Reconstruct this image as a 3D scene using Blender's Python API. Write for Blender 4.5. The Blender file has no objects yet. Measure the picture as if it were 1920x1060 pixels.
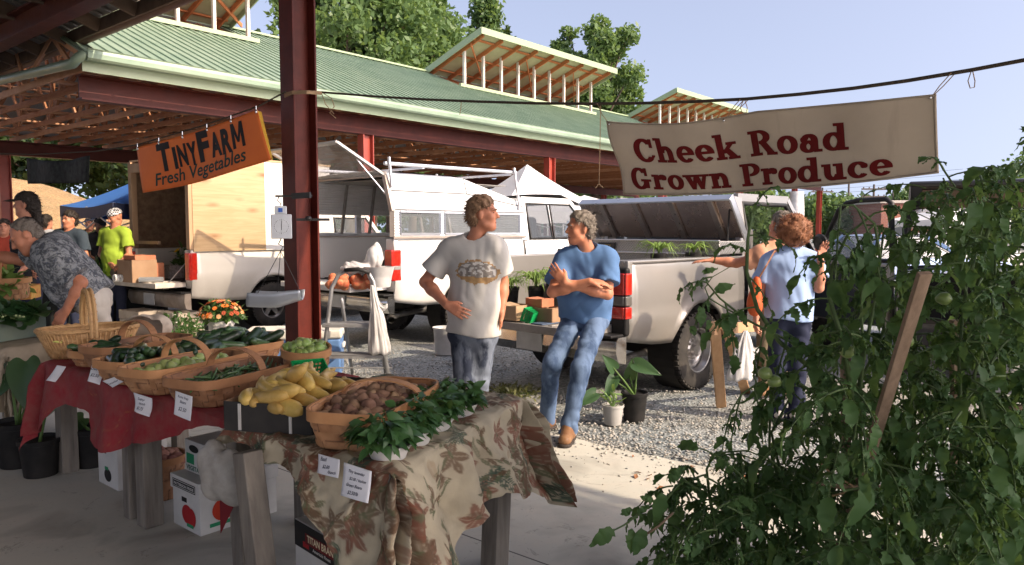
import bpy, math, random
import numpy as np
from mathutils import Vector, Matrix, Euler, noise as mnoise

# ------------------------------------------------------------------ camera, sky, sun, exposure
SC = bpy.context.scene
COL = SC.collection
F, CH, TP = 1400.0, 1.55, math.atan(0.07)
cam_d = bpy.data.cameras.new('camera'); cam = bpy.data.objects.new('camera', cam_d); COL.objects.link(cam)
cam_d.sensor_width = 36.0; cam_d.lens = F/1920*36.0; cam_d.clip_end = 2000; cam_d.clip_start = 0.05
cam.location = (0, 0, CH); cam.rotation_euler = (math.pi/2 - TP, 0, 0); SC.camera = cam

SUN_EL = math.radians(36)
SUN_H = Vector((0.899, -0.483, 0)).normalized()
W = bpy.data.worlds.new('World'); SC.world = W; W.use_nodes = True
nt = W.node_tree
sky = nt.nodes.new('ShaderNodeTexSky'); sky.sky_type = 'NISHITA'; sky.sun_disc = False
sky.sun_elevation = SUN_EL; sky.sun_rotation = math.atan2(SUN_H.x, SUN_H.y)
sky.air_density = 1.0; sky.dust_density = 4.0; sky.ozone_density = 2.0
bg = nt.nodes['Background']; bg.inputs[1].default_value = 0.15
tint = nt.nodes.new('ShaderNodeMix'); tint.data_type = 'RGBA'; tint.blend_type = 'MULTIPLY'; tint.inputs[0].default_value = 1
tint.inputs[7].default_value = (1.03, 0.965, 1.0, 1)
tco = nt.nodes.new('ShaderNodeTexCoord'); vm = nt.nodes.new('ShaderNodeVectorMath'); vm.operation = 'MULTIPLY_ADD'   # hazy air: the horizon takes the colour of the sky a little above it
vm.inputs[1].default_value = (1, 1, .8); vm.inputs[2].default_value = (0, 0, .2)
vn = nt.nodes.new('ShaderNodeVectorMath'); vn.operation = 'NORMALIZE'; nt.links.new(tco.outputs['Generated'], vm.inputs[0]); nt.links.new(vm.outputs[0], vn.inputs[0]); nt.links.new(vn.outputs[0], sky.inputs['Vector'])
hz = nt.nodes.new('ShaderNodeHueSaturation'); hz.inputs['Saturation'].default_value = .68; hz.inputs['Value'].default_value = 1.0   # thin summer haze
nt.links.new(sky.outputs[0], hz.inputs['Color']); nt.links.new(hz.outputs[0], tint.inputs[6]); nt.links.new(tint.outputs[2], bg.inputs[0])
sun_d = bpy.data.lights.new('sun', 'SUN'); sun_d.energy = 3.1; sun_d.angle = math.radians(0.6); sun_d.color = (1.0, 0.82, 0.61)
sun = bpy.data.objects.new('sun', sun_d); COL.objects.link(sun)
sun_dir = SUN_H*math.cos(SUN_EL) + Vector((0, 0, math.sin(SUN_EL)))
sun.rotation_euler = sun_dir.to_track_quat('Z', 'Y').to_euler()
SC.view_settings.view_transform = 'Standard'; SC.view_settings.look = 'None'
SC.view_settings.gamma = 1; SC.view_settings.exposure = 1.0; SC.view_settings.use_curve_mapping = False

# ------------------------------------------------------------------ helpers
RND = random.Random(7)
CAMP = Vector((0, 0, CH))
_fw = Vector((0, math.cos(TP), -math.sin(TP))); _up = Vector((0, math.sin(TP), math.cos(TP)))
def ray(px, py): return Vector(((px-960)/F, 0, 0)) + _fw + _up*((530-py)/F)
def PD(px, py, d):
    r = ray(px, py); return CAMP + r*(d/r.y)
def PZ(px, py, z=0.0):
    r = ray(px, py); return CAMP + r*((z-CH)/r.z)
UX = Vector((0.641, 0.767, 0)).normalized(); VX = Vector((-UX.y, UX.x, 0))
def uv(u, v, z=0.0): return UX*u + VX*v + Vector((0, 0, z))
AZ_U = math.atan2(UX.y, UX.x)          # rotation that turns +X into the shed's long direction
def V3(*a): return Vector(a)
def lerp(a, b, t): return a + (b-a)*t

def hexc(h, a=1.0):
    h = h.lstrip('#'); c = [int(h[i:i+2], 16)/255 for i in (0, 2, 4)]
    return tuple((x/12.92 if x <= .04045 else ((x+.055)/1.055)**2.4) for x in c) + (a,)
def cc(c): return hexc(c) if isinstance(c, str) else (tuple(c)+(1.0,))[:4]

class NT:
    def __init__(s, m): s.t = m.node_tree; s.n = s.t.nodes; s.l = s.t.links
    def new(s, k, **kw):
        n = s.n.new('ShaderNode'+k)
        for a, b in kw.items(): setattr(n, a, b)
        return n
    def put(s, inp, v):
        if hasattr(v, 'links') or isinstance(v, bpy.types.NodeSocket): s.l.new(v, inp)
        else: inp.default_value = v
    def co(s, kind='Object', scale=(1, 1, 1), rot=(0, 0, 0)):
        tc = s.new('TexCoord'); mp = s.new('Mapping'); s.l.new(tc.outputs[kind], mp.inputs[0])
        mp.inputs['Scale'].default_value = scale; mp.inputs['Rotation'].default_value = rot
        return mp.outputs[0]
    def noise(s, co, scale, detail=4, rough=.6, dist=0):
        n = s.new('TexNoise'); s.l.new(co, n.inputs['Vector']); n.inputs['Scale'].default_value = scale
        n.inputs['Detail'].default_value = detail; n.inputs['Roughness'].default_value = rough; n.inputs['Distortion'].default_value = dist
        return n.outputs[0]
    def ramp(s, f, stops, interp='LINEAR'):
        n = s.new('ValToRGB'); s.l.new(f, n.inputs[0]); e = n.color_ramp.elements; n.color_ramp.interpolation = interp
        while len(e) < len(stops): e.new(0.5)
        for k, (p, c) in enumerate(stops):
            e[k].position = p; e[k].color = cc(c) if not isinstance(c, float) else (c, c, c, 1)
        return n.outputs[0]
    def mix(s, f, a, b, mode='MIX'):
        n = s.new('Mix', data_type='RGBA', blend_type=mode); s.put(n.inputs[0], f)
        s.put(n.inputs[6], cc(a) if not isinstance(a, bpy.types.NodeSocket) else a); s.put(n.inputs[7], cc(b) if not isinstance(b, bpy.types.NodeSocket) else b)
        return n.outputs[2]
    def math(s, op, a, b=0.0):
        n = s.new('Math', operation=op); s.put(n.inputs[0], a); s.put(n.inputs[1], b); return n.outputs[0]
    def bump(s, h, strength=.3, dist=.01):
        n = s.new('Bump'); s.l.new(h, n.inputs['Height']); n.inputs['Strength'].default_value = strength; n.inputs['Distance'].default_value = dist
        return n.outputs[0]
MATS = {}
def newmat(name):
    m = bpy.data.materials.new(name); m.use_nodes = True; MATS[name] = m
    t = NT(m); return m, t, t.n['Principled BSDF']
def mat(name, col, rough=.6, metal=0.0, col2=None, vs=6.0, bump=0.0, bs=40.0, bd=.004, stretch=(1, 1, 1), coat=0.0, rand=0.0, fac=(.35, .7), spec=None, alpha=1.0, trans=0.0):
    """a colour that varies by two noises, with a little roughness change and an optional fine bump"""
    if name in MATS: return MATS[name]
    m, t, b = newmat(name)
    c1 = cc(col); c2 = cc(col2) if col2 else tuple(x*.78 for x in c1[:3])+(1,)
    co = t.co('Object', stretch)
    f = t.ramp(t.noise(co, vs, 5, .6), [(fac[0], 0.0), (fac[1], 1.0)])
    c = t.mix(f, c1, c2)
    if rand:
        oi = t.new('ObjectInfo'); hs = t.new('HueSaturation'); t.l.new(c, hs.inputs['Color'])
        t.put(hs.inputs['Value'], t.math('ADD', t.math('MULTIPLY', oi.outputs['Random'], 2*rand), 1-rand))
        t.put(hs.inputs['Hue'], t.math('ADD', t.math('MULTIPLY', oi.outputs['Random'], rand*.12), .5-rand*.06)); c = hs.outputs[0]
    t.put(b.inputs['Base Color'], c)
    t.put(b.inputs['Roughness'], t.math('ADD', t.math('MULTIPLY', t.noise(co, vs*2.3, 3), .16), max(0.02, rough-.08)))
    b.inputs['Metallic'].default_value = metal
    if coat: b.inputs['Coat Weight'].default_value = coat; b.inputs['Coat Roughness'].default_value = .06
    if spec is None and rough >= .45 and metal < .2: spec = .2
    if spec is not None: b.inputs['Specular IOR Level'].default_value = spec
    if trans: b.inputs['Transmission Weight'].default_value = trans
    if alpha < 1: b.inputs['Alpha'].default_value = alpha
    if bump: t.put(b.inputs['Normal'], t.bump(t.noise(co, bs, 5, .65), bump, bd))
    return m
def leafmat(name, col, col2, transl=.3, rough=.45, vs=3.0, rand=.0, spec=.4):
    if name in MATS: return MATS[name]
    m, t, b = newmat(name)
    co = t.co('Object'); at = t.new('Attribute'); at.attribute_name = 'tone'
    c = t.mix(t.math('ADD', t.math('MULTIPLY', t.noise(co, vs, 3), .5), t.math('MULTIPLY', at.outputs['Fac'], .55)), col, col2)
    t.put(b.inputs['Base Color'], c); b.inputs['Roughness'].default_value = rough; b.inputs['Specular IOR Level'].default_value = spec
    tr = t.new('BsdfTranslucent'); t.l.new(t.mix(.35, c, '#9fb64a'), tr.inputs[0])
    mx = t.new('MixShader'); mx.inputs[0].default_value = transl
    t.l.new(b.outputs[0], mx.inputs[1]); t.l.new(tr.outputs[0], mx.inputs[2]); t.l.new(mx.outputs[0], t.n['Material Output'].inputs[0])
    return m

_MW = {}
def thing(name, label, cat, loc=(0, 0, 0), rz=0.0, group=None, kind=None):
    o = bpy.data.objects.new(name, None); COL.objects.link(o); o.location = loc; o.rotation_euler = (0, 0, rz); o.empty_display_size = .1
    o['label'] = label; o['category'] = cat
    if group: o['group'] = group
    if kind: o['kind'] = kind
    _MW[o.name] = Matrix.Translation(Vector(loc)) @ Matrix.Rotation(rz, 4, 'Z')
    return o
def tag(o, label, cat, group=None, kind=None):
    if label: o['label'] = label
    if cat: o['category'] = cat
    if group: o['group'] = group
    if kind: o['kind'] = kind
    return o
def structure(o): o['kind'] = 'structure'; return o
def dup(root, loc=None, rz=None, label=None, M=None):
    r = root.copy(); COL.objects.link(r)
    if M is not None: r.matrix_basis = M
    else:
        if loc is not None: r.location = loc
        if rz is not None: r.rotation_euler = (0, 0, rz)
    if label: r['label'] = label
    for ch in list(root.children):
        c = ch.copy(); COL.objects.link(c); c.parent = r
        for g in list(ch.children):
            d = g.copy(); COL.objects.link(d); d.parent = c
    return r
def root_of(p):
    while p.parent is not None: p = p.parent
    return p

def mesh_np(name, V, Fc, mats, parent=None, smooth=False, tone=None, local=False, mi=None):
    """fast mesh from arrays: V (n,3); Fc (m,k) faces of one size"""
    V = np.asarray(V, dtype=np.float32); Fc = np.asarray(Fc, dtype=np.int32)
    if parent is not None and not local:
        Mi = np.array(_MW[root_of(parent).name].inverted()); V = V @ Mi[:3, :3].T.astype(np.float32) + Mi[:3, 3].astype(np.float32)
    me = bpy.data.meshes.new(name); k = Fc.shape[1]
    me.vertices.add(len(V)); me.vertices.foreach_set('co', V.astype(np.float32).ravel())
    me.loops.add(Fc.size); me.loops.foreach_set('vertex_index', Fc.ravel())
    me.polygons.add(len(Fc)); me.polygons.foreach_set('loop_start', np.arange(0, Fc.size, k, dtype=np.int32))
    me.polygons.foreach_set('loop_total', np.full(len(Fc), k, dtype=np.int32))
    if mi is not None: me.polygons.foreach_set('material_index', np.asarray(mi, dtype=np.int32))
    me.update(calc_edges=True)
    if smooth: me.polygons.foreach_set('use_smooth', np.ones(len(Fc), dtype=bool))
    if tone is not None:
        a = me.attributes.new('tone', 'FLOAT', 'POINT'); a.data.foreach_set('value', np.asarray(tone, dtype=np.float32))
    for m in (mats if isinstance(mats, (list, tuple)) else [mats]): me.materials.append(m)
    o = bpy.data.objects.new(name, me); COL.objects.link(o)
    if parent is not None: o.parent = parent
    return o

class MB:
    """collects shapes in world coordinates (or local ones) and links them as one mesh object"""
    def __init__(s): s.v = []; s.f = []; s.m = []
    def add(s, vs, fs, mi=0, M=None):
        n = len(s.v)
        s.v.extend((M @ Vector(p)) if M is not None else Vector(p) for p in vs)
        for f in fs: s.f.append([i+n for i in f]); s.m.append(mi)
        return s
    def box(s, c, size, M=None, mi=0, rz=0.0):
        x, y, z = (q/2 for q in size); c = Vector(c)
        R = Matrix.Translation(c) @ (Matrix.Rotation(rz, 4, 'Z') if rz else Matrix.Identity(4))
        if M is not None: R = M @ R
        vs = [(i*x, j*y, k*z) for k in (-1, 1) for j in (-1, 1) for i in (-1, 1)]
        return s.add(vs, [(0, 2, 3, 1), (4, 5, 7, 6), (0, 1, 5, 4), (2, 6, 7, 3), (0, 4, 6, 2), (1, 3, 7, 5)], mi, R)
    def bar(s, a, b, w, h, mi=0, up=(0, 0, 1), M=None):
        a, b = Vector(a), Vector(b); d = (b-a).normalized(); up = Vector(up)
        if abs(d.dot(up)) > .99: up = Vector((1, 0, 0))
        sx = d.cross(up).normalized()*w/2; sz = sx.cross(d).normalized()*h/2
        vs = [a-sx-sz, a+sx-sz, a+sx+sz, a-sx+sz, b-sx-sz, b+sx-sz, b+sx+sz, b-sx+sz]
        return s.add(vs, [(3, 2, 1, 0), (4, 5, 6, 7), (0, 1, 5, 4), (1, 2, 6, 5), (2, 3, 7, 6), (3, 0, 4, 7)], mi, M)
    def tube(s, pts, r, n=8, caps=True, mi=0, M=None, flat=1.0):
        pts = [Vector(p) for p in pts]; k = len(pts); rs = r if isinstance(r, (list, tuple)) else [r]*k
        vs = []; fs = []; t0 = (pts[1]-pts[0]).normalized(); nrm = t0.orthogonal().normalized()
        for i, p in enumerate(pts):
            t = (pts[min(i+1, k-1)]-pts[max(i-1, 0)])
            t = t.normalized() if t.length > 1e-9 else t0
            nrm = (nrm - t*nrm.dot(t)); nrm = nrm.normalized() if nrm.length > 1e-6 else t.orthogonal().normalized()
            bn = t.cross(nrm)
            for j in range(n):
                a = 2*math.pi*j/n; vs.append(p + nrm*(math.cos(a)*rs[i]) + bn*(math.sin(a)*rs[i]*flat))
        for i in range(k-1):
            for j in range(n): fs.append((i*n+j, i*n+(j+1) % n, (i+1)*n+(j+1) % n, (i+1)*n+j))
        if caps: fs.append(tuple(range(n-1, -1, -1))); fs.append(tuple(range((k-1)*n, k*n)))
        return s.add(vs, fs, mi, M)
    def lathe(s, prof, n=24, M=None, mi=0, cap0=False, cap1=False, sx=1.0, sy=1.0):
        vs = []; fs = []; k = len(prof)
        for r, z in prof:
            for j in range(n):
                a = 2*math.pi*j/n; vs.append((r*math.cos(a)*sx, r*math.sin(a)*sy, z))
        for i in range(k-1):
            for j in range(n): fs.append((i*n+j, i*n+(j+1) % n, (i+1)*n+(j+1) % n, (i+1)*n+j))
        if cap0: fs.append(tuple(range(n-1, -1, -1)))
        if cap1: fs.append(tuple(range((k-1)*n, k*n)))
        return s.add(vs, fs, mi, M)
    def prism(s, poly, z0, z1, M=None, mi=0, mi_side=None):
        n = len(poly); vs = [(x, y, z0) for x, y in poly]+[(x, y, z1) for x, y in poly]
        s.add(vs, [tuple(range(n-1, -1, -1)), tuple(range(n, 2*n))], mi, M)
        b = len(s.v)-2*n
        for i in range(n): s.f.append([b+i, b+(i+1) % n, b+n+(i+1) % n, b+n+i]); s.m.append(mi if mi_side is None else mi_side)
        return s
    def ell(s, c, r, R=None, nu=12, nv=8, mi=0, M=None):
        c = Vector(c); vs = []; fs = []; R = R or Matrix.Identity(3)
        for i in range(nv+1):
            t = math.pi*i/nv
            for j in range(nu):
                a = 2*math.pi*j/nu
                vs.append(c + R @ Vector((r[0]*math.sin(t)*math.cos(a), r[1]*math.sin(t)*math.sin(a), r[2]*math.cos(t))))
        for i in range(nv):
            for j in range(nu): fs.append((i*nu+j, (i+1)*nu+j, (i+1)*nu+(j+1) % nu, i*nu+(j+1) % nu))
        return s.add(vs, fs, mi, M)
    def grid(s, fn, nu, nv, mi=0, M=None, both=None):
        vs = [fn(i/nu, j/nv) for j in range(nv+1) for i in range(nu+1)]
        fs = [(j*(nu+1)+i, j*(nu+1)+i+1, (j+1)*(nu+1)+i+1, (j+1)*(nu+1)+i) for j in range(nv) for i in range(nu)]
        return s.add(vs, fs, mi, M)
    def build(s, name, mats, parent=None, bevel=0.0, seg=2, smooth=None, local=False, label=None, solid=0.0, soff=0.0):
        me = bpy.data.meshes.new(name)
        vs = s.v
        if parent is not None and not local:
            Mi = _MW[root_of(parent).name].inverted(); vs = [Mi @ p for p in vs]
        me.from_pydata([tuple(p) for p in vs], [], s.f)
        for m in (mats if isinstance(mats, (list, tuple)) else [mats]): me.materials.append(m)
        if len(me.materials) > 1: me.polygons.foreach_set('material_index', s.m)
        if smooth is not None:
            me.polygons.foreach_set('use_smooth', [True]*len(me.polygons)); me.update()
            if smooth < 180: me.set_sharp_from_angle(angle=math.radians(smooth))
        me.update()
        o = bpy.data.objects.new(name, me); COL.objects.link(o)
        if parent is not None: o.parent = parent
        if label: o['label'] = label
        if solid:
            md = o.modifiers.new('t', 'SOLIDIFY'); md.thickness = solid; md.offset = soff
        if bevel:
            md = o.modifiers.new('b', 'BEVEL'); md.width = bevel; md.segments = seg; md.limit_method = 'ANGLE'; md.angle_limit = math.radians(35); md.harden_normals = False
            if smooth is None:
                me.polygons.foreach_set('use_smooth', [True]*len(me.polygons)); me.set_sharp_from_angle(angle=math.radians(50))
                md2 = o.modifiers.new('w', 'WEIGHTED_NORMAL'); md2.keep_sharp = False
        return o
def Mloc(loc, rz=0.0, tilt=None):
    M = Matrix.Translation(Vector(loc)) @ Matrix.Rotation(rz, 4, 'Z')
    return M @ tilt if tilt is not None else M
def basis(origin, x, y=None, z=None):
    """matrix whose columns are the given axes (one may be left out)"""
    x = Vector(x).normalized()
    if z is None: y = Vector(y).normalized(); z = x.cross(y).normalized(); y = z.cross(x)
    else: z = Vector(z); y = z.cross(x).normalized(); z = x.cross(y).normalized()
    M = Matrix.Identity(4)
    for i in range(3): M[i][0] = x[i]; M[i][1] = y[i]; M[i][2] = z[i]; M[i][3] = origin[i]
    return M
_font_cache = {}
def text_polys(txt, size=1.0, shear=0.0, bold=0.0, sx=1.0):
    """(verts 2d, faces) of a string in the built-in font, laid from x=0 rightwards, baseline y=0"""
    cu = bpy.data.curves.new('t', 'FONT'); cu.body = txt; cu.size = size; cu.shear = shear; cu.offset = bold*size; cu.resolution_u = 3; cu.fill_mode = 'FRONT'
    o = bpy.data.objects.new('t', cu); COL.objects.link(o)
    dg = bpy.context.evaluated_depsgraph_get(); dg.update()
    me = bpy.data.meshes.new_from_object(o.evaluated_get(dg))
    vs = [(p.co.x*sx, p.co.y) for p in me.vertices]; fs = [tuple(p.vertices) for p in me.polygons]
    bpy.data.objects.remove(o); bpy.data.curves.remove(cu); bpy.data.meshes.remove(me)
    return vs, fs
def put_text(mb, txt, size, fn, shear=0.0, bold=0.0, sx=1.0, center=True, mi=0, width=None):
    """maps a string's 2d points through fn(x, y) -> 3d"""
    vs, fs = text_polys(txt, size, shear, bold, sx)
    if not vs: return
    x0 = min(p[0] for p in vs); x1 = max(p[0] for p in vs)
    k = (width/(x1-x0)) if width else 1.0; off = (x0+x1)/2 if center else x0
    mb.add([fn((x-off)*k, y) for x, y in vs], fs, mi)
# ------------------------------------------------------------------ ground
def m_concrete():
    m, t, b = newmat('concrete_floor'); co = t.co('Object')
    c = t.mix(t.ramp(t.noise(co, .7, 6, .65), [(.35, 0.0), (.7, 1.0)]), (.53, .52, .455), (.43, .425, .37))
    c = t.mix(t.ramp(t.noise(co, 5.0, 6, .7), [(.45, 0.0), (.75, .55)]), c, (.55, .49, .41))
    c = t.mix(t.ramp(t.noise(co, 42, 3, .6), [(.62, 0.0), (.74, .5)]), c, (.2, .19, .18))
    # darker worn stains
    c = t.mix(t.ramp(t.noise(co, 1.7, 4, .5, .6), [(.52, 0.0), (.68, .6)]), c, (.2, .19, .165)); c = t.mix(t.ramp(t.noise(co, 3.1, 7, .75, 1.5), [(.60, 0.0), (.63, .55), (.66, 0.0)]), c, (.16, .15, .13))
    sx = t.new('SeparateXYZ'); t.l.new(t.co('Object', rot=(0, 0, -AZ_U)), sx.inputs[0])
    for k, per in ((0, 1.52), (1, 3.0)): c = t.mix(t.math('LESS_THAN', t.math('PINGPONG', t.math('ADD', sx.outputs[k], .35), per), .005), c, (.10, .095, .085))   # saw-cut joints
    t.put(b.inputs['Base Color'], c); b.inputs['Roughness'].default_value = .8
    t.put(b.inputs['Normal'], t.bump(t.noise(co, 130, 6, .7), .25, .004)); return m
def m_gravel():
    m, t, b = newmat('gravel_lot'); co = t.co('Object')
    v = t.new('TexVoronoi'); t.l.new(co, v.inputs['Vector']); v.inputs['Scale'].default_value = 42
    c = t.mix(t.ramp(v.outputs['Color'], [(.15, 0.0), (.85, 1.0)]), (.095, .12, .128), (.37, .395, .395))
    c = t.mix(t.ramp(t.noise(co, .35, 5, .6), [(.4, 0.0), (.66, .8)]), c, (.28, .25, .2))
    c = t.mix(t.ramp(t.noise(co, 9, 5, .7), [(.5, 0.0), (.72, .5)]), c, (.16, .17, .17))
    t.put(b.inputs['Base Color'], c); b.inputs['Roughness'].default_value = .9
    t.put(b.inputs['Normal'], t.bump(t.math('ADD', v.outputs['Distance'], t.math('MULTIPLY', t.noise(co, 5, 4), .5)), .9, .014)); return m
mg = MB()
mg.add([(-260, -60, -.012), (320, -60, -.012), (320, 420, -.012), (-260, 420, -.012)], [(0, 1, 2, 3)])
structure(mg.build('ground', m_gravel()))
ms = MB(); edge = []
r = random.Random(3); v = -16.0
while v < 17: edge.append(uv(4.5 + .05*mnoise.noise((v*1.7, 0, 0)) + .02*r.uniform(-1, 1), v, 0)); v += .12
n = len(edge); poly = [tuple(p) for p in edge] + [tuple(uv(-14, 17)), tuple(uv(-14, -16))]
ms.add(poly, [tuple(range(len(poly)))][::-1]); ms.add([(p[0], p[1], -.03) for p in poly[:n]] + [tuple(p) for p in poly[:n]], [(i, i+1, n+i+1, n+i) for i in range(n-1)])
structure(ms.build('concrete_floor', m_concrete()))
# loose stones over the edge of the slab, in drifts
def stones(name, pts, sizes, mats, seed=1):
    r = np.random.RandomState(seed); ico = [(0, 0, 1), (.9, 0, .3), (.3, .85, .3), (-.7, .5, .3), (-.7, -.5, .3), (.3, -.85, .3), (.7, .5, -.4), (-.3, .85, -.4), (-.9, 0, -.4), (-.3, -.85, -.4), (.7, -.5, -.4), (0, 0, -.7)]
    fc = [(0, 1, 2), (0, 2, 3), (0, 3, 4), (0, 4, 5), (0, 5, 1), (1, 6, 2), (2, 6, 7), (2, 7, 3), (3, 7, 8), (3, 8, 4), (4, 8, 9), (4, 9, 5), (5, 9, 10), (5, 10, 1), (1, 10, 6), (11, 7, 6), (11, 8, 7), (11, 9, 8), (11, 10, 9), (11, 6, 10)]
    ico = np.array(ico); fc = np.array(fc); N = len(pts)
    V = ico[None]*(1+r.uniform(-.3, .3, (N, 12, 1)))*np.array(sizes)[:, None, None]*r.uniform([.7, .7, .45], [1.3, 1.2, .8], (N, 3))[:, None, :]
    a = r.uniform(0, 6.28, N); ca, sa = np.cos(a)[:, None], np.sin(a)[:, None]
    X = V[..., 0]*ca-V[..., 1]*sa; Y = V[..., 0]*sa+V[..., 1]*ca
    V = np.stack([X, Y, V[..., 2]], -1)+np.array(pts)[:, None, :]
    Fc = (fc[None]+12*np.arange(N)[:, None, None]).reshape(-1, 3)
    return mesh_np(name, V.reshape(-1, 3), Fc, mats, tone=np.repeat(r.rand(N), 12))
def m_stone(name, a, b_):
    m, t, b = newmat(name); at = t.new('Attribute'); at.attribute_name = 'tone'
    t.put(b.inputs['Base Color'], t.mix(at.outputs['Fac'], a, b_)); b.inputs['Roughness'].default_value = .85; return m
r = random.Random(11); pts = []; sz = []
for _ in range(30000):
    v = r.uniform(-9, 7.5); u = 4.62 + abs(r.gauss(0, 1.5)) - .25
    q = mnoise.noise((u*1.1, v*.8, 3.0))
    if r.random() > .55 + q*1.3: continue
    u -= max(0, q)*.6
    p = uv(u, v); s = r.uniform(.005, .016)
    pts.append((p.x, p.y, s*.3)); sz.append(s)
for _ in range(900):
    v = r.uniform(-7, 5); u = 4.4 - abs(r.gauss(0, .35))
    p = uv(u, v); s = r.uniform(.004, .011); pts.append((p.x, p.y, s*.3)); sz.append(s)
o = stones('gravel', pts, sz, m_stone('loose_stone', (.19, .20, .20), (.40, .37, .32)))
tag(o, 'loose grey and tan stones strewn along the edge of the concrete', 'gravel', kind='stuff')
# a few dry brown leaves on the slab
lm = MB(); r = random.Random(5)
for _ in range(46):
    p = uv(r.uniform(3.9, 4.6), r.uniform(-3, 2.6), .006); a = r.uniform(0, 6.28); s = r.uniform(.015, .04)
    d = V3(math.cos(a), math.sin(a), .2)*s; e = V3(-math.sin(a), math.cos(a), .1)*s*.45
    lm.add([p-d, p+e+V3(0, 0, .01), p+d, p-e], [(0, 1, 2), (0, 2, 3)])
tag(lm.build('fallen_leaves', mat('dry_leaf', (.25, .12, .06), .8)), 'small dry brown leaves scattered on the sunlit concrete', 'leaves', kind='stuff')
# grass strip beyond the lot, hill on the left, far lawn
gm = MB(); gm.add([uv(19, -40, .002), uv(60, -40, .002), uv(60, -1.5, .002), uv(14.5, -1.5, .002), uv(14.5, -9, .002)], [(0, 1, 2, 3, 4)])
structure(gm.build('lawn', mat('lawn', (.13, .19, .04), .9, col2=(.22, .23, .07), vs=1.2, bump=.5, bs=60)))
def m_hill():
    m, t, b = newmat('hill'); co = t.co('Object')
    c = t.mix(t.ramp(t.noise(co, 1.1, 6, .7), [(.35, 0.0), (.7, 1.0)]), (.52, .31, .14), (.30, .19, .09))
    c = t.mix(t.ramp(t.noise(co, 7, 6, .85), [(.5, 0.0), (.62, .9)]), c, (.19, .17, .07)); c = t.mix(t.ramp(t.noise(co, 16, 5, .8), [(.52, 0.0), (.6, .7)]), c, (.62, .45, .26))
    t.put(b.inputs['Base Color'], c); b.inputs['Roughness'].default_value = .95
    t.put(b.inputs['Normal'], t.bump(t.noise(co, 4, 6, .8), 1.0, .15)); return m
hm = MB()
def hillf(a, c):
    u = lerp(-30, 34, a); v = lerp(27.5, 66, c)
    h = 4.4*min(1, max(0, (v-27.5)/9))**.8 + .03*(v-36 if v > 36 else 0) + .25*mnoise.noise((u*.3, v*.3, 0)) - .05
    h *= 1/(1+math.exp((u-16)*.35))
    return uv(u, v, h-.05)
hm.grid(hillf, 80, 60)
structure(hm.build('hill', m_hill(), smooth=180))

# ------------------------------------------------------------------ the green-roofed market shed
GREEN = mat('green_metal_roof', (.20, .28, .20), .42, col2=(.275, .35, .26), vs=1.6, metal=.15)
TRIM = mat('pale_green_trim', (.30, .38, .235), .42, col2=(.29, .35, .215), vs=2)
DECK = mat('galvanised_deck', (.42, .42, .40), .5, metal=.3, col2=(.34, .34, .33), vs=2)
WOOD = mat('truss_wood', (.40, .19, .10), .75, col2=(.29, .125, .065), vs=5, stretch=(1, 1, 6))
WOODL = mat('new_wood', (.55, .31, .19), .7, col2=(.44, .22, .12), vs=4)
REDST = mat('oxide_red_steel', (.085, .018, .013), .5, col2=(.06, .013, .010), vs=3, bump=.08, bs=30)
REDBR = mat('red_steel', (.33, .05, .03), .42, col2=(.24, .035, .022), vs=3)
WHITEP = mat('white_post', (.72, .66, .58), .6)
EV, EZ, RV, RZ = 12.4, 4.27, 18.4, 6.79
SL = (RZ-EZ)/(RV-EV); U0, U1 = 4.64, 41.0
def zr(v): return EZ + SL*(v-EV) if v <= RV else RZ - SL*(v-RV)
shed = thing('market_shed', 'long open market shed with a green ribbed metal roof behind the pickups', 'market shed', uv(U0, EV, 0), AZ_U)
DORM = [(3.0, 10.2), (17.6, 25.05), (30.4, 37.8)]
VD = 16.8
def roof_strip(mb, u0, u1, v0, v1, dz=0.0, th=.03):
    a = [uv(u0, v0, zr(v0)+dz), uv(u1, v0, zr(v0)+dz), uv(u1, v1, zr(v1)+dz), uv(u0, v1, zr(v1)+dz)]
    b = [p-V3(0, 0, th) for p in a]
    mb.add(a+b, [(0, 1, 2, 3)], 0); n = len(mb.v)-8
    mb.f.append([n+7, n+6, n+5, n+4]); mb.m.append(1)
    for i in range(4): mb.f.append([n+(i+1) % 4, n+i, n+4+i, n+4+(i+1) % 4]); mb.m.append(0)
rb = MB()
roof_strip(rb, U0, U1, EV-.12, VD)
xs = [U0]+[x for d in DORM for x in d if x > U0]+[U1]
segs = [(10.2, 17.6), (25.05, 30.4), (37.8, U1)]
for a, b in segs: roof_strip(rb, a, b, VD, RV)
roof_strip(rb, U0, U1, RV, 2*RV-EV+.12)
# standing ribs
u = U0+.05
while u < U1:
    v1 = VD if any(a <= u <= b for a, b in DORM) else RV
    p, q = uv(u, EV-.1, zr(EV-.1)+.012), uv(u, v1, zr(v1)+.012)
    rb.bar(p, q, .045, .03, 0); u += .23
rb.build('roof', [GREEN, DECK], shed)
for a, b in segs: rc = MB(); rc.bar(uv(a, RV, RZ+.02), uv(b, RV, RZ+.02), .3, .05); rc.build('ridge_cap', TRIM, shed)
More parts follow.
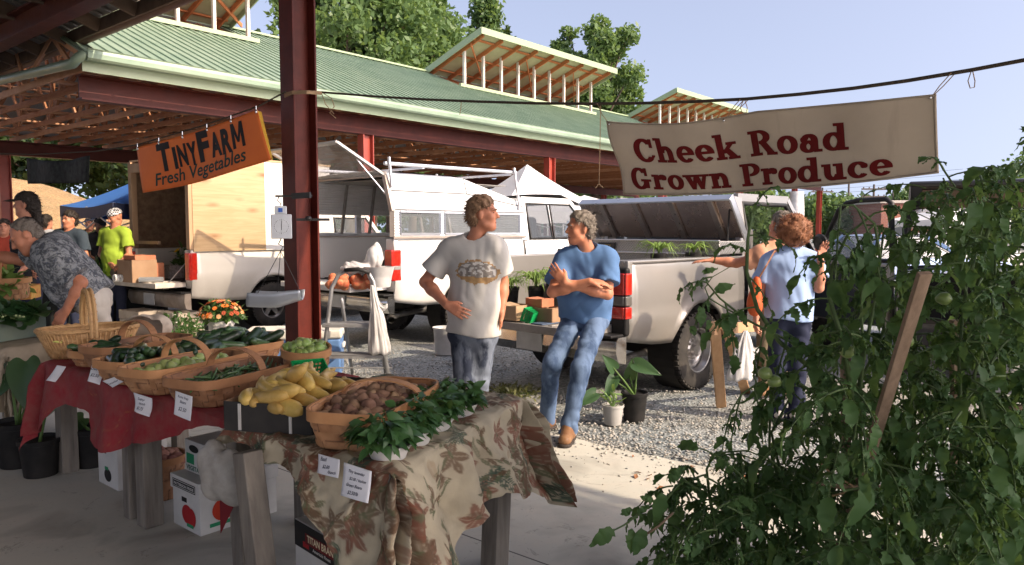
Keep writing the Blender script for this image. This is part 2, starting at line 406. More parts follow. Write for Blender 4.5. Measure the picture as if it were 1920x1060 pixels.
# gutter, fascia, downspout
gt = MB()
prof = [(-.02, .0), (-.16, 0), (-.19, .03), (-.2, .1), (-.185, .15), (-.2, .17), (-.165, .17), (-.165, .03), (-.02, .03)]
for a in range(len(prof)):
    p, q = prof[a], prof[(a+1) % len(prof)]
    gt.add([uv(U0, EV-.1+p[0], EZ-.18+p[1]), uv(U1, EV-.1+p[0], EZ-.18+p[1]), uv(U1, EV-.1+q[0], EZ-.18+q[1]), uv(U0, EV-.1+q[0], EZ-.18+q[1])], [(0, 1, 2, 3)])
gt.build('gutter', GREEN, shed, smooth=40)
fb = MB(); fb.box((0, 0, 0), (U1-U0, .03, .17), Mloc(uv((U0+U1)/2, EV-.06, EZ-.235), AZ_U)); fb.build('fascia', TRIM, shed)
ds = MB(); pts = [uv(U0-.02, EV-.2, EZ-.1), uv(U0-.1, EV-.2, EZ-.16), uv(U0-.14, EV-.1, EZ-.24), uv(U0-.14, EV+.25, EZ-.22), uv(U0-.14, EV+6, EZ+.06), uv(U0-.14, EV+12, EZ+.1)]
ds.tube(pts, [.075]*6, 10); ds.build('downspout', GREEN, shed, smooth=60)
# eave beams
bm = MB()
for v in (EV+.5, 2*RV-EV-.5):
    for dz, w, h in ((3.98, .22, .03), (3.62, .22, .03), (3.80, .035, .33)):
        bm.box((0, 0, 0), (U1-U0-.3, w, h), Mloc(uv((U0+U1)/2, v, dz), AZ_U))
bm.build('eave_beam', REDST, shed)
CU = [3.9, 10.5, 17.1, 23.7, 30.3, 36.9, 40.6]
for v in (EV+.5, 2*RV-EV-.5):
    for u in CU:
        if u < U0:
            if v < RV: continue
            u = 6.9
        cb = MB(); M = Mloc(uv(u, v, 0), AZ_U)
        for dx in (-.13, .13): cb.box((dx, 0, 1.8), (.025, .2, 3.6), M)
        cb.box((0, 0, 1.8), (.235, .02, 3.6), M); cb.box((0, 0, .01), (.36, .32, .02), M); cb.build('column', REDBR, shed)
# trusses
r = random.Random(2)
u = U0+.12; nT = 0
while u < U1-.1:
    tb = MB(); a, b = EV+.1, 2*RV-EV-.1; zb = 4.06; M = None
    def P(v, z): return uv(u, v, z)
    tb.bar(P(a, zb), P(b, zb), .045, .11); tb.bar(P(a, zr(a)-.1), P(RV-.02, RZ-.1), .045, .12); tb.bar(P(RV+.02, RZ-.1), P(b, zr(b)-.1), .045, .12)
    k = 5; bot = [lerp(a+.5, b-.5, i/k) for i in range(k+1)]; top = [lerp(a+1.3, b-1.3, i/(k-1)) for i in range(k)]
    for i, t in enumerate(top):
        tb.bar(P(bot[i], zb+.05), P(t, zr(t)-.14), .04, .085); tb.bar(P(bot[i+1], zb+.05), P(t+.02, zr(t)-.14), .04, .085)
    tb.build('truss', WOOD if nT % 4 else WOODL, shed); nT += 1; u += .61 if u < 12 else 1.22
# purlins and flat braces under the deck
pb = MB(); v = EV+.2
while v < 2*RV-EV:
    if not (VD-.1 < v < RV): pb.box((0, 0, 0), (U1-U0-.1, .085, .04), Mloc(uv((U0+U1)/2, v, zr(v)-.055), AZ_U))
    v += .62
pb.build('purlins', WOOD, shed)
br = MB()
for v in (14.6, 16.4, 18.4, 20.4, 22.2): br.box((0, 0, 0), (U1-U0-.3, .19, .04), Mloc(uv((U0+U1)/2, v, 4.14), AZ_U))
for v in (14.0, 16.0, 21): br.box((0, 0, 0), (U1-U0-.3, .14, .04), Mloc(uv((U0+U1)/2, v, zr(v)-.7), AZ_U))
br.build('truss_braces', WOODL, shed)
# raised roof vents
def zd(v): return 7.76-.37*(v-15.9)
for a, b in DORM:
    db = MB(); q = [uv(a-.1, 15.85, zd(15.85)), uv(b+.25, 15.85, zd(15.85)), uv(b+.25, 18.75, zd(18.75)), uv(a-.1, 18.75, zd(18.75))]
    db.add(q+[p-V3(0, 0, .03) for p in q], [(3, 2, 1, 0)][::-1], 0); n = len(db.v)-8
    db.f.append([n+4, n+5, n+6, n+7]); db.m.append(1)
    vent = db.build('raised_vent', [GREEN, mat('vent_underside', (.44, .42, .28), .55, col2=(.36, .34, .22), vs=2)], shed)
    eb = MB(); eb.box((0, 0, 0), (b-a+.42, .03, .2), Mloc(uv((a+b)/2+.07, 15.83, zd(15.85)-.06), AZ_U))
    for ue in (a-.12, b+.27): eb.bar(uv(ue, 15.85, zd(15.85)-.06), uv(ue, 18.75, zd(18.75)-.06), .03, .2)
    eb.build('vent_fascia', TRIM, vent)
    wb = MB(); k = 9
    for i in range(k):
        uu = lerp(a+.1, b-.05, i/(k-1))
        wb.bar(uv(uu, 15.95, zd(15.95)-.1), uv(uu, 18.6, zd(18.6)-.1), .05, .14)
        wb.bar(uv(uu, VD+.1, zr(VD)), uv(uu, 18.3, zd(18.3)-.2), .04, .09)
    for vv in (16.3, 17.2, 18.1): wb.box((0, 0, 0), (b-a+.2, .1, .045), Mloc(uv((a+b)/2, vv, zd(vv)-.06), AZ_U))
    for i in range(0, k-2, 3): wb.bar(uv(lerp(a, b, i/(k-1)), 16.4, zd(16.4)-.16), uv(lerp(a, b, (i+2.5)/(k-1)), 18.0, zd(18)-.16), .03, .1)
    wb.box((0, 0, 0), (b-a, .14, .05), Mloc(uv((a+b)/2, VD+.12, zr(VD)+.08), AZ_U))
    wb.build('vent_rafters', mat('vent_wood', (.50, .19, .08), .7, col2=(.40, .14, .055), vs=4), vent)
    for i in range(k):
        uu = lerp(a+.12, b-.1, i/(k-1)); po = MB(); po.bar(uv(uu, VD, zr(VD)), uv(uu, VD, zd(VD)-.05), .09, .07, up=UX); po.build('vent_post', WHITEP, vent)
    sl = MB(); sl.box((0, 0, 0), (b-a+.3, .1, .1), Mloc(uv((a+b)/2, VD-.06, zr(VD)+.05), AZ_U)); sl.build('vent_sill', TRIM, vent)

# ------------------------------------------------------------------ the shed over the camera
own = thing('roofed_stall_shed', 'dark timber roof edge and rust red steel post of the shed over the stall', 'market shed', uv(4.04, 5.9, 0), AZ_U)
OE, OZ, OSL = 4.78, 4.545, .34
def zo(u): return OZ + OSL*(OE-u)
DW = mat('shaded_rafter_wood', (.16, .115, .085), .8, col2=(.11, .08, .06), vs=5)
ob = MB(); q = [uv(OE, -9, OZ+.16), uv(OE, 18, OZ+.16), uv(-5, 18, zo(-5)+.16), uv(-5, -9, zo(-5)+.16)]
q2 = [uv(-5, -9, zo(-5)+.16), uv(-5, 18, zo(-5)+.16), uv(-14.8, 18, OZ), uv(-14.8, -9, OZ)]  # unseen back slope, added to keep low sky light from behind off the stall
for Q in (q, q2): ob.add(Q+[p+V3(0, 0, .03) for p in Q], [(0, 1, 2, 3), (7, 6, 5, 4), (0, 4, 5, 1), (1, 5, 6, 2), (2, 6, 7, 3), (3, 7, 4, 0)])
v = -8.9
while v < 18: ob.bar(uv(OE-.05, v, OZ+.145), uv(-4.9, v, zo(-4.9)+.145), .04, .03); v += .3
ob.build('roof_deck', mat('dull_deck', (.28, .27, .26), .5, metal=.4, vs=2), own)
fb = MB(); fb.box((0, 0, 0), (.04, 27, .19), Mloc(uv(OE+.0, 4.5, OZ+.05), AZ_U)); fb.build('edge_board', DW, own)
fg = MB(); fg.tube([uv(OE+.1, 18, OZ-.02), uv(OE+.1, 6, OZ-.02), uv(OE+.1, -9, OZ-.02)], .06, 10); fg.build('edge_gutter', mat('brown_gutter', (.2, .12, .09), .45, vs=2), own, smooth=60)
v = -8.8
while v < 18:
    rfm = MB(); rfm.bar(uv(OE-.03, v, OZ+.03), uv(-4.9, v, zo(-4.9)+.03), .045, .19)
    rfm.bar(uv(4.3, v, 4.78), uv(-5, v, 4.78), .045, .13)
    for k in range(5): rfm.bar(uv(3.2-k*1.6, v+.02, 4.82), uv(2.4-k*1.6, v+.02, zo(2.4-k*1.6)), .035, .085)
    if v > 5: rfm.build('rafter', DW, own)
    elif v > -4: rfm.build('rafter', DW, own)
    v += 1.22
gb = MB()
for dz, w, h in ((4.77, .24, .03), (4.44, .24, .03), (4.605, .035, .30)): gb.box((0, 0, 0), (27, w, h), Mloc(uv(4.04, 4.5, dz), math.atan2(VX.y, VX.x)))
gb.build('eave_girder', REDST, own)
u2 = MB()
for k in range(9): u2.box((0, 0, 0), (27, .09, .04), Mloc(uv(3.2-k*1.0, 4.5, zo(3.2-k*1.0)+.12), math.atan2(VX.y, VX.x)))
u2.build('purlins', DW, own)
for v in (5.9, -2.6, 15.2):
    cb = MB(); M = Mloc(uv(4.04, v, 0), AZ_U)
    for dx in (-.115, .115): cb.box((dx, 0, 2.21), (.02, .205, 4.42), M)
    cb.box((0, 0, 2.21), (.21, .015, 4.42), M); cb.box((0, 0, .012), (.42, .4, .024), M)
    for dx, dy in ((-.17, -.16), (.17, -.16), (-.17, .16), (.17, .16)): cb.box((dx, dy, .035), (.03, .03, .03), M)
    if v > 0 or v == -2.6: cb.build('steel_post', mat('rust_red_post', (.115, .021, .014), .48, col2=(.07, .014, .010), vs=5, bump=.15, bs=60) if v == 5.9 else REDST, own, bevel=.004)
# back of the bay: other rows of posts
# ------------------------------------------------------------------ trees and far things
BARK = mat('bark', (.16, .12, .09), .9, col2=(.09, .07, .055), vs=3, bump=.5, bs=12)
LEAF_A = leafmat('tree_leaf_bright', (.155, .24, .085), (.09, .155, .055), .42)
LEAF_B = leafmat('tree_leaf_mid', (.12, .195, .075), (.07, .13, .045), .4)
LEAF_C = leafmat('tree_leaf_dark', (.05, .09, .03), (.028, .058, .02), .25)
def leaf_cloud(centers, radii, n, size, seed, squash=.8, elong=1.6, droop=0.0):
    """n leaf quads over clumps; denser near each clump's skin, all angles"""
    r = np.random.RandomState(seed); C_ = np.asarray(centers); R_ = np.asarray(radii)
    w = R_**2; k = r.choice(len(C_), n, p=w/w.sum())
    d = r.normal(size=(n, 3)); d /= np.linalg.norm(d, axis=1)[:, None]
    rr = (r.rand(n)**.45)*(1+.22*r.normal(size=n)*.6)
    P = C_[k]+d*(R_[k]*rr)[:, None]*np.array([1, 1, squash])
    a = r.normal(size=(n, 3)); a[:, 2] -= droop; a /= np.linalg.norm(a, axis=1)[:, None]
    b = np.cross(a, r.normal(size=(n, 3))); b /= np.linalg.norm(b, axis=1)[:, None]
    s = size*(.55+.9*r.rand(n))[:, None]
    V = np.stack([P-a*s*elong*.5, P+b*s*.42, P+a*s*elong*.5, P-b*s*.42], 1).reshape(-1, 3)
    Fc = np.arange(4*n).reshape(-1, 4)
    tone = np.repeat(np.clip(.5+.28*r.normal(size=n)+(r.rand(len(C_))[k]-.5)*.5, 0, 1), 4)
    return V, Fc, tone
def tree(label, base, h, cr, n, m, seed, size=.22, shape='round', group=None, name='tree', low=.3, cat='tree', clumps=None):
    r = random.Random(seed); b = Vector(base); t = thing(name, label, cat, b, 0, group)
    tr = MB(); pts = [b+V3(mnoise.noise((seed, i*.4, 0))*.25*i, mnoise.noise((seed, 5, i*.4))*.25*i, h*.92*i/7) for i in range(8)]
    tr.tube(pts, [h*.022*(1-.11*i) + .01 for i in range(8)], 8)
    cs = []; rs = []
    K = clumps or (58 if n > 7000 else 30)
    for i in range(K):
        f = low + (1-low)*(i+.5)/K; a = i*2.4+r.uniform(-.5, .5)
        if shape == 'round': w = math.sin(math.pi*min(1, max(.05, (f-low*.6)/(1.06-low*.6))))**.6
        elif shape == 'column': w = .55+.45*math.sin(math.pi*(f-low)/(1-low+.01))
        elif shape == 'cone': w = 1.05*(1-f)/(1-low)+.08
        q = cr*w*r.uniform(.25, 1.0); c = b+V3(math.cos(a)*q, math.sin(a)*q, h*f)
        p0 = pts[min(7, int(f*.75*8))]; tr.tube([p0, lerp(p0, c, .5)+V3(0, 0, -.03*h), c], [h*.008, h*.005, h*.002], 5)
        cs.append(tuple(c)); rs.append(cr*r.uniform(.26, .46)*(.55+.45*w)*(.74 if K > 40 else 1))
    cs.append(tuple(b+V3(0, 0, h*.96))); rs.append(cr*.22)
    tr.build('trunk', BARK, t, smooth=180)
    V, Fc, tone = leaf_cloud(cs, rs, n, size, seed)
    mesh_np('crown', V, Fc, m, t, tone=tone); return t
G1 = 'trees behind the market shed'
# over the shed roof, left to right in the picture
def tb(px, d, top_py, **k):
    p = PD(px, 432, d); p.z = 0; top = PD(px, top_py, d).z
    return p, top
TREES = [
 ('tall broad tree right beside the steel post, crown running out of the frame', 655, 36, -90, 4.8, 30000, LEAF_A, 'round', .2),
 ('tall leafy tree second from the steel post, fading down towards the ridge', 735, 38, -40, 3.6, 20000, LEAF_A, 'round', .2),
 ('rounded green tree whose crown touches the left end of the middle roof vent', 815, 44, 32, 4.4, 16000, LEAF_B, 'round', .22),
 ('pointed tree with a ragged dark top above the middle roof vent', 912, 48, -4, 4.2, 17000, LEAF_B, 'cone', .22),
 ('dark small treetop poking out to the right of the pointed ragged tree', 950, 50, 48, 1.4, 3500, LEAF_C, 'cone', .2),
 ('very small far dark treetop just over the middle roof vent', 1008, 70, 85, 1.3, 2200, LEAF_C, 'cone', .24),
 ('tall column shaped tree standing alone against the sky right of the middle roof vent', 1115, 46, 50, 3.3, 24000, LEAF_A, 'column', .2),
 ('green tree half hidden by the ridge between the steel post and the middle vent', 700, 42, 60, 4.0, 9000, LEAF_A, 'round', .22),
 ('low bright bushy tree peeping over the ridge beside the middle roof vent', 775, 38, 95, 2.4, 6000, LEAF_A, 'round', .2),
]
for i, (lab, px, d, ty, cr, n, m, sh, sz) in enumerate(TREES):
    p, top = tb(px, d, ty); tree(lab, p, top, cr, n, m, 40+i, sz, sh, G1, low=.35 if sh != 'column' else .3)
# on and behind the bank at the left, seen under the shed roof
G2 = 'trees on the bank beyond the shed'
for i, (px, d, ty, cr, m) in enumerate([(-30, 52, 150, 5, LEAF_C), (70, 50, 170, 5, LEAF_C), (190, 54, 160, 5, LEAF_B), (300, 50, 170, 5, LEAF_C), (420, 54, 170, 5, LEAF_C), (560, 60, 190, 5, LEAF_C)]):
    p, top = tb(px, d, ty); p.z = PD(px, 345, d).z-1.2
    tree(['dark dense tree on the bank at the left edge of the photo', 'dark tree on the bank behind the hanging black banner', 'mid green tree on the bank above the blue canopy', 'dark tree on the bank behind the orange banner', 'dark tree on the bank behind the plywood camper', 'dark tree on the bank behind the steel post'][i], p, top-p.z, cr, 6000, m, 70+i, .32, 'round', G2, low=.08)
# under the far end of the shed and beyond the lot
G3 = 'trees at the far side of the lot'
L3 = ['bushy bright tree under the shed eave left of the white canopy pole', 'bushy tree under the shed eave behind the white canopy', 'leafy tree beyond the silver toolbox lid', 'green tree between the two far red posts', 'low tree right of the far red posts', 'low rounded tree under the utility wires', 'far tree under the utility pole with two crossarms', 'far tree behind the brick building', 'far tree behind the black liftgate', 'dark far tree at the right end of the tree line']
for i, (px, d, ty, cr, m) in enumerate([(1085, 60, 330, 3, LEAF_A), (1150, 62, 325, 3.2, LEAF_A), (1215, 66, 318, 3.5, LEAF_B), (1405, 60, 335, 3.0, LEAF_A), (1545, 70, 372, 3.2, LEAF_B), (1610, 90, 378, 4, LEAF_B), (1690, 95, 368, 4.5, LEAF_B), (1760, 100, 372, 4.5, LEAF_B), (1850, 70, 330, 4, LEAF_A), (1935, 60, 300, 4, LEAF_B)]):
    p, top = tb(px, d, ty); tree(L3[i], p, top, cr, 4200, m, 90+i, .3 if d < 80 else .4, 'round', G3, low=.1)
# far wood that closes the horizon
r = random.Random(4); cs = []; rs = []
for i in range(420):
    a = -60+170*i/420; q = PD(960, 432, 1); x = lerp(-190, 330, i/420); y = 165+r.uniform(-14, 14)
    for k in range(3): cs.append((x+r.uniform(-2, 2), y+r.uniform(-3, 3), r.uniform(1.5, 7.5))); rs.append(r.uniform(2.0, 3.2))
V, Fc, tone = leaf_cloud(cs, rs, 34000, 1.1, 9)
o = mesh_np('treeline', V, Fc, leafmat('far_leaf', (.07, .12, .05), (.04, .08, .035), .2), tone=tone)
tag(o, 'far low wood along the horizon beyond the market lot', 'woods', kind='stuff')
# undergrowth along the foot of the bank
# ------------------------------------------------------------------ utility poles
POLE = mat('pole_wood', (.13, .11, .10), .9)
for i, (px, d, ty, arms) in enumerate([(1540, 90, 352, 1), (1589, 84, 345, 0), (1636, 80, 346, 2), (1672, 95, 358, 0), (1700, 110, 366, 1)]):
    p = PD(px, 432, d); p.z = 0; h = PD(px, ty, d).z
    t = thing('utility_pole', ['wooden utility pole with one crossarm, leftmost in the row beside the red post', 'bare thin utility pole second from the far red post', 'utility pole with two crossarms, the most detailed of the row', 'bare short utility pole just right of the double crossarm pole', 'farthest utility pole with one crossarm over the brick building'][i], 'utility pole', p, 0, 'utility poles beyond the lot')
    b = MB(); b.tube([p, p+V3(0, 0, h)], [.16, .11], 8); b.build('pole', POLE, t)
    for k in range(arms):
        a = MB(); a.box(p+V3(0, 0, h-.5-.8*k), (2.6, .14, .16)); 
        for x in (-1.1, -.5, .5, 1.1): a.box(p+V3(x, 0, h-.36-.8*k), (.1, .1, .16))
        a.build('crossarm', POLE, t)
wl = MB()
for dz in (0, .5, 1.1, 1.6):
    pts = []
    for k in range(25):
        f = k/24; q = lerp(PD(1180, 432, 95), PD(1800, 432, 82), f); pts.append(V3(q.x, q.y, 5.6+dz-.9*(4*f*(1-f))*.5+1.0*f))
    wl.tube(pts, .018, 4)
tag(wl.build('overhead_wires', mat('wire_black', (.05, .05, .055), .6)), 'thin overhead wires strung between the far utility poles', 'power lines')
# ------------------------------------------------------------------ brick building
m, t, b = newmat('far_brick'); co = t.co('Object'); bk = t.new('TexBrick'); t.l.new(co, bk.inputs[0]); bk.inputs['Scale'].default_value = 2.0
mp = [x for x in t.n if x.type == 'MAPPING'][0]; mp.inputs['Rotation'].default_value = (math.pi/2, 0, 0)
bk.inputs['Color1'].default_value = (.30, .095, .06, 1); bk.inputs['Color2'].default_value = (.24, .075, .05, 1); bk.inputs['Mortar'].default_value = (.34, .25, .2, 1)
t.l.new(bk.outputs[0], b.inputs['Base Color']); b.inputs['Roughness'].default_value = .85
p = PD(1735, 432, 62); p.z = 0
bb = thing('brick_building', 'red brick building with white pipes far beyond the open truck door', 'building', p)
w = MB(); w.box(p+V3(0, 3, 1.9), (7.4, 6, 3.8)); w.build('wall', m, bb)
w = MB(); w.box(p+V3(0, 3, 3.9), (7.8, 6.4, .22)); w.build('roof', mat('roof_edge', (.5, .45, .4), .6), bb)
for x in (-2.4, 1.2): 
    w = MB(); w.box(p+V3(x, -.02, 1.7), (1.2, .08, 1.3)); w.build('window', mat('dark_window', (.03, .035, .04), .1), bb)
for x in (-.9, -.5):
    w = MB(); w.tube([p+V3(x, -.08, .2), p+V3(x+.1, -.08, 3.0)], .05, 6); w.build('pipe', WHITEP, bb)
# ------------------------------------------------------------------ canopies
def m_canvas(name, c, tr=.25):
    m, t, b = newmat(name); b.inputs['Base Color'].default_value = cc(c); b.inputs['Roughness'].default_value = .55
    tl = t.new('BsdfTranslucent'); tl.inputs[0].default_value = cc(c); mx = t.new('MixShader'); mx.inputs[0].default_value = tr
    co = t.co('Object'); t.put(b.inputs['Normal'], t.bump(t.noise(co, 3, 4), .3, .03))
    t.l.new(b.outputs[0], mx.inputs[1]); t.l.new(tl.outputs[0], mx.inputs[2]); t.l.new(mx.outputs[0], t.n['Material Output'].inputs[0]); return m
def canopy(label, c, rz, w, he, hp, m, dp=.28, valm=None, peak=True, poles=True, name='canopy_tent'):
    c = Vector(c); t = thing(name, label, 'canopy', c, rz); M = Mloc(c, rz); h = w/2
    b = MB(); K = 10
    cor = [(-h, -h), (h, -h), (h, h), (-h, h)]
    for i in range(4):
        a, d = cor[i], cor[(i+1) % 4]
        def fn(x, y, a=a, d=d):
            ex, ey = lerp(a[0], d[0], x), lerp(a[1], d[1], x); k = y
            sag = .10*math.sin(math.pi*x)*(1-k)
            z = he + (hp-he)*(k**1.35) - sag*.6
            return (ex*(1-k), ey*(1-k), z)
        b.grid(fn, K, K, 0, M)
    b.build('canopy_top', m, t, smooth=35)
    vb = MB()
    for i in range(4):
        a, d = cor[i], cor[(i+1) % 4]
        vb.grid(lambda x, y, a=a, d=d: (lerp(a[0], d[0], x)*1.004, lerp(a[1], d[1], x)*1.004, he-.06*math.sin(math.pi*x)-dp*y*(1-.12*abs(math.sin(x*9)))), 18, 2, 0, M)
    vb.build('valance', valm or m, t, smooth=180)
    if poles:
        for x, y in cor:
            pm = MB(); pm.box((x*.985, y*.985, he/2), (.035, .035, he), M); pm.build('pole', mat('white_pole', (.6, .6, .58), .35, metal=.4), t)
        sm = MB()
        for i in range(4):
            a, d = cor[i], cor[(i+1) % 4]; a = V3(a[0]*.98, a[1]*.98, he-.05); d = V3(d[0]*.98, d[1]*.98, he-.05); mid = lerp(a, d, .5)
            sm.bar(M @ a, M @ (mid-V3(0, 0, .35)), .02, .02); sm.bar(M @ d, M @ (mid-V3(0, 0, .35)), .02, .02); sm.bar(M @ (a-V3(0, 0, .35)), M @ mid, .02, .02); sm.bar(M @ (d-V3(0, 0, .35)), M @ mid, .02, .02)
        sm.build('truss_bars', MATS['white_pole'], t)
    return t
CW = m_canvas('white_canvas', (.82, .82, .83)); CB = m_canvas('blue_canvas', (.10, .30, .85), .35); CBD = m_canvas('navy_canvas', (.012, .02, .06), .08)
p = PD(1000, 432, 18.0); p.z = 0
canopy('white peaked canopy tent behind the pickup with the camper shell', p+V3(-.15, 0, 0), .5, 3.0, 2.02, 3.12, CW)
p = PD(1095, 432, 21.5); p.z = 0
canopy('second white canopy half behind the peaked white tent', p, .35, 2.4, 2.2, 2.55, CW)
p = PD(1775, 432, 30); p.z = 0
canopy('far white canopy seen through the tomato plants', p, .2, 3, 2.0, 2.7, CW)
p = PD(273, 432, 13.0); p.z = 0
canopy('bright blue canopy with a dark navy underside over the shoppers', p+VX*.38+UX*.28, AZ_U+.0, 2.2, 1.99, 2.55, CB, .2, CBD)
# white wrapped post at the far end of the shed
p = PD(1492, 432, 34); p.z = 0
b = MB(); b.lathe([(.32, 0), (.34, .6), (.31, 1.3), (.36, 2.0), (.33, 2.7), (.3, 3.3)], 12, Mloc(p)); tag(b.build('wrapped_post', mat('white_sheet', (.75, .74, .74), .7, bump=.6, bs=5, bd=.05), smooth=180), 'post wrapped in crumpled white sheet beside a far red column', 'post')
# ------------------------------------------------------------------ vehicles
def paint(name, c, c2=None, metal=0.0, rough=.28, coat=.6):
    m, t, b = newmat(name); co = t.co('Object')
    c1 = cc(c); c2 = cc(c2) if c2 else tuple(x*.86 for x in c1[:3])+(1,)
    g = t.new('SeparateXYZ'); t.l.new(co, g.inputs[0])
    f = t.ramp(t.noise(co, 1.6, 6, .65), [(.4, 0.0), (.75, .7)])
    col = t.mix(f, c1, c2)
    # road dust that fades upwards from the sills
    d = t.math('MULTIPLY', t.ramp(g.outputs[2], [(.3, 1.0), (.95, 0.0)]), t.ramp(t.noise(co, 3.5, 6, .7), [(.3, .15), (.7, .75)]))
    col = t.mix(d, col, (.36, .30, .235))
    t.put(b.inputs['Base Color'], col); b.inputs['Metallic'].default_value = metal
    t.put(b.inputs['Roughness'], t.math('ADD', t.math('MULTIPLY', d, .4), rough)); b.inputs['Coat Weight'].default_value = coat; b.inputs['Coat Roughness'].default_value = .08
    return m
WHITE = paint('white_paint', (.78, .77, .74), (.72, .70, .66)); SILV = paint('silver_paint', (.33, .315, .295), (.29, .28, .265), .5, .34)
CREAM = paint('cream_paint', (.72, .68, .60), (.64, .60, .53)); BLUEP = paint('blue_paint', (.10, .17, .33), None, .4); BLACKP = paint('black_paint', (.02, .02, .022)); PALEB = paint('pale_blue_paint', (.36, .45, .58), None, .3)
BLKP = mat('black_plastic', (.014, .014, .015), .5, col2=(.03, .029, .028), vs=4)
RUB = mat('tyre_rubber', (.028, .027, .027), .85, col2=(.07, .063, .055), vs=6, bump=.3, bs=60)
CHR = mat('chrome', (.62, .61, .60), .16, metal=1.0, col2=(.5, .47, .42), vs=5)
STEEL = mat('steel_rim', (.48, .47, .46), .33, metal=.85, col2=(.33, .30, .27), vs=7)
ALU = mat('aluminium', (.66, .67, .69), .3, metal=.9, col2=(.58, .59, .61), vs=3)
REDL = mat('red_lens', (.42, .012, .008), .12, col2=(.55, .03, .015), vs=20, coat=.8); CLRL = mat('clear_lens', (.42, .40, .38), .12, coat=.8, metal=.3)
UND = mat('underbody', (.03, .028, .026), .9)
LINER = mat('bed_liner', (.045, .045, .047), .7, col2=(.10, .09, .08), vs=3, bump=.2, bs=30)
def glassm(name, c, alpha, rough=.04):
    m, t, b = newmat(name); b.inputs['Base Color'].default_value = cc(c); b.inputs['Roughness'].default_value = rough; b.inputs['Alpha'].default_value = alpha
    b.inputs['Specular IOR Level'].default_value = .9; return m
GLS = glassm('tinted_glass', (.035, .042, .045), .72); GLL = glassm('light_glass', (.20, .22, .23), .5); GLC = glassm('clear_glass', (.3, .34, .34), .22)

def body_side(mb, M, x0, x1, zb, zt, arches, W, side, mi=0, crease=None, nz=12, top_in=.05, bot_in=.05):
    """curved side skin; arches: (cx, cz, radius) cut from the bottom edge"""
    xs = set(np.linspace(x0, x1, 15))
    for cx, cz, R in arches:
        for k in range(17): xs.add(cx-R*math.cos(math.pi*k/16))
    xs = sorted(x for x in xs if x0-1e-6 <= x <= x1+1e-6)
    def bottom(x):
        z = zb(x) if callable(zb) else zb
        for cx, cz, R in arches:
            if abs(x-cx) <= R+1e-6: z = max(z, cz+math.sqrt(max(0, R*R-(x-cx)**2)))
        return z
    def topz(x): return zt(x) if callable(zt) else zt
    z_lo = zb(x0) if callable(zb) else zb; z_hi = topz((x0+x1)/2); zm = lerp(z_lo, z_hi, .5)
    def yy(x, z):
        t = (z-zm)/(z_hi-z_lo)*2
        y = W - (top_in if t > 0 else bot_in)*abs(t)**2.4
        if crease: y -= .016*(1/(1+math.exp(-(z-crease)*90)))
        for cx, cz, R in arches:
            d = math.hypot(x-cx, z-cz)-R
            if d < .09: y += .028*max(0, 1-abs(d-.02)/.07)
        e = min(x-x0, x1-x)
        return y
    vs = []; fs = []; n = len(xs)
    for x in xs:
        b, tz = bottom(x), topz(x)
        for j in range(nz+1):
            z = lerp(b, tz, j/nz); vs.append((x, side*yy(x, z), z))
    for i in range(n-1):
        for j in range(nz):
            a = i*(nz+1)+j; q = (a, a+nz+1, a+nz+2, a+1); fs.append(q if side < 0 else q[::-1])
    mb.add(vs, fs, mi, M)
def wheel(parent, M, x, y, R, w, out, rim='spoke', rr=.56):
    """tyre with a rim child; out = +1/-1 which way the outer face looks along y"""
    A = M @ Matrix.Translation((x, y, R)) @ Matrix.Rotation(-out*math.pi/2, 4, 'X')
    h = w/2; r0 = R*rr
    b = MB(); prof = [(r0, -h*.8), (r0+.02, -h), (R*.86, -h*1.02), (R*.96, -h*.88), (R*.995, -h*.6), (R, 0), (R*.995, h*.6), (R*.96, h*.88), (R*.86, h*1.02), (r0+.02, h), (r0, h*.8)]
    b.lathe(prof, 40, A)
    for k in range(44):
        a = 2*math.pi*k/44
        for q, z0, z1 in ((0, -h*.9, -h*.25), (.5, h*.25, h*.9), (.25, -h*.2, h*.2)):
            aa = a+q*2*math.pi/44; c = V3(math.cos(aa)*R*.995, math.sin(aa)*R*.995, (z0+z1)/2)
            b.box(c, (.018, R*.09, abs(z1-z0)), M=A @ Matrix.Translation(c) @ Matrix.Rotation(aa, 4, 'Z') @ Matrix.Translation(-c))
    ty = b.build('wheel', RUB, parent, smooth=40)
    b = MB(); b.lathe([(r0, -h*.8), (r0*.96, -h*.5), (r0*.93, h*.2), (r0*1.0, h*.78), (r0*1.03, h*.86), (r0*.97, h*.84), (r0*.88, h*.45)], 36, A)
    if rim == 'spoke':
        b.lathe([(0, h*.55), (.05, h*.55), (.075, h*.45), (r0*.32, h*.38)], 24, A)
        for k in range(5):
            a = 2*math.pi*k/5+.3; d = V3(math.cos(a), math.sin(a), 0)
            b.bar(A @ (d*r0*.22+V3(0, 0, h*.36)), A @ (d*r0*.95+V3(0, 0, h*.42)), r0*.36, .03, up=(A.to_3x3() @ V3(0, 0, 1)))
    else:
        b.lathe([(0, h*.62), (.045, h*.62), (.06, h*.3), (r0*.5, h*.12), (r0*.62, h*.3), (r0*.74, h*.34), (r0*.9, h*.2)], 36, A)
        for k in range(8):
            a = 2*math.pi*k/8; d = V3(math.cos(a), math.sin(a), 0); b.tube([A @ (d*.085+V3(0, 0, h*.15)), A @ (d*.085+V3(0, 0, h*.42))], .013, 6)
    b.build('rim', STEEL, ty, smooth=40)
    b = MB(); b.lathe([(0, -h*.2), (r0*.9, -h*.2)], 20, A); b.build('brake_disc', UND, ty)
    return ty
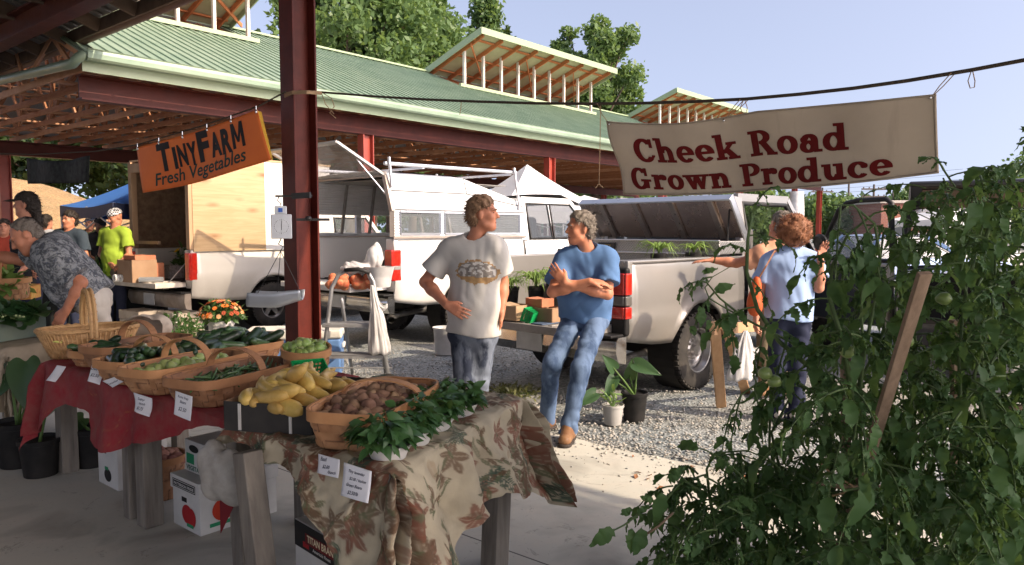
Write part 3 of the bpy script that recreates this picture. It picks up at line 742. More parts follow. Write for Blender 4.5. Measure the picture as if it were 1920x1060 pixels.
def cab(t, M, P, x0, x1, W, zs, zr_, zlow, xw, glass=GLS, doors=1, door_open=False, hood=1.25, hoodz=1.1):
    """lower body, greenhouse, windows, hood and nose. x0 cab back, x1 base of windscreen, xw roof front edge"""
    Wt = W-.20; b = MB()
    a1 = x1+hood*.42
    body_side(b, M, x0, x1+hood, lambda x: zlow, lambda x: zs if x < x1 else lerp(zs, hoodz, (x-x1)/hood), [(a1, .40, .46)], W, 1, top_in=.05)
    body_side(b, M, x0, x1+hood, lambda x: zlow, lambda x: zs if x < x1 else lerp(zs, hoodz, (x-x1)/hood), [(a1, .40, .46)], W, -1, top_in=.05)
    # hood, back panel and nose
    Wi = W-.045
    b.grid(lambda u, v: (lerp(x1-.02, x1+hood, u), lerp(-Wi, Wi, v), lerp(zs, hoodz, u)+.05*math.sin(math.pi*v)), 8, 8, 0, M)
    b.add([(x0, -Wi, zlow), (x0, Wi, zlow), (x0, Wi, zs), (x0, -Wi, zs)], [(0, 1, 2, 3)], 0, M)
    b.add([(x1+hood, -Wi, .5), (x1+hood, Wi, .5), (x1+hood, Wi, hoodz), (x1+hood, -Wi, hoodz)], [(3, 2, 1, 0)], 0, M)
    # greenhouse
    xb = x0+.06; rows = []
    def ring(f):
        y = lerp(W-.05, Wt, f); z = lerp(zs, zr_, f); xa = lerp(x0, xb, f); xf = lerp(x1, xw, f)
        return y, z, xa, xf
    def side(f, x, s): y, z, _, _ = ring(f); return (x, s*y, z)
    # roof
    b.grid(lambda u, v: (lerp(xb, xw, u), lerp(-Wt, Wt, v), zr_+.055*(1-abs(2*v-1)**2.5)*(1-abs(2*u-1)**3)), 10, 10, 0, M)
    # pillars as bars round the glass
    for s in (-1, 1):
        pts = [side(0, x0, s), side(1, xb, s), side(1, xw, s), side(0, x1, s)]
        pts = [M @ Vector(p) for p in pts]
        for a, c, w in ((0, 1, .16), (1, 2, .09), (2, 3, .075)): b.bar(pts[a], pts[c], .05, w, up=(M.to_3x3() @ V3(0, 0, 1) if a == 1 else M.to_3x3() @ V3(1, 0, 0)))
    body = b.build('body', P, t, smooth=38)
    gl = MB()
    y0, z0, xa0, xf0 = ring(0); y1, z1, xa1, xf1 = ring(1)
    gl.add([(xf0, -y0, z0), (xf0, y0, z0), (xf1, y1, z1), (xf1, -y1, z1)], [(0, 1, 2, 3)], 0, M); gl.build('windscreen', GLC, t)
    gl = MB(); gl.add([(xa0-.004, -y0+.12, z0+.06), (xa0-.004, y0-.12, z0+.06), (xa1-.004, y1-.1, z1-.06), (xa1-.004, -y1+.1, z1-.06)], [(3, 2, 1, 0)], 0, M); gl.build('rear_window', glass, t)
    splits = [x0+.14] + ([lerp(x0, x1, .38)] if doors > 1 else []) + [x1]
    for s in (-1, 1):
        if door_open and s < 0: continue
        for i in range(len(splits)-1):
            xa, xb_ = splits[i]+.02, splits[i+1]-.03
            last = i == len(splits)-2
            xt = lerp(x1, xw, .93)-.03 if last else xb_
            g = MB(); q = [side(.04, xa, s), side(.04, xb_, s), side(.9, xt, s), side(.9, xa+.02, s)]
            g.add([M @ Vector(p) for p in q], [(0, 1, 2, 3) if s < 0 else (3, 2, 1, 0)]); w = g.build('side_window', glass, t)
            f = MB()
            for k in range(4): f.bar(M @ Vector(q[k]), M @ Vector(q[(k+1) % 4]), .018, .022)
            f.build('window_seal', BLKP, w)
    # door seam lines, handle, mirror
    for s in (-1, 1):
        if door_open and s < 0: continue
        d = MB()
        for x in (splits[-2]-.01, x1+.02): d.tube([M @ V3(x, s*(W+.001), zlow+.06), M @ V3(x, s*(W+.002), lerp(zlow, zs, .5)), M @ V3(x, s*(W-.046), zs-.01)], .006, 4)
        d.build('door_seam', BLKP, body)
        h = MB(); h.box((splits[-2]+.12, s*(W+.006), zs-.16), (.16, .03, .035), M); h.build('door_handle', BLKP, t, bevel=.008)
    for s in (-1, 1):
        if door_open and s < 0: continue
        m_ = MB(); m_.box((x1-.14, s*(W+.14), zs+.13), (.09, .2, .2), M); m_.box((x1-.12, s*(W+.02), zs+.08), (.05, .12, .05), M); m_.build('door_mirror', BLKP, t, bevel=.03, seg=3)
    for s in (-1, 1):
        l = MB(); l.box((x1+hood+.005, s*(W-.22), hoodz-.16), (.05, .3, .17), M); l.build('headlight', CLRL, t, bevel=.02)
    g = MB(); g.box((x1+hood+.01, 0, hoodz-.2), (.04, 1.1, .26), M); g.build('grille', BLKP, t, bevel=.02)
    fb = MB(); fb.box((x1+hood+.08, 0, .52), (.16, 2*W-.06, .2), M); fb.build('front_bumper', CHR, t, bevel=.04)
    # inside: dark seats and floor
    s_ = MB(); s_.box(((x0+x1)/2-.1, 0, zlow+.3), (x1-x0-.4, 2*W-.25, .25), M); s_.box((x0+.35, 0, zs-.02), (.2, 2*W-.35, .75), M); s_.build('seats', mat('seat_grey', (.11, .105, .10), .8), t, bevel=.05)
    u = MB(); u.box(((x0+x1+hood)/2, 0, zlow+.03), (x1+hood-x0-.3, 2*W-.3, .06), M); u.build('underbody', UND, t)
    return body, splits
def bed(t, M, P, L, W, zlow, zt, floor, arch, gate='open', crease=.85, rail=True, wood=False, gate_in=None):
    for s in (-1, 1):
        b = MB(); body_side(b, M, 0, L, lambda x: zlow+.08*max(0, 1-x/.5), zt, [arch], W, s, crease=crease, nz=14)
        o = b.build('bed_side', P, t, smooth=38, solid=.03, soff=-1)
        b = MB(); b.box((L/2, s*(W-.12), zt-.012), (L, .17, .03), M); b.box((L/2, s*(W-.19), (zt+floor)/2), (L, .03, zt-floor), M)
        b.box((.035, s*(W-.115), (zt+floor)/2-.05), (.07, .17, zt-floor+.1), M); b.build('bed_rail', P if rail else BLKP, t, bevel=.012)
        wh = MB(); wh.box((arch[0], s*(W-.3), floor+.12), (.95, .2, .24), M); wh.build('wheel_arch', LINER, t, bevel=.04)
        wl_ = MB(); wl_.lathe([(arch[2]-.01, -.16), (arch[2]-.01, .12)], 32, M @ Matrix.Translation((arch[0], s*(W-.18), arch[1])) @ Matrix.Rotation(math.pi/2, 4, 'X')); wl_.build('wheel_well', UND, t)
    b = MB(); b.box((L/2, 0, floor-.03), (L, 2*W-.36, .06), M)
    for k in range(12): b.box((L/2, lerp(-W+.3, W-.3, k/11), floor+.008), (L-.1, .05, .016), M)
    b.build('bed_floor', LINER, t)
    b = MB(); b.box((L-.02, 0, (floor+zt)/2), (.05, 2*W-.3, zt-floor), M); b.build('bed_front_wall', P, t)
    b = MB(); b.box((L/2+.2, 0, floor-.17), (L-.4, 1.1, .16), M); b.box((arch[0], 0, .36), (.14, 1.6, .14), M); b.build('chassis', UND, t)
    H = zt-floor
    b = MB()
    if gate == 'open':
        th = .07; b.box((-H/2-.005, 0, floor-.045), (H, 2*W-.34, th), M)
        for k in range(9): b.box((-H/2, lerp(-W+.3, W-.3, k/8), floor-.006), (H*.86, .05, .012), M)
        g = b.build('tailgate', gate_in or P, t, bevel=.018)
        for s in (-1, 1):
            c = MB(); c.tube([M @ V3(.03, s*(W-.205), zt-.17), M @ V3(-H*.55, s*(W-.195), floor+.0)], .007, 5); c.build('tailgate_cable', ALU, g)
    elif gate == 'closed':
        b.box((-.03, 0, (floor+zt)/2-.05), (.06, 2*W-.34, H+.1), M); b.build('tailgate', P, t, bevel=.02)
def bumper(t, M, W, z, m, depth=.2, plate=True, pad=True):
    b = MB(); prof = [(-.02, z-.13), (-depth*.75, z-.11), (-depth, z-.02), (-depth*.96, z+.08), (-depth*.8, z+.11), (-.02, z+.11)]
    n = 16; vs = []; fs = []
    for i in range(n+1):
        y = lerp(-W, W, i/n); k = 1-.35*(abs(2*i/n-1)**4)
        for x, zz in prof: vs.append((x*k, y, zz))
    for i in range(n):
        for j in range(len(prof)-1):
            a = i*len(prof)+j; fs.append((a, a+1, a+1+len(prof), a+len(prof)))
    fs.append(tuple(range(len(prof)))[::-1]); fs.append(tuple(range(n*len(prof), (n+1)*len(prof))))
    b.add(vs, fs, 0, M); o = b.build('rear_bumper', m, t, smooth=35)
    if pad:
        p = MB(); p.box((-depth*.47, 0, z+.122), (depth*.86, 2*W-.02, .026), M); p.build('step_pad', BLKP, o, bevel=.01)
    if plate:
        p = MB(); p.box((-depth-.006, 0, z+.0), (.012, .32, .17), M); p.build('number_plate', mat('plate_white', (.6, .6, .58), .4), o)
    for s in (-1, 1):
        k = MB(); k.box((.02, s*(W*.5), z-.02), (.2, .06, .1), M); k.build('bumper_bracket', UND, o)
    return o

# ---- silver pickup with the toolbox
AZ1 = math.atan2(.70, .714)
c0 = Vector((1.02, 6.40, 0)); lat = V3(-math.sin(AZ1), math.cos(AZ1), 0); O1 = c0 + lat*.98
ram = thing('silver_pickup', 'silver pickup with its tailgate down and a chequered toolbox standing open', 'pickup truck', O1, AZ1); MR = Mloc(O1, AZ1)
W1 = .98; FL1 = .735
bed(ram, MR, SILV, 2.0, W1, .50, 1.285, FL1, (1.17, .41, .445), crease=.80, gate_in=mat('worn_tailgate', (.36, .34, .31), .5, col2=(.22, .2, .18), vs=5, metal=.3))
bumper(ram, MR, .95, .52, CHR, .24)
for x in (1.17, 4.55):
    for s in (-1, 1): wheel(ram, MR, x, s*.845, .38, .235, s, 'dish')
body1, sp1 = cab(ram, MR, SILV, 2.06, 3.78, W1, 1.22, 1.90, .46, 3.3, door_open=True)
for s in (-1, 1):
    tm = MB(); tm.box((-.012, s*.885, .93), (.07, .17, .60), MR); tl = tm.build('taillight', BLKP, ram, bevel=.03, seg=3)
    for z, h, m in ((1.085, .19, REDL), (.94, .085, mat('smoked_lens', (.12, .11, .10), .15, coat=.8)), (.835, .105, REDL)):
        q = MB(); q.box((-.05, s*.885, z), (.03, .135, h), MR); q.box((-.012, s*.962, z), (.09, .03, h), MR); q.build('lens', m, tl, bevel=.012)
ex = MB(); ex.tube([MR @ V3(1.4, -.55, .38), MR @ V3(.5, -.62, .36), MR @ V3(.15, -.7, .33), MR @ V3(-.05, -.78, .32)], .035, 10, caps=False); ex.build('exhaust_pipe', STEEL, ram, smooth=60)
# the open passenger door
hp = MR @ V3(3.76, -.96, 0); da = AZ1+math.pi+math.radians(65)
dx = V3(math.cos(da), math.sin(da), 0); MD = basis(hp, dx, z=(0, 0, 1)); Ld = 1.13
b = MB(); b.prism([(0, .5), (Ld, .5), (Ld, 1.2), (0, 1.2)], -.055, .055, MD @ Matrix.Rotation(math.pi/2, 4, 'X'))
dr = b.build('open_door', SILV, ram, bevel=.03)
sgn = 1
b = MB(); b.box((Ld/2, .062, .84), (Ld-.06, .03, .64), MD); b.box((Ld*.48, .09, .93), (.6, .06, .07), MD); b.box((Ld*.5, .085, .62), (.75, .04, .16), MD)
b.box((Ld/2, -.062, .84), (Ld-.06, .03, .64), MD); b.build('door_trim', mat('dark_trim', (.035, .04, .05), .5, col2=(.05, .055, .07), vs=4), dr, bevel=.02)
fr = [(.02, 1.2), (.12, 1.40), (.34, 1.78), (.46, 1.86), (.62, 1.885), (1.02, 1.885), (1.09, 1.84), (Ld, 1.2)]
b = MB(); b.tube([MD @ V3(x, 0, z) for x, z in fr], .03, 8); b.tube([MD @ V3(0, 0, 1.21), MD @ V3(Ld, 0, 1.21)], .03, 8); b.build('window_frame', BLKP, dr, smooth=60)
b = MB(); b.add([MD @ V3(x, 0, z) for x, z in fr], [tuple(range(len(fr)))]); b.build('window_glass', GLC, dr)
b = MB(); mc = V3(.16, -.02, 1.37); b.lathe([(0, -.03), (.1, -.03), (.13, 0), (.115, .03)], 24, MD @ Matrix.Translation(mc+V3(.1, -.16, .03)) @ Matrix.Rotation(math.radians(-80), 4, 'X') @ Matrix.Rotation(.3, 4, 'Y'), sx=1.25, sy=.85, cap1=True)
b.tube([MD @ V3(.1, -.02, 1.3), MD @ V3(.22, -.16, 1.36)], .03, 8); b.build('door_mirror', BLKP, dr, smooth=40)
b = MB(); b.lathe([(0, 0), (.105, 0)], 24, MD @ Matrix.Translation(mc+V3(.1, -.125, .03)) @ Matrix.Rotation(math.radians(-80), 4, 'X') @ Matrix.Rotation(.3, 4, 'Y'), sx=1.25, sy=.85); b.build('mirror_glass', mat('mirror', (.7, .72, .74), .03, metal=1.0), dr)
b = MB(); b.tube([MR @ V3(x, -y, z) for x, y, z in ((2.14, .955, 1.24), (2.2, .80, 1.84), (3.22, .80, 1.84), (3.74, .95, 1.24))], .028, 8); b.tube([MR @ V3(2.14, .985, 1.22), MR @ V3(2.15, .99, .55), MR @ V3(3.7, .99, .55)], .02, 6); b.build('door_seal', BLKP, ram, smooth=60)
# toolbox across the bed
m, t_, b_ = newmat('diamond_plate'); co = t_.co('Object', (1, 1, 1))
w1 = t_.new('TexWave', wave_type='BANDS', bands_direction='DIAGONAL'); t_.l.new(co, w1.inputs[0]); w1.inputs['Scale'].default_value = 19
mp2 = t_.co('Object', (1, -1, 1)); w2 = t_.new('TexWave', wave_type='BANDS', bands_direction='DIAGONAL'); t_.l.new(mp2, w2.inputs[0]); w2.inputs['Scale'].default_value = 19
hgt = t_.math('MAXIMUM', w1.outputs[0], w2.outputs[0])
t_.put(b_.inputs['Base Color'], t_.mix(t_.ramp(hgt, [(.7, 0.0), (.95, 1.0)]), (.40, .39, .375), (.54, .525, .50))); b_.inputs['Metallic'].default_value = .8; b_.inputs['Roughness'].default_value = .38
t_.put(b_.inputs['Normal'], t_.bump(hgt, .8, .006)); DIA = m
tx = MR
tbx = thing('truck_toolbox', 'aluminium chequer plate toolbox across the silver pickup bed with its lid propped open', 'toolbox', MR @ V3(1.72, 0, 1.3), AZ1)
b = MB(); b.box((1.72, 0, 1.16), (.5, 1.62, .36), MR); b.box((1.72, 0, 1.375), (.56, 1.98, .13), MR); b.build('box_body', DIA, tbx, bevel=.008)
b = MB()
for z in (1.445, 1.31): b.box((1.43, 0, z), (.03, 1.99, .016), MR)
b.build('rim', ALU, tbx, bevel=.004)
ML = MR @ Matrix.Translation((1.98, 0, 1.46)) @ Matrix.Rotation(math.radians(52), 4, 'Y')   # hinge at the front edge, lid leaning forward over the cab
b = MB(); b.box((-.26, 0, .03), (.54, 1.98, .006), ML); lid = b.build('lid', mat('lid_inside', (.50, .41, .36), .26, metal=.9, col2=(.36, .29, .25), vs=2.6), tbx)  # brown of reflected surroundings is put into the lid's base colour
b = MB()
for s in (-1, 1): b.box((-.26, s*.985, 0), (.56, .02, .075), ML)
b.box((-.535, 0, -.005), (.02, 1.99, .085), ML); b.box((-.26, 0, .042), (.56, 1.99, .006), ML); b.build('lid_edge', ALU, lid, bevel=.004)
b = MB()
for k in range(4): b.box((-.25, lerp(-.72, .72, k/3), .012), (.5, .07, .03), ML)
b.build('lid_ribs', mat('lid_rib', (.40, .35, .31), .3, metal=.9), lid, bevel=.005)
for s in (-.9, .9): b = MB(); b.tube([MR @ V3(1.75, s, 1.44), ML @ V3(-.36, s, .02)], .009, 6); b.build('gas_strut', BLKP, lid)
b = MB(); b.box((1.426, .42, 1.375), (.012, .24, .075), MR); pl = b.build('name_plate', mat('plate_black', (.02, .018, .015), .4), tbx)
b = MB(); R3 = MR.to_3x3(); o_ = MR @ V3(1.417, .42, 1.375)
put_text(b, 'HUSKY', .048, lambda x, y: o_ + R3 @ V3(0, -x, y-.017), bold=.02); b.build('lettering', mat('gold_letter', (.6, .4, .1), .4), pl)
for s in (-1, 1):
    b = MB(); b.lathe([(0, .02), (.035, .018), (.04, 0)], 16, MR @ Matrix.Translation((1.43, s*.8, 1.38)) @ Matrix.Rotation(-math.pi/2, 4, 'Y')); b.build('latch', CHR, tbx, smooth=40)

# ---- white pickup with the camper shell
AZ2 = math.atan2(.731, .682); c0 = Vector((-1.48, 9.5, 0)); lat = V3(-math.sin(AZ2), math.cos(AZ2), 0); O2 = c0+lat*.99; M2 = Mloc(O2, AZ2)
f15 = thing('white_pickup', 'white pickup with a ribbed camper shell, rear hatch up and tailgate down', 'pickup truck', O2, AZ2)
bed(f15, M2, WHITE, 2.45, .99, .55, 1.44, .86, (1.28, .44, .49), crease=None, gate_in=WHITE)
bumper(f15, M2, .97, .60, CHR, .2)
for x in (1.28, 5.0):
    for s in (-1, 1): wheel(f15, M2, x, s*.84, .40, .26, s)
cab(f15, M2, WHITE, 2.5, 4.35, .99, 1.40, 2.02, .52, 3.75, doors=2, hood=1.3, hoodz=1.25)
for s in (-1, 1):
    q = MB(); q.box((-.03, s*.9, 1.10), (.05, .16, .40), M2); q.box((.03, s*.973, 1.10), (.13, .035, .40), M2); tl = q.build('taillight', REDL, f15, bevel=.022, seg=3)
    q = MB(); q.box((-.056, s*.9, 1.07), (.012, .15, .05), M2); q.box((.03, s*.9915, 1.07), (.12, .01, .05), M2); q.build('reverse_lens', CLRL, tl, bevel=.006)
ex = MB(); ex.tube([M2 @ V3(1.0, -.5, .45), M2 @ V3(.35, -.58, .42), M2 @ V3(.12, -.7, .40), M2 @ V3(.02, -.86, .39)], .045, 10, caps=False); ex.build('exhaust_pipe', STEEL, f15, smooth=60)
sp = MB(); sp.lathe([(.0, -.1), (.34, -.1), (.38, -.05), (.38, .05), (.34, .1), (.0, .1)], 24, M2 @ Matrix.Translation((.75, .1, .55))); sp.build('spare_wheel', RUB, f15, smooth=40)
m, t_, b_ = newmat('ribbed_aluminium'); co = t_.co('Object')
wv = t_.new('TexWave', wave_type='BANDS', bands_direction='Z'); t_.l.new(co, wv.inputs[0]); wv.inputs['Scale'].default_value = 9.0
t_.put(b_.inputs['Base Color'], t_.mix(t_.ramp(t_.noise(co, 2.4, 6, .7), [(.45, 0.0), (.75, 1.0)]), (.80, .80, .80), (.62, .62, .61))); b_.inputs['Roughness'].default_value = .36; b_.inputs['Metallic'].default_value = .25
t_.put(b_.inputs['Normal'], t_.bump(wv.outputs[0], .5, .015)); CAPM = m
CAPIN = mat('shell_inside', (.30, .285, .265), .6, col2=(.22, .2, .185), vs=2, stretch=(1, 1, 5))
cap = thing('camper_shell', 'ribbed white camper shell with a raised roof on the white pickup bed', 'camper shell', M2 @ V3(1.2, 0, 1.46), AZ2)
Lc = 2.47; zb_ = 1.465
def caproof(x): return 2.33 if x < 1.35 else lerp(2.33, 2.02, (x-1.35)/(Lc-1.35))
def capw(z): return lerp(.965, .80, max(0, (z-1.78)/.55)) if z > 1.78 else .965
xsc = [0, .3, .7, 1.05, 1.35, 1.7, 2.1, Lc]
WZ0, WZ1 = 1.50, 1.79      # window band
for s in (-1, 1):
    b = MB()
    def strip(z0f, z1f):
        for i in range(len(xsc)-1):
            q = []
            for x, zf in ((xsc[i], z0f), (xsc[i+1], z0f), (xsc[i+1], z1f), (xsc[i], z1f)):
                z = zf(x); q.append((x, s*capw(z), z))
            b.add(q, [(0, 1, 2, 3) if s < 0 else (3, 2, 1, 0)], 0, M2)
    strip(lambda x: zb_, lambda x: WZ0)
    strip(lambda x: WZ1, lambda x: lerp(WZ1, caproof(x)-.06, .5)); strip(lambda x: lerp(WZ1, caproof(x)-.06, .5), lambda x: caproof(x)-.06)
    for xa, xb2 in ((0, .1), (.78, .86), (1.55, 1.63), (2.36, Lc)):
        b.add([(x, s*capw(z), z) for x, z in ((xa, WZ0), (xb2, WZ0), (xb2, WZ1), (xa, WZ1))], [(0, 1, 2, 3) if s < 0 else (3, 2, 1, 0)], 0, M2)
    b.build('shell_side', [CAPM], cap, solid=.02, soff=-1)
    for xa, xb2 in ((.1, .78), (.86, 1.55), (1.63, 2.36)):
        g = MB(); g.add([(x, s*.962, z) for x, z in ((xa, WZ0), (xb2, WZ0), (xb2, WZ1), (xa, WZ1))], [(0, 1, 2, 3) if s < 0 else (3, 2, 1, 0)], 0, M2); w = g.build('side_window', GLL if s < 0 else GLC, cap)
        f = MB()
        for p, q in (((xa, WZ0), (xb2, WZ0)), ((xb2, WZ0), (xb2, WZ1)), ((xb2, WZ1), (xa, WZ1)), ((xa, WZ1), (xa, WZ0))): f.bar(M2 @ V3(p[0], s*.966, p[1]), M2 @ V3(q[0], s*.966, q[1]), .024, .028)
        f.build('window_frame', ALU, w)
b = MB()
for i in range(len(xsc)-1):
    for k in range(6):
        q = []
        for x, f in ((xsc[i], k/6), (xsc[i+1], k/6), (xsc[i+1], (k+1)/6), (xsc[i], (k+1)/6)):
            zt_ = caproof(x); w = capw(zt_-.06); y = lerp(-w, w, f); q.append((x, y, zt_-.06+.06*(1-abs(2*f-1)**4)))
        b.add(q, [(0, 1, 2, 3)], 0, M2)
b.add([(Lc, -.9, zb_), (Lc, .9, zb_), (Lc, .8, 2.0), (Lc, -.8, 2.0)], [(0, 1, 2, 3)], 0, M2)
b.build('shell_roof', CAPM, cap, solid=.02, soff=-1, smooth=30)
b = MB()
for s in (-1, 1):
    b.bar(M2 @ V3(-.012, s*.945, zb_), M2 @ V3(-.012, s*.945, 1.79), .05, .06); b.bar(M2 @ V3(-.012, s*.945, 1.79), M2 @ V3(-.012, s*.80, 2.25), .05, .06)
    b.bar(M2 @ V3(1.22, s*.978, zb_-.008), M2 @ V3(2.5, s*.978, zb_-.008), .02, .03); b.bar(M2 @ V3(-.02, s*.978, zb_-.008), M2 @ V3(1.22, s*.978, zb_-.008), .02, .03)
b.bar(M2 @ V3(-.012, -.8, 2.27), M2 @ V3(-.012, .8, 2.27), .05, .07); b.build('rear_frame', mat('brown_frame', (.42, .36, .31), .4, metal=.5), cap)
b = MB()
for x in (.5, 1.0, 1.5): 
    for s in (-1, 1): b.bar(M2 @ V3(x, s*.77, 2.22), M2 @ V3(x, 0, 2.27), .035, .03)
    for s in (-1, 1): b.bar(M2 @ V3(x, s*.93, 1.5), M2 @ V3(x, s*.77, 2.22), .035, .03)
b.build('roof_ribs', CAPIN, cap)
b = MB(); b.box((1.2, 0, 2.215), (2.2, 1.5, .006), M2); b.build('inner_lining', CAPIN, cap)
# seam lines on the shell
b = MB()
for s in (-1, 1):
    b.tube([M2 @ V3(-.01, s*(capw(2.06)+.004), 2.06), M2 @ V3(1.35, s*(capw(2.06)+.004), 2.06), M2 @ V3(Lc, s*(capw(1.9)+.004), 1.905)], .007, 4)
    b.tube([M2 @ V3(1.35, s*(capw(2.27)+.004), 2.27), M2 @ V3(1.35, s*(capw(2.06)+.004), 2.06)], .006, 4)
    b.tube([M2 @ V3(-.01, s*(capw(1.82)+.006), 1.815), M2 @ V3(Lc, s*(capw(1.82)+.006), 1.815)], .008, 4)
b.build('seam', mat('dark_seam', (.12, .12, .12), .6), cap)
# rear hatch, swung up
MH = M2 @ Matrix.Translation((-.03, 0, 2.26)) @ Matrix.Rotation(math.radians(27), 4, 'Y')
b = MB()
for s in (-1, 1): b.box((-.39, s*.79, 0), (.78, .05, .03), MH)
for x in (-.02, -.77): b.box((x, 0, 0), (.05, 1.6, .03), MH)
hat = b.build('rear_hatch', mat('hatch_frame', (.52, .50, .48), .35, metal=.6), cap)
b = MB(); b.box((-.39, 0, 0), (.72, 1.54, .006), MH); b.build('hatch_glass', glassm('hatch_pane', (.34, .32, .29), .45), hat)
for s in (-1, 1): b = MB(); b.tube([M2 @ V3(.0, s*.84, 1.98), MH @ V3(-.42, s*.76, -.02)], .010, 6); b.build('hatch_strut', ALU, hat)
b = MB(); b.box((-.70, .1, -.025), (.05, .14, .03), MH); b.build('hatch_latch', BLKP, hat)
# ladder rack
rk = thing('roof_rack', 'bare metal ladder rack over the camper shell roof', 'roof rack', M2 @ V3(1.2, 0, 2.33), AZ2)
for s in (-1, 1):
    b = MB(); b.bar(M2 @ V3(-.05, s*.84, 2.40), M2 @ V3(2.42, s*.84, 2.42), .05, .045); b.build('rail', ALU, rk, bevel=.01)
    for x, za in ((.02, 2.1), (2.36, 1.86)):
        b = MB(); b.tube([M2 @ V3(x, s*(capw(za)+.03), za), M2 @ V3(x-.02, s*.875, 2.48)], .02, 8); b.build('upright', ALU, rk, smooth=60)
for x in (.6, 2.3):
    b = MB(); b.bar(M2 @ V3(x, -.84, 2.385), M2 @ V3(x, .84, 2.385), .04, .03); b.build('crossbar', ALU, rk)
vis = MB(); vis.grid(lambda u, v: M2 @ V3(lerp(3.6, 4.15, u), lerp(-.75, .75, v), lerp(2.12, 1.97, u)+.03*math.sin(math.pi*v)), 4, 8); vis.build('cab_visor', BLKP, f15, solid=.02, smooth=40)

# ---- white pickup carrying the plywood box
AZ3 = math.atan2(.788, .616); c0 = Vector((-4.63, 10.8, 0)); lat = V3(-math.sin(AZ3), math.cos(AZ3), 0); O3 = c0+lat*.93; M3 = Mloc(O3, AZ3)
ply = thing('farm_pickup', 'older cream pickup with tailgate down and a plywood box on its bed', 'pickup truck', O3, AZ3)
bed(ply, M3, CREAM, 2.45, .93, .48, 1.26, .80, (1.36, .40, .44), crease=.95, gate_in=mat('old_tailgate', (.62, .57, .5), .6, col2=(.45, .4, .33), vs=6))
bumper(ply, M3, .9, .52, mat('rusty_bumper', (.35, .3, .25), .6, metal=.3, col2=(.22, .17, .13), vs=6), .18)
for x in (1.36, 4.55):
    for s in (-1, 1): wheel(ply, M3, x, s*.79, .36, .23, s)
cab(ply, M3, CREAM, 2.55, 3.85, .92, 1.22, 1.82, .46, 3.45, glass=GLC)
for s in (-1, 1):
    q = MB(); q.box((-.012, s*.86, 1.02), (.06, .13, .40), M3); q.box((.035, s*.915, 1.02), (.1, .03, .4), M3); q.build('taillight', REDL, ply, bevel=.02)
m, t_, b_ = newmat('plywood'); co = t_.co('Object', (1, 1, 1))
g = t_.noise(t_.co('Object', (.7, .7, 9)), 2.0, 6, .6, 1.2); kv = t_.new('TexVoronoi'); t_.l.new(t_.co('Object', (1.6, 1.6, 4.4)), kv.inputs['Vector']); kv.inputs['Scale'].default_value = 1.05
c = t_.mix(t_.ramp(g, [(.35, 0.0), (.65, 1.0)]), (.50, .35, .2), (.42, .28, .145))
c = t_.mix(t_.ramp(kv.outputs['Distance'], [(.05, 1.0), (.13, .45), (.26, 0.0)]), c, (.20, .08, .03))
t_.put(b_.inputs['Base Color'], c); b_.inputs['Roughness'].default_value = .7; PLY = m
STUD = mat('pine_stud', (.50, .33, .2), .75, col2=(.38, .24, .14), vs=5, stretch=(1, 1, .2))
bx = thing('plywood_box', 'tall plywood and white panel box built on the cream pickup bed, open at the back', 'camper box', M3 @ V3(1.2, 0, 1.27), AZ3)
zt3 = 2.62
b = MB(); b.box((.64, -.905, (1.24+zt3)/2), (1.2, .02, zt3-1.24), M3); b.build('plywood_side', PLY, bx)
b = MB(); b.box((1.87, -.9, (1.24+zt3)/2), (1.26, .03, zt3-1.24), M3); b.build('white_side', mat('white_panel', (.80, .79, .77), .4, col2=(.74, .72, .68), vs=2), bx)
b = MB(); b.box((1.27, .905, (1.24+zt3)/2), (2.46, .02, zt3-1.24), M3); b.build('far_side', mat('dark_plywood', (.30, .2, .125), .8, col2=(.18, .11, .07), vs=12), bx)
b = MB(); b.box((2.5, 0, (1.24+zt3)/2), (.03, 1.8, zt3-1.24), M3); b.build('front_panel', MATS['white_panel'], bx)
b = MB(); b.box((1.27, 0, zt3+.015), (2.5, 1.86, .03), M3); b.build('top_panel', PLY, bx)
for y in (-.86, .2, .86):
    b = MB(); b.box((.03 if y != .2 else 1.2, y, (1.27+zt3)/2), (.09, .09 if y != .2 else .05, zt3-1.27), M3); b.build('stud', STUD, bx)
b = MB(); b.box((.03, 0, zt3-.1), (.09, 1.75, .14), M3); b.build('header', STUD, bx)
b = MB(); b.box((.03, .47, 1.36), (.05, .8, .05), M3); b.build('rail', STUD, bx)
# ---- dark car with its liftgate up at the far right
AZ4 = math.radians(62); O4 = PD(1880, 432, 7.2); O4.z = 0; M4 = Mloc(O4, AZ4)
suv = thing('dark_car', 'black estate car with its liftgate raised behind the tomato plants', 'car', O4, AZ4)
for s in (-1, 1):
    b = MB(); body_side(b, M4, 0, 4.3, .4, 1.05, [(.85, .36, .4), (3.45, .36, .4)], .9, s); b.build('body_side', BLACKP, suv, smooth=38, solid=.03, soff=-1)
    b = MB(); pts = [(0, 1.05), (.12, 1.75), (2.2, 1.78), (3.1, 1.08)]
    for i in range(3): b.bar(M4 @ V3(pts[i][0], s*(.86-.06*(i > 0)), pts[i][1]), M4 @ V3(pts[i+1][0], s*(.8 if i < 2 else .86), pts[i+1][1]), .06, .07)
    b.bar(M4 @ V3(1.2, s*.86, 1.05), M4 @ V3(1.3, s*.8, 1.76), .06, .08); b.build('pillar', BLKP, suv, bevel=.01)
    b = MB(); b.add([(.1, s*.85, 1.06), (2.95, s*.85, 1.06), (2.15, s*.8, 1.74), (.2, s*.8, 1.72)], [(0, 1, 2, 3)], 0, M4); b.build('side_window', GLS, suv)
b = MB(); b.grid(lambda u, v: V3(lerp(.1, 2.25, u), lerp(-.8, .8, v), 1.77+.05*(1-abs(2*v-1)**2.5)), 6, 8, 0, M4); b.build('roof', BLACKP, suv, solid=.03, smooth=60)
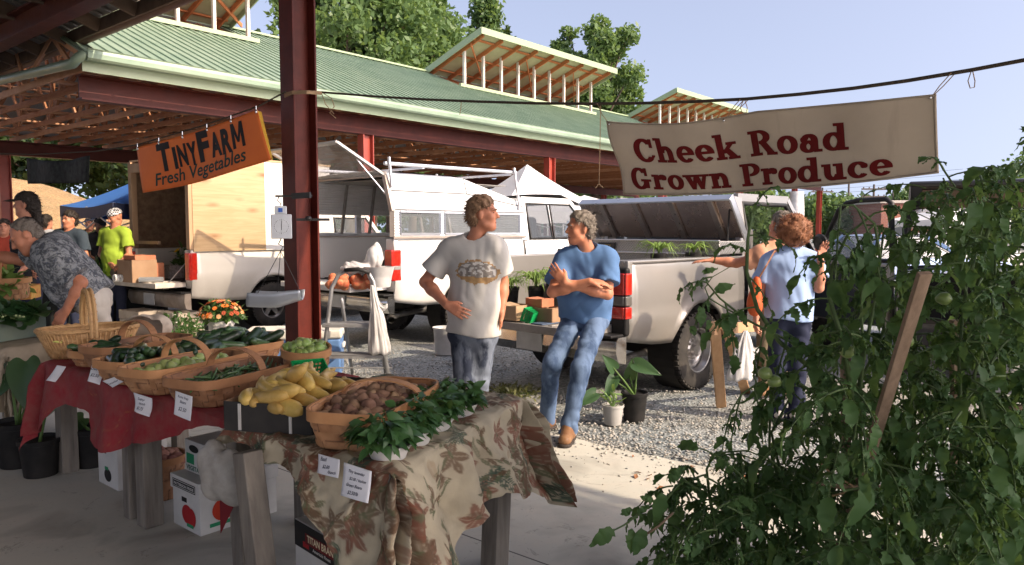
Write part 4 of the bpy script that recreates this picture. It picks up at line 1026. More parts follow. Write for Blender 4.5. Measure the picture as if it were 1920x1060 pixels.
b = MB(); b.grid(lambda u, v: V3(lerp(3.0, 4.3, u), lerp(-.85, .85, v), lerp(1.06, .92, u)+.04*math.sin(math.pi*v)), 4, 8, 0, M4); b.box((4.3, 0, .66), (.1, 1.7, .5), M4); b.build('bonnet', BLACKP, suv, smooth=40)
b = MB(); b.box((2.2, 0, .5), (4.0, 1.6, .12), M4); b.box((1.0, 0, .75), (.3, 1.5, .6), M4); b.build('interior', UND, suv)
MG = M4 @ Matrix.Translation((.1, 0, 1.80)) @ Matrix.Rotation(math.radians(8), 4, 'Y')
b = MB(); b.box((-.55, 0, .01), (1.1, 1.62, .05), MG); b.build('liftgate', BLACKP, suv, bevel=.02)
b = MB(); b.box((-.5, 0, -.03), (.9, 1.4, .02), MG); b.build('liftgate_lining', mat('brown_lining', (.2, .14, .1), .7), suv)
b = MB(); b.box((-.08, 0, .5), (.16, 1.76, .22), M4); b.build('rear_bumper', BLKP, suv, bevel=.04)
for x in (.85, 3.45):
    for s in (-1, 1): wheel(suv, M4, x, s*.78, .33, .21, s)
# ---- cars beyond
def sedan(label, pos, rz, P, k=1.0, van=False):
    t = thing('parked_car', label, 'car', pos, rz, 'parked cars beyond the pickups'); M = Mloc(pos, rz)
    for s in (-1, 1):
        b = MB(); body_side(b, M, 0, 4.4, .32, lambda x: .92-.12*max(0, (x-3.0)/1.4), [(.9, .32, .36), (3.5, .32, .36)], .87, s); b.build('body_side', P, t, smooth=40)
    top = 1.75 if van else 1.42; xa, xb_, xc, xd = (.05, .2, 2.6, 3.4) if van else (.45, 1.0, 2.2, 3.1)
    b = MB(); b.grid(lambda u, v: V3(lerp(0, 4.4, u), lerp(-.83, .83, v), lerp(.92, .80, max(0, (u-.68)/.32))), 12, 4, 0, M)
    b.add([(0, -.83, .35), (0, .83, .35), (0, .83, .92), (0, -.83, .92)], [(0, 1, 2, 3)], 0, M); b.add([(4.4, -.83, .35), (4.4, .83, .35), (4.4, .83, .8), (4.4, -.83, .8)], [(3, 2, 1, 0)], 0, M)
    b.grid(lambda u, v: V3(lerp(xb_, xc, u), lerp(-.62, .62, v), top+.04*math.sin(math.pi*u)), 6, 4, 0, M)
    for s in (-1, 1):
        for p, q in (((xa, .8, .92), (xb_, .62, top)), ((xc, .62, top), (xd, .8, .92)), ((1.6, .8, .92), (1.65, .62, top))): b.bar(M @ V3(p[0], s*p[1], p[2]), M @ V3(q[0], s*q[1], q[2]), .06, .08)
    b.build('body', P, t, smooth=40)
    g = MB()
    for s in (-1, 1): g.add([(xa, s*.79, .93), (xd, s*.79, .93), (xc, s*.61, top-.02), (xb_, s*.61, top-.02)], [(0, 1, 2, 3)], 0, M)
    g.build('side_glass', GLS, t)
    g = MB(); g.add([(xa, -.79, .93), (xa, .79, .93), (xb_, .61, top), (xb_, -.61, top)], [(0, 1, 2, 3)], 0, M); g.build('rear_glass', GLS, t)
    g = MB(); g.add([(xd, -.79, .93), (xd, .79, .93), (xc, .61, top), (xc, -.61, top)], [(0, 1, 2, 3)], 0, M); g.build('windscreen', GLC, t)
    for s in (-1, 1):
        q = MB(); q.box((-.01, s*.68, .74), (.04, .25, .14), M); q.build('taillight', REDL, t)
    for x in (.9, 3.5):
        for s in (-1, 1): wheel(t, M, x, s*.77, .31, .2, s)
p = PD(1545, 432, 17); p.z = 0; sedan('deep blue car seen through the open door window of the silver pickup', p, .25, BLUEP)
p = PD(1108, 432, 15.5); p.z = 0; sedan('pale blue minivan between the white pickup cab and the toolbox lid', p, 1.0, PALEB, van=True)
p = PD(1665, 432, 26); p.z = 0; sedan('small white car parked before the brick building', p, .1, WHITE)
# ------------------------------------------------------------------ smooth bodies from blended volumes
class Vol:
    def __init__(s, lo, hi, res):
        s.lo = np.array(lo, float); s.res = res; s.n = np.maximum(4, np.ceil((np.array(hi)-s.lo)/res).astype(int)+1)
        s.D = np.full(s.n, 1.0, dtype=np.float32)
    def sub(s, lo, hi):
        a = np.clip(np.floor((np.array(lo)-s.lo)/s.res).astype(int), 0, s.n-1); b = np.clip(np.ceil((np.array(hi)-s.lo)/s.res).astype(int)+1, 1, s.n)
        if np.any(b <= a): return None, None
        sl = tuple(slice(i, j) for i, j in zip(a, b))
        ax = [s.lo[k]+s.res*np.arange(a[k], b[k]) for k in range(3)]
        return sl, np.stack(np.meshgrid(*ax, indexing='ij'), -1).astype(np.float32)
    def comb(s, sl, d, k, op):
        D = s.D[sl]
        if op == 'u':
            h = np.clip(.5+.5*(D-d)/k, 0, 1); s.D[sl] = D*(1-h)+d*h-k*h*(1-h)
        else:
            h = np.clip(.5-.5*(D+d)/k, 0, 1); s.D[sl] = D*(1-h)+(-d)*h+k*h*(1-h)
    def cap(s, a, b, ra, rb=None, k=.02, flat=None, op='u', clip=None):
        """tapered limb; flat=(direction, factor) squeezes it along one direction"""
        rb = ra if rb is None else rb; a = np.array(a, np.float32); b = np.array(b, np.float32); R = max(ra, rb)*(max(1, flat[1]) if flat else 1)+k+2.5*s.res
        sl, P = s.sub(np.minimum(a, b)-R, np.maximum(a, b)+R)
        if sl is None: return s
        P0 = P
        if flat:
            n = np.array(Vector(flat[0]).normalized(), np.float32); q = (1/flat[1]-1)
            P = P+((P-a)@n)[..., None]*n*q; b = b+((b-a)@n)*n*q
        ab = b-a; L2 = max(1e-9, float(ab@ab)); t = np.clip(((P-a)@ab)/L2, 0, 1)
        d = np.linalg.norm(P-a-t[..., None]*ab, axis=-1)-(ra+(rb-ra)*t)
        if flat and flat[1] < 1: d = d*(flat[1]*.5+.5)
        if clip: d = np.maximum(d, (P0-np.array(clip[0], np.float32))@np.array(clip[1], np.float32))
        s.comb(sl, d, k, op); return s
    def ell(s, c, r, ax=None, k=.03, op='u'):
        c = np.array(c, np.float32); R = max(r)+k+2.5*s.res; sl, P = s.sub(c-R, c+R)
        if sl is None: return s
        Q = P-c
        if ax is not None: Q = Q@np.array([list(a) for a in ax], np.float32).T
        r = np.array(r, np.float32); k0 = np.linalg.norm(Q/r, axis=-1); k1 = np.linalg.norm(Q/(r*r), axis=-1)
        s.comb(sl, k0*(k0-1)/np.maximum(k1, 1e-6), k, op); return s
    def plane(s, p, n, k=.006):
        """cut away everything on the side the normal points to"""
        sl, P = s.sub(s.lo, s.lo+s.res*s.n); d = (P-np.array(p, np.float32))@np.array(Vector(n).normalized(), np.float32); s.D = np.maximum(s.D, d.astype(np.float32)); return s
    def cutbox(s, fn):
        sl, P = s.sub(s.lo, s.lo+s.res*s.n); s.D = fn(s.D, P).astype(np.float32); return s
    def mesh(s, smooth_it=1):
        D = s.D; I = D < 0; nx, ny, nz = D.shape
        cs = [(i, j, k) for i in (0, 1) for j in (0, 1) for k in (0, 1)]
        sh = (nx-1, ny-1, nz-1); cnt = np.zeros(sh, np.int8); acc = np.zeros(sh+(3,), np.float32)
        def S(a, c): return a[c[0]:c[0]+sh[0], c[1]:c[1]+sh[1], c[2]:c[2]+sh[2]]
        allin = np.zeros(sh, np.int8)
        for c in cs: allin += S(I, c)
        act = (allin > 0) & (allin < 8); idx = np.argwhere(act)
        if len(idx) == 0: return np.zeros((0, 3)), np.zeros((0, 4), int)
        acc = np.zeros((len(idx), 3)); cnt = np.zeros(len(idx))
        val = {c: D[idx[:, 0]+c[0], idx[:, 1]+c[1], idx[:, 2]+c[2]] for c in cs}
        for c in cs:
            for ax in range(3):
                if c[ax] == 0:
                    e = list(c); e[ax] = 1; e = tuple(e); va, vb = val[c], val[e]; m = (va < 0) != (vb < 0)
                    t = np.where(m, va/np.where(m, va-vb, 1), 0); p = np.array(c, float)[None].repeat(len(idx), 0); p[:, ax] += t
                    acc[m] += p[m]; cnt[m] += 1
        V = s.lo+s.res*(idx+acc/cnt[:, None]); num = np.full(sh, -1, np.int64); num[act] = np.arange(len(idx)); Fq = []
        for ax in range(3):
            o1, o2 = [k for k in range(3) if k != ax]
            A = [slice(None)]*3; B = [slice(None)]*3; A[ax] = slice(0, -1); B[ax] = slice(1, None)
            m = I[tuple(A)] != I[tuple(B)]; e = np.argwhere(m)
            e = e[(e[:, o1] > 0) & (e[:, o2] > 0) & (e[:, o1] < D.shape[o1]-1) & (e[:, o2] < D.shape[o2]-1)]
            q = []
            for d1, d2 in ((1, 1), (0, 1), (0, 0), (1, 0)):
                g = e.copy(); g[:, o1] -= d1; g[:, o2] -= d2; q.append(num[g[:, 0], g[:, 1], g[:, 2]])
            q = np.stack(q, 1); ins = I[e[:, 0], e[:, 1], e[:, 2]]; fl = ins if ax != 1 else ~ins
            q[~fl] = q[~fl][:, ::-1]; Fq.append(q)
        Fq = np.concatenate(Fq); Fq = Fq[(Fq >= 0).all(1)]
        for _ in range(smooth_it):
            sm = np.zeros_like(V); ct = np.zeros(len(V))
            for k in range(4):
                np.add.at(sm, Fq[:, k], V[Fq[:, (k+1) % 4]]); np.add.at(ct, Fq[:, k], 1)
            V = V*.5+.5*sm/np.maximum(ct, 1)[:, None]
        return V, Fq
def fold(P, amp, seed, ks=((38, 0, 12), (0, 30, 22), (22, 26, 8))):
    r = random.Random(seed); o = 0
    for k in ks:
        kv = np.array(k, np.float32)*r.uniform(.8, 1.2); q = P@kv; o = o+1-2*np.abs(np.sin(.5*q+1.3*np.sin(P@np.array([r.uniform(-20, 20) for _ in range(3)], np.float32))+r.uniform(0, 6)))
    lk = np.array([r.uniform(-9, 9) for _ in range(3)], np.float32); m = .5+.5*np.sin(P@lk+r.uniform(0, 6))*np.sin(P@lk[::-1].copy()*1.3+1)
    return amp*1.5*m*o/len(ks)
def skin(name, c, c2): return mat(name, c, .5, col2=c2, vs=14, bump=.12, bs=120, spec=.35)
SKIN = skin('skin_tanned', (.53, .225, .13), (.42, .16, .085)); SKIN2 = skin('skin_fair', (.52, .25, .16), (.44, .18, .11)); SKIN3 = skin('skin_brown', (.25, .12, .07), (.2, .09, .05))
def cloth(name, c, c2, vs=6, bump=.3, bs=180, rough=.85, fac=(.35, .7)): return mat(name, c, rough, col2=c2, vs=vs, bump=bump, bs=bs, bd=.002, spec=.15, fac=fac)
EYEW = mat('eye_dark', (.05, .035, .03), .2)
def bend(p, ax, ang): return Matrix.Rotation(ang, 3, ax) @ p
def hand(vol, w, d, n, side, curl=.3, s=1.0, spread=.12, thumb=.6):
    """w wrist, d where the fingers point, n out of the back of the hand, side towards the thumb"""
    d = Vector(d).normalized(); n = Vector(n); n = (n-d*n.dot(d)).normalized(); t = n.cross(d); t = t if t.dot(Vector(side)) > 0 else -t
    w = Vector(w); L = (.088, .092, .088, .078)
    for i, o in enumerate((.030, .010, -.010, -.028)):
        kn = w+d*L[i]*s+t*o*s; vol.cap(w+t*o*.55*s, kn, .0145*s, .0115*s, .012)
        fd = (d+t*(o*spread/.03)).normalized(); ax = t; p = kn; a = curl*.6
        for j, (l, r0, r1) in enumerate(((.043, .0098, .009), (.027, .009, .0082), (.021, .0082, .0068))):
            l *= (.95, 1.06, 1.0, .8)[i]*s; sg = -1 if n.dot(bend(fd, t, .5)) > 0 else 1
            fd = bend(fd, t, sg*a); q = p+fd*l; vol.cap(p, q, r0*s, r1*s, .004); p = q; a = curl
    b = w+d*.022*s+t*.024*s; td = (d*.75+t*thumb-n*.25).normalized(); q = b+td*.042*s; vol.cap(b, q, .016*s, .0115*s, .012); td = (d*1.0+t*thumb*.3-n*.2).normalized(); q2 = q+td*.032*s; vol.cap(q, q2, .011*s, .0085*s, .005)
def person(label, J, f, st):
    """J: joints as world points; f: way the face looks; st: style"""
    s = st.get('s', 1.0); g = lambda k: Vector(J[k]); res = st.get('res', .009)
    t = thing('person', label, 'person', (g('pel').x, g('pel').y, 0), 0, st.get('group'))
    hc, N, P = g('head'), g('neck'), g('pel'); f = Vector(f).normalized(); up = st.get('up') or (hc-N).normalized(); up = (up*.6+V3(0, 0, .4)).normalized() if not st.get('up') else Vector(up).normalized()
    up = (up-f*up.dot(f)).normalized(); rt = f.cross(up)
    SL, SR = g('sl'), g('sr'); a = (SR-SL).normalized(); spine = (N-P).normalized(); a = (a-spine*a.dot(spine)*.6).normalized(); fr = a.cross(spine); fr = fr if fr.dot(st.get('front', f)) > 0 else -fr
    pts = [Vector(v) for v in J.values()]; lo = [min(p[i] for p in pts)-.24 for i in range(3)]; hi = [max(p[i] for p in pts)+.24 for i in range(3)]; lo[2] = max(lo[2], -.05)
    belly = st.get('belly', 0.0); wd = st.get('wide', 1.0)*s
    def torso(v, inf):
        v.cap(lerp(SL, N, .18), lerp(SR, N, .18), .07*s+inf, None, .04)
        v.ell(lerp(N, P, .33), ((.165)*wd+inf, .118*s+inf, .19*s+inf), (a, fr, spine), .05)
        v.ell(lerp(N, P, .70)+fr*belly*.5, (.155*wd+inf+belly*.5, .115*s+inf+belly*.5, .17*s+inf), (a, fr, spine), .06)
        v.ell(P, (.165*wd+inf, .118*s+inf, .11*s+inf), (a, fr, spine), .06)
        for S in (SL, SR): v.cap(N+spine*.015, lerp(N, S, .85), .042*s+inf*.7, .05*s+inf, .04)
    # ---- bare body
    v = Vol(lo, hi, res)
    hs = st.get('hs', 1.0)*.96*s
    def H(x, y, z): return hc+rt*x*hs+f*y*hs+up*z*hs
    A3 = (rt, f, up)
    v.ell(H(0, -.012, .035), (.077*hs, .097*hs, .092*hs), A3, .02)
    v.ell(H(0, .022, -.04), (.062*hs, .072*hs, .083*hs), A3, .03)
    v.ell(H(0, .066, -.098), (.03*hs, .026*hs, .022*hs), A3, .03)
    for x in (-1, 1):
        v.ell(H(x*.04, .06, -.022), (.026*hs, .026*hs, .026*hs), A3, .025); v.cap(H(x*.052, .02, -.075), H(x*.02, .06, -.1), .02*hs, None, .03)
        v.ell(H(x*.032, .104, .012), (.017*hs, .014*hs, .010*hs), A3, .012, 's')
        v.ell(H(x*.079, -.006, -.004), (.010*hs, .019*hs, .033*hs), A3, .008)
        v.ell(H(x*.028, .074, .010), (.013*hs, .013*hs, .012*hs), A3, .006)
    v.cap(H(-.036, .083, .033), H(.036, .083, .033), .012*hs, None, .014)
    v.cap(H(0, .093, .016), H(0, .114, -.022), .010*hs, .0135*hs, .012); 
    for x in (-.012, .012): v.ell(H(x, .1, -.028), (.009*hs, .011*hs, .008*hs), A3, .007)
    v.cap(H(-.02, .084, -.058), H(.02, .084, -.058), .009*hs, None, .008); v.cap(H(-.017, .082, -.073), H(.017, .082, -.073), .010*hs, None, .008)
    v.cap(H(-.022, .094, -.0655), H(.022, .094, -.0655), .003*hs, None, .003, op='s')
    v.cap(N-spine*.02, H(0, -.025, -.05), .062*s, .055*s, .03)
    torso(v, -.026)
    for S, E, Wr, k in ((SL, g('el'), g('wl'), 'l'), (SR, g('er'), g('wr'), 'r')):
        v.cap(S, E, .05*s, .04*s, .03); v.cap(E, lerp(E, Wr, .35), .041*s, .044*s, .02); v.cap(lerp(E, Wr, .3), Wr, .044*s, .028*s, .02)
        hd = st.get('hand_'+k)
        if hd != 'none':
            h = hd or (Wr-E, fr, fr, .35); hand(v, Wr, *h, s=s*1.02)
    for h, kn, an in (('hl', 'kl', 'al'), ('hr', 'kr', 'ar')):
        if h in J: v.cap(g(h), g(kn), .062*s, .044*s, .04); v.cap(g(kn), g(an), .043*s, .034*s, .03)
    V, Fq = v.mesh(); mesh_np('body', V, Fq, st.get('skin', SKIN), t, smooth=True)
    for x in (-1, 1):
        e = MB(); c = H(x*.030, .0855, .0095); e.ell(c, (.0095*hs, .006*hs, .0042*hs), Matrix((rt, f, up)).transposed(), 8, 6); e.build('eye', EYEW, t, smooth=180)
        if st.get('hairm'): e = MB(); e.tube([H(x*.014, .1005, .028), H(x*.03, .099, .034), H(x*.045, .088, .029)], [.004*hs, .005*hs, .003*hs], 6); e.build('eyebrow', st['hairm'], t, smooth=180)
    e = MB(); e.tube([H(-.022, .089, -.0655), H(0, .0965, -.064), H(.022, .089, -.0655)], [.002, .0034, .002], 6); e.build('mouth', mat('lip', (.22, .05, .035), .6), t, smooth=180)
    def tufts(V, Fq, n, ln, w, seed, curl=0.0):
        rs = np.random.RandomState(seed); k = rs.randint(0, len(V), n); B = V[k]; N = B-np.array(hc); N /= np.linalg.norm(N, axis=1)[:, None]
        back = np.array(-f*.55-up*.75); D = N*.38+back[None]*(.7-curl)+rs.normal(size=(n, 3))*(.28+curl); D /= np.linalg.norm(D, axis=1)[:, None]; S = np.cross(D, N+.3*rs.normal(size=(n, 3))); S /= np.maximum(1e-6, np.linalg.norm(S, axis=1))[:, None]
        L = (ln*(.5+rs.rand(n)))[:, None]; B = B-N*.004; Q = np.stack([B-S*w, B+S*w, B+D*L*.6+S*w*.7+N*.003, B+D*L*.6-S*w*.7+N*.003, B+D*L-N*L*.12+S*w*.15, B+D*L-N*L*.12-S*w*.15], 1).reshape(-1, 3); b_ = len(V)+6*np.arange(n)[:, None]
        return np.concatenate([V, Q]), np.concatenate([Fq, np.concatenate([b_+np.array([[0, 1, 2, 3]]), b_+np.array([[3, 2, 4, 5]])])])
    # ---- hair
    hr = st.get('hair', 'short'); hm = st.get('hairm')
    if hr == 'curly':
        v = Vol([hc[i]-.3 for i in range(3)], [hc[i]+.3 for i in range(3)], .010); r = random.Random(5)
        v.ell(H(0, -.03, .03), (.115*hs, .125*hs, .12*hs), A3, .02)
        for i in range(330):
            q = V3(r.gauss(0, 1), r.gauss(0, 1), r.gauss(0, 1)).normalized()
            if q.y > .55 and q.z < .5: continue
            v.ell(H(q.x*.125, q.y*.13-.03, q.z*.128+.02), (r.uniform(.014, .026),)*3, None, .008)
        V, Fq = v.mesh(0); V, Fq = tufts(V, Fq, 2600, .024, .0026, 3, .6); mesh_np('hair', V, Fq, hm, t, smooth=True)
    elif hr in ('short', 'long', 'thin', 'bun'):
        v = Vol([hc[i]-.22-(.15 if hr == 'long' else 0) for i in range(3)], [hc[i]+.22 for i in range(3)], .007)
        th = {'thin': .006, 'short': .017}.get(hr, .016)
        v.ell(H(0, -.016, .040), (.078*hs+th, .098*hs+th, .094*hs+th), A3, .01)
        v.ell(H(0, -.055, -.02), (.066*hs+th, .05*hs+th, .06*hs+th), A3, .02)
        if hr == 'long': v.cap(H(0, -.08, 0), H(0, -.11, -.2), .06, .05, .03)
        Hc = np.array(hc, np.float32); fa = np.array(f); ua = np.array(up); ra = np.array(rt); back = st.get('hairline', .045)
        def cut(D, Pp):
            q = Pp-Hc; x = q@fa; z = q@ua; y = np.abs(q@ra)
            D = D+.004*np.sin(170*(q@ra)+3*np.sin(60*x))*np.sin(90*z+40*x)+.004*np.sin(75*x+55*z+2*np.sin(50*y))
            line = np.where(z > .055*hs, x-(back+.02)*hs-.35*(z-.055), x-(-.008+.25*np.maximum(0, z))*hs)   # hairline: over the forehead, then back of the ears
            low = -(z+.085*hs) if hr != 'long' else -(z+.25)
            ear = np.minimum(.035-np.hypot(x+.005, z+.004), .02)
            D = np.maximum(np.maximum(D, line), low); return np.maximum(D, np.where(z < .04, ear, -1))
        v.cutbox(cut); V, Fq = v.mesh(0); V, Fq = tufts(V, Fq, 1100, {'thin': .012, 'long': .03}.get(hr, .026), .0035, 4); mesh_np('hair', V, Fq, hm, t, smooth=True)
    if st.get('cap'):
        v = Vol([hc[i]-.24 for i in range(3)], [hc[i]+.24 for i in range(3)], .008); v.ell(H(0, -.01, .05), (.093*hs, .113*hs, .095*hs), A3, .02); v.plane(H(0, 0, .045), -up)
        if st['cap'] == 'peak': v.cap(H(0, .08, .05), H(0, .16, .038), .07*hs, .055*hs, .012, flat=(up, .12))
        V, Fq = v.mesh(); mesh_np('cap' if st['cap'] == 'peak' else 'bandana', V, Fq, st['capm'], t, smooth=True)
    # ---- shirt
    v = Vol(lo, hi, res); inf = .012+st.get('loose', 0); torso(v, inf)
    hem = st.get('hem', .12); hp = P-spine*hem
    v.cap(lerp(N, P, .6), hp-spine*.08, .135*s+inf, .15*s+inf, .06, flat=(fr, .82))
    sl_ = st.get('sleeve', .62); cuts = []
    for S, E in ((SL, g('el')), (SR, g('er'))):
        e = lerp(S, E, sl_); v.cap(S, e+(e-S)*.3, .062*s+inf*.5, .074*s+inf*1.1, .035, clip=(e, (E-S).normalized()))
    Np = np.array(N, np.float32)
    def shirtcut(D, Pp):
        D = D+fold(Pp, .0075*st.get('wr', 1), st.get('seed', 1))+fold(Pp, .003, st.get('seed', 1)+3, ((70, 0, 14), (50, 30, 10)))
        q = Pp-np.array(hp, np.float32); D = np.maximum(D, -(q@np.array(spine, np.float32))-.012*np.sin(14*(q@np.array(a, np.float32))))
        q = Pp-np.array(N+fr*.035+spine*.055, np.float32); return np.maximum(D, .078*s-np.linalg.norm(q, axis=-1))
    v.cutbox(shirtcut); V, Fq = v.mesh()
    mats_ = [st['shirt']]; mi = None
    if st.get('print'):
        c = V[Fq].mean(1); pc = np.array(lerp(N, P, st['print'][0])+a*st['print'][1]); q = c-pc; x = q@np.array(a); z = q@np.array(spine); dp = q@np.array(fr)
        e = (x/.15)**2+(z/.085)**2; nz = np.array([mnoise.noise((p[0]*40, p[1]*40, p[2]*55)) for p in c])
        mi = np.where((e+.35*nz < 1) & (dp > 0), np.where(z < -.035, 2, np.where(nz > -.05, 1, 0)), 0); mi = np.where((e > .8) & (e+.35*nz < 1) & (dp > 0), 2, mi)
        mats_ += [mat('print_grey', (.16, .15, .14), .85, col2=(.3, .26, .22), vs=30), mat('print_ochre', (.42, .27, .12), .85, col2=(.25, .15, .08), vs=30)]
    mesh_np('shirt', V, Fq, mats_, t, smooth=True, mi=mi)
    # ---- trousers and shoes
    if 'hl' in J:
        v = Vol(lo, hi, res); v.ell(P-spine*.01, (.168*wd+.008, .122*s+.008, .12*s), (a, fr, spine), .05)
        tl = st.get('leg', 1.0)
        for h, kn, an in (('hl', 'kl', 'al'), ('hr', 'kr', 'ar')):
            v.cap(g(h)+spine*.02, g(kn), .089*s, .068*s, .04); dd = (g(an)-g(kn)).normalized(); v.cap(g(kn), g(an)+dd*.06, .067*s, .061*s, .03, clip=(g(an)+dd*.03, dd))
        def tcut(D, Pp):
            amp = st.get('twr', 1); q = Pp[..., 2]; D = D+fold(Pp, .0095*amp, st.get('seed', 1)+9, ((18, 10, 34), (38, 16, 16), (12, 26, 48)))
            D = np.maximum(D, (Pp-np.array(P+spine*.10, np.float32))@np.array(spine, np.float32))
            return D
        v.cutbox(tcut); V, Fq = v.mesh(); mesh_np('trousers', V, Fq, st['trousers'], t, smooth=True)
        if st.get('belt'):
            v = Vol(lo, hi, .008); bp = P+spine*st['belt']; v.ell(P-spine*.01, (.168*wd+.02, .122*s+.02, .15*s), (a, fr, spine), .05); v.plane(bp+spine*.018, spine); v.plane(bp-spine*.018, -spine); V, Fq = v.mesh(0); mesh_np('belt', V, Fq, mat('belt_dark', (.03, .02, .015), .5), t, smooth=False)
        for an, toe in (('al', 'tl'), ('ar', 'tr')):
            A_, T_ = g(an), g(toe); d = (T_-A_); d.z = 0; d.normalize(); b = V3(A_.x, A_.y, 0)
            v = Vol([b.x-.32, b.y-.32, -.02], [b.x+.32, b.y+.32, .25], .007)
            v.cap(b-d*.04+V3(0, 0, .052), b+d*.155+V3(0, 0, .044), .044*s, .046*s, .03, flat=(V3(0, 0, 1), .95)); v.cap(b+V3(0, 0, .06), b+V3(0, 0, .13), .052*s, .05*s, .03); v.cap(b+d*.0+V3(0, 0, .11), b+d*.1+V3(0, 0, .06), .042, .035, .03); v.plane((0, 0, .014), (0, 0, -1)); V, Fq = v.mesh()
            sh = mesh_np('shoe', V, Fq, st['shoe'], t, smooth=True)
            v = Vol([b.x-.32, b.y-.32, -.02], [b.x+.32, b.y+.32, .1], .006); v.cap(b-d*.045+V3(0, 0, .01), b+d*.16+V3(0, 0, .01), .05*s, .052*s, .01); v.plane((0, 0, .026), (0, 0, 1)); v.plane((0, 0, .002), (0, 0, -1)); V, Fq = v.mesh(0); mesh_np('sole', V, Fq, mat('sole_dark', (.05, .04, .035), .7), sh, smooth=False)
            if st.get('lace'):
                l = MB(); sd = d.cross(V3(0, 0, 1))
                for k in range(4): c = b+d*(.045+.022*k)+V3(0, 0, .112-.012*k); l.tube([c-sd*.022, c+sd*.022+d*.012], .003, 5)
                l.build('shoelace', mat('lace', (.35, .28, .2), .8), sh)
    return t
HG = lambda n, c, c2: mat(n, c, .6, col2=c2, vs=40, bump=.5, bs=160, bd=.006, stretch=(1, 1, .5), spec=.3)
SANDY = HG('hair_sandy', (.16, .085, .045), (.30, .19, .11)); GREYH = HG('hair_grey', (.11, .09, .07), (.24, .205, .17)); AUB = HG('hair_auburn', (.17, .065, .03), (.30, .13, .06)); DARKH = HG('hair_dark', (.02, .015, .012), (.04, .03, .022))
TEE = cloth('tee_offwhite', (.52, .505, .47), (.44, .42, .38), 3); TEEB = cloth('tee_blue', (.095, .18, .345), (.075, .145, .285), 5); TEEL = cloth('tee_light_blue', (.33, .45, .68), (.29, .40, .62), 4)
JEAN = mat('jeans_blue', (.12, .18, .295), .8, col2=(.04, .068, .13), vs=6, bump=.3, bs=180, bd=.002, spec=.15, fac=(.42, .62), stretch=(1.6, 1.6, .7)); JEANW = mat('jeans_worn', (.155, .18, .225), .8, col2=(.03, .038, .06), vs=5, bump=.3, bs=180, bd=.002, spec=.15, fac=(.44, .58), stretch=(2.2, 2.2, .7)); NAVY = cloth('trousers_navy', (.018, .022, .045), (.03, .035, .06), 5)
BOOT = mat('boot_brown', (.16, .075, .035), .5, col2=(.26, .15, .08), vs=9, bump=.2, bs=60)
def JP(**k): return {n: PD(*q) for n, q in k.items()}

# ---- the two men
D0 = 5.35
J = JP(head=(906, 402, D0), neck=(892, 449, D0+.02), sl=(838, 474, D0+.05), sr=(932, 470, D0-.03), el=(797, 529, D0+.06), er=(943, 530, D0+.06), wl=(838, 572, D0-.15), wr=(940, 586, D0-.02),
       pel=(888, 622, D0+.03), hl=(867, 634, D0+.03), hr=(909, 634, D0+.0), kl=(869, 724, D0-.03), kr=(897, 724, D0+.02), al=(866, 818, D0+.05), ar=(888, 818, D0+.06), tl=(852, 840, D0-.15), tr=(900, 840, D0-.15))
person('man in an off white printed T-shirt standing with a hand on his hip', J, (.95, -.16, .02), dict(hair='short', hairm=SANDY, shirt=TEE, trousers=JEANW, shoe=BOOT, front=V3(.25, -1, 0), loose=.012, hem=.015, sleeve=.66, belly=.02, wide=1.06, res=.008,
       **{'print': (.34, .045), 'seed': 3, 'hand_l': (V3(.82, -.30, -.42), V3(-.25, -.92, .15), V3(.2, -.1, 1), .32), 'hand_r': (V3(-.15, .2, -1), V3(.9, .3, 0), V3(0, -1, 0), .5)}, twr=1.6))
J = JP(head=(1087, 429, 5.72), neck=(1101, 470, 5.76), sl=(1056, 490, 5.78), sr=(1142, 488, 5.70), el=(1036, 548, 5.63), er=(1139, 552, 5.60), wl=(1106, 528, 5.50), wr=(1060, 530, 5.54),
       pel=(1096, 592, 5.86), hl=(1074, 606, 5.84), hr=(1118, 606, 5.80), kl=(1034, 686, 5.58), kr=(1089, 692, 5.46), al=(1026, 786, 5.74), ar=(1066, 806, 5.42), tl=(1000, 806, 5.62), tr=(1056, 834, 5.22))
person('grey haired man in a blue T-shirt and jeans leaning on the tailgate, arms crossed', J, (-.93, -.33, -.04), dict(hair='short', hairm=GREYH, hairline=.03, shirt=TEEB, trousers=JEAN, shoe=BOOT, lace=True, belt=.01, front=V3(-.25, -1, 0), loose=.010, hem=.02, sleeve=.68, wide=1.12, belly=.05, res=.008, seed=5,
       hand_r=(V3(-.62, .28, .66), V3(-.35, -.92, .1), V3(.3, 0, 1), .35), hand_l=(V3(.95, .2, -.1), V3(0, -.4, .9), V3(0, -1, .3), .4)))
# ---- the woman with curly hair and the man behind her
J = JP(head=(1488, 437, 6.0), neck=(1484, 474, 6.0), sl=(1441, 497, 6.02), sr=(1526, 496, 5.98), el=(1424, 548, 6.05), er=(1535, 540, 5.90), wl=(1418, 594, 5.95), wr=(1539, 490, 5.86),
       pel=(1479, 585, 6.0), hl=(1458, 600, 6.0), hr=(1500, 600, 6.0), kl=(1458, 690, 6.0), kr=(1496, 690, 5.98), al=(1457, 778, 6.05), ar=(1492, 778, 6.0), tl=(1440, 795, 6.25), tr=(1500, 795, 6.22))
person('woman with curly auburn hair seen from behind in a light blue T-shirt', J, (.30, .95, 0), dict(hair='curly', hairm=AUB, shirt=TEEL, trousers=NAVY, shoe=mat('white_trainer', (.5, .48, .45), .6), front=V3(.2, 1, 0), loose=.014, hem=.06, sleeve=.6, s=.95, skin=SKIN2, seed=8, belly=.02,
       hand_r=(V3(.1, -.1, 1), V3(-.3, .9, 0), V3(-1, -.2, 0), .5), hand_l=(V3(-.1, -.1, -1), V3(-1, 0, 0), V3(0, 1, 0), .8)))
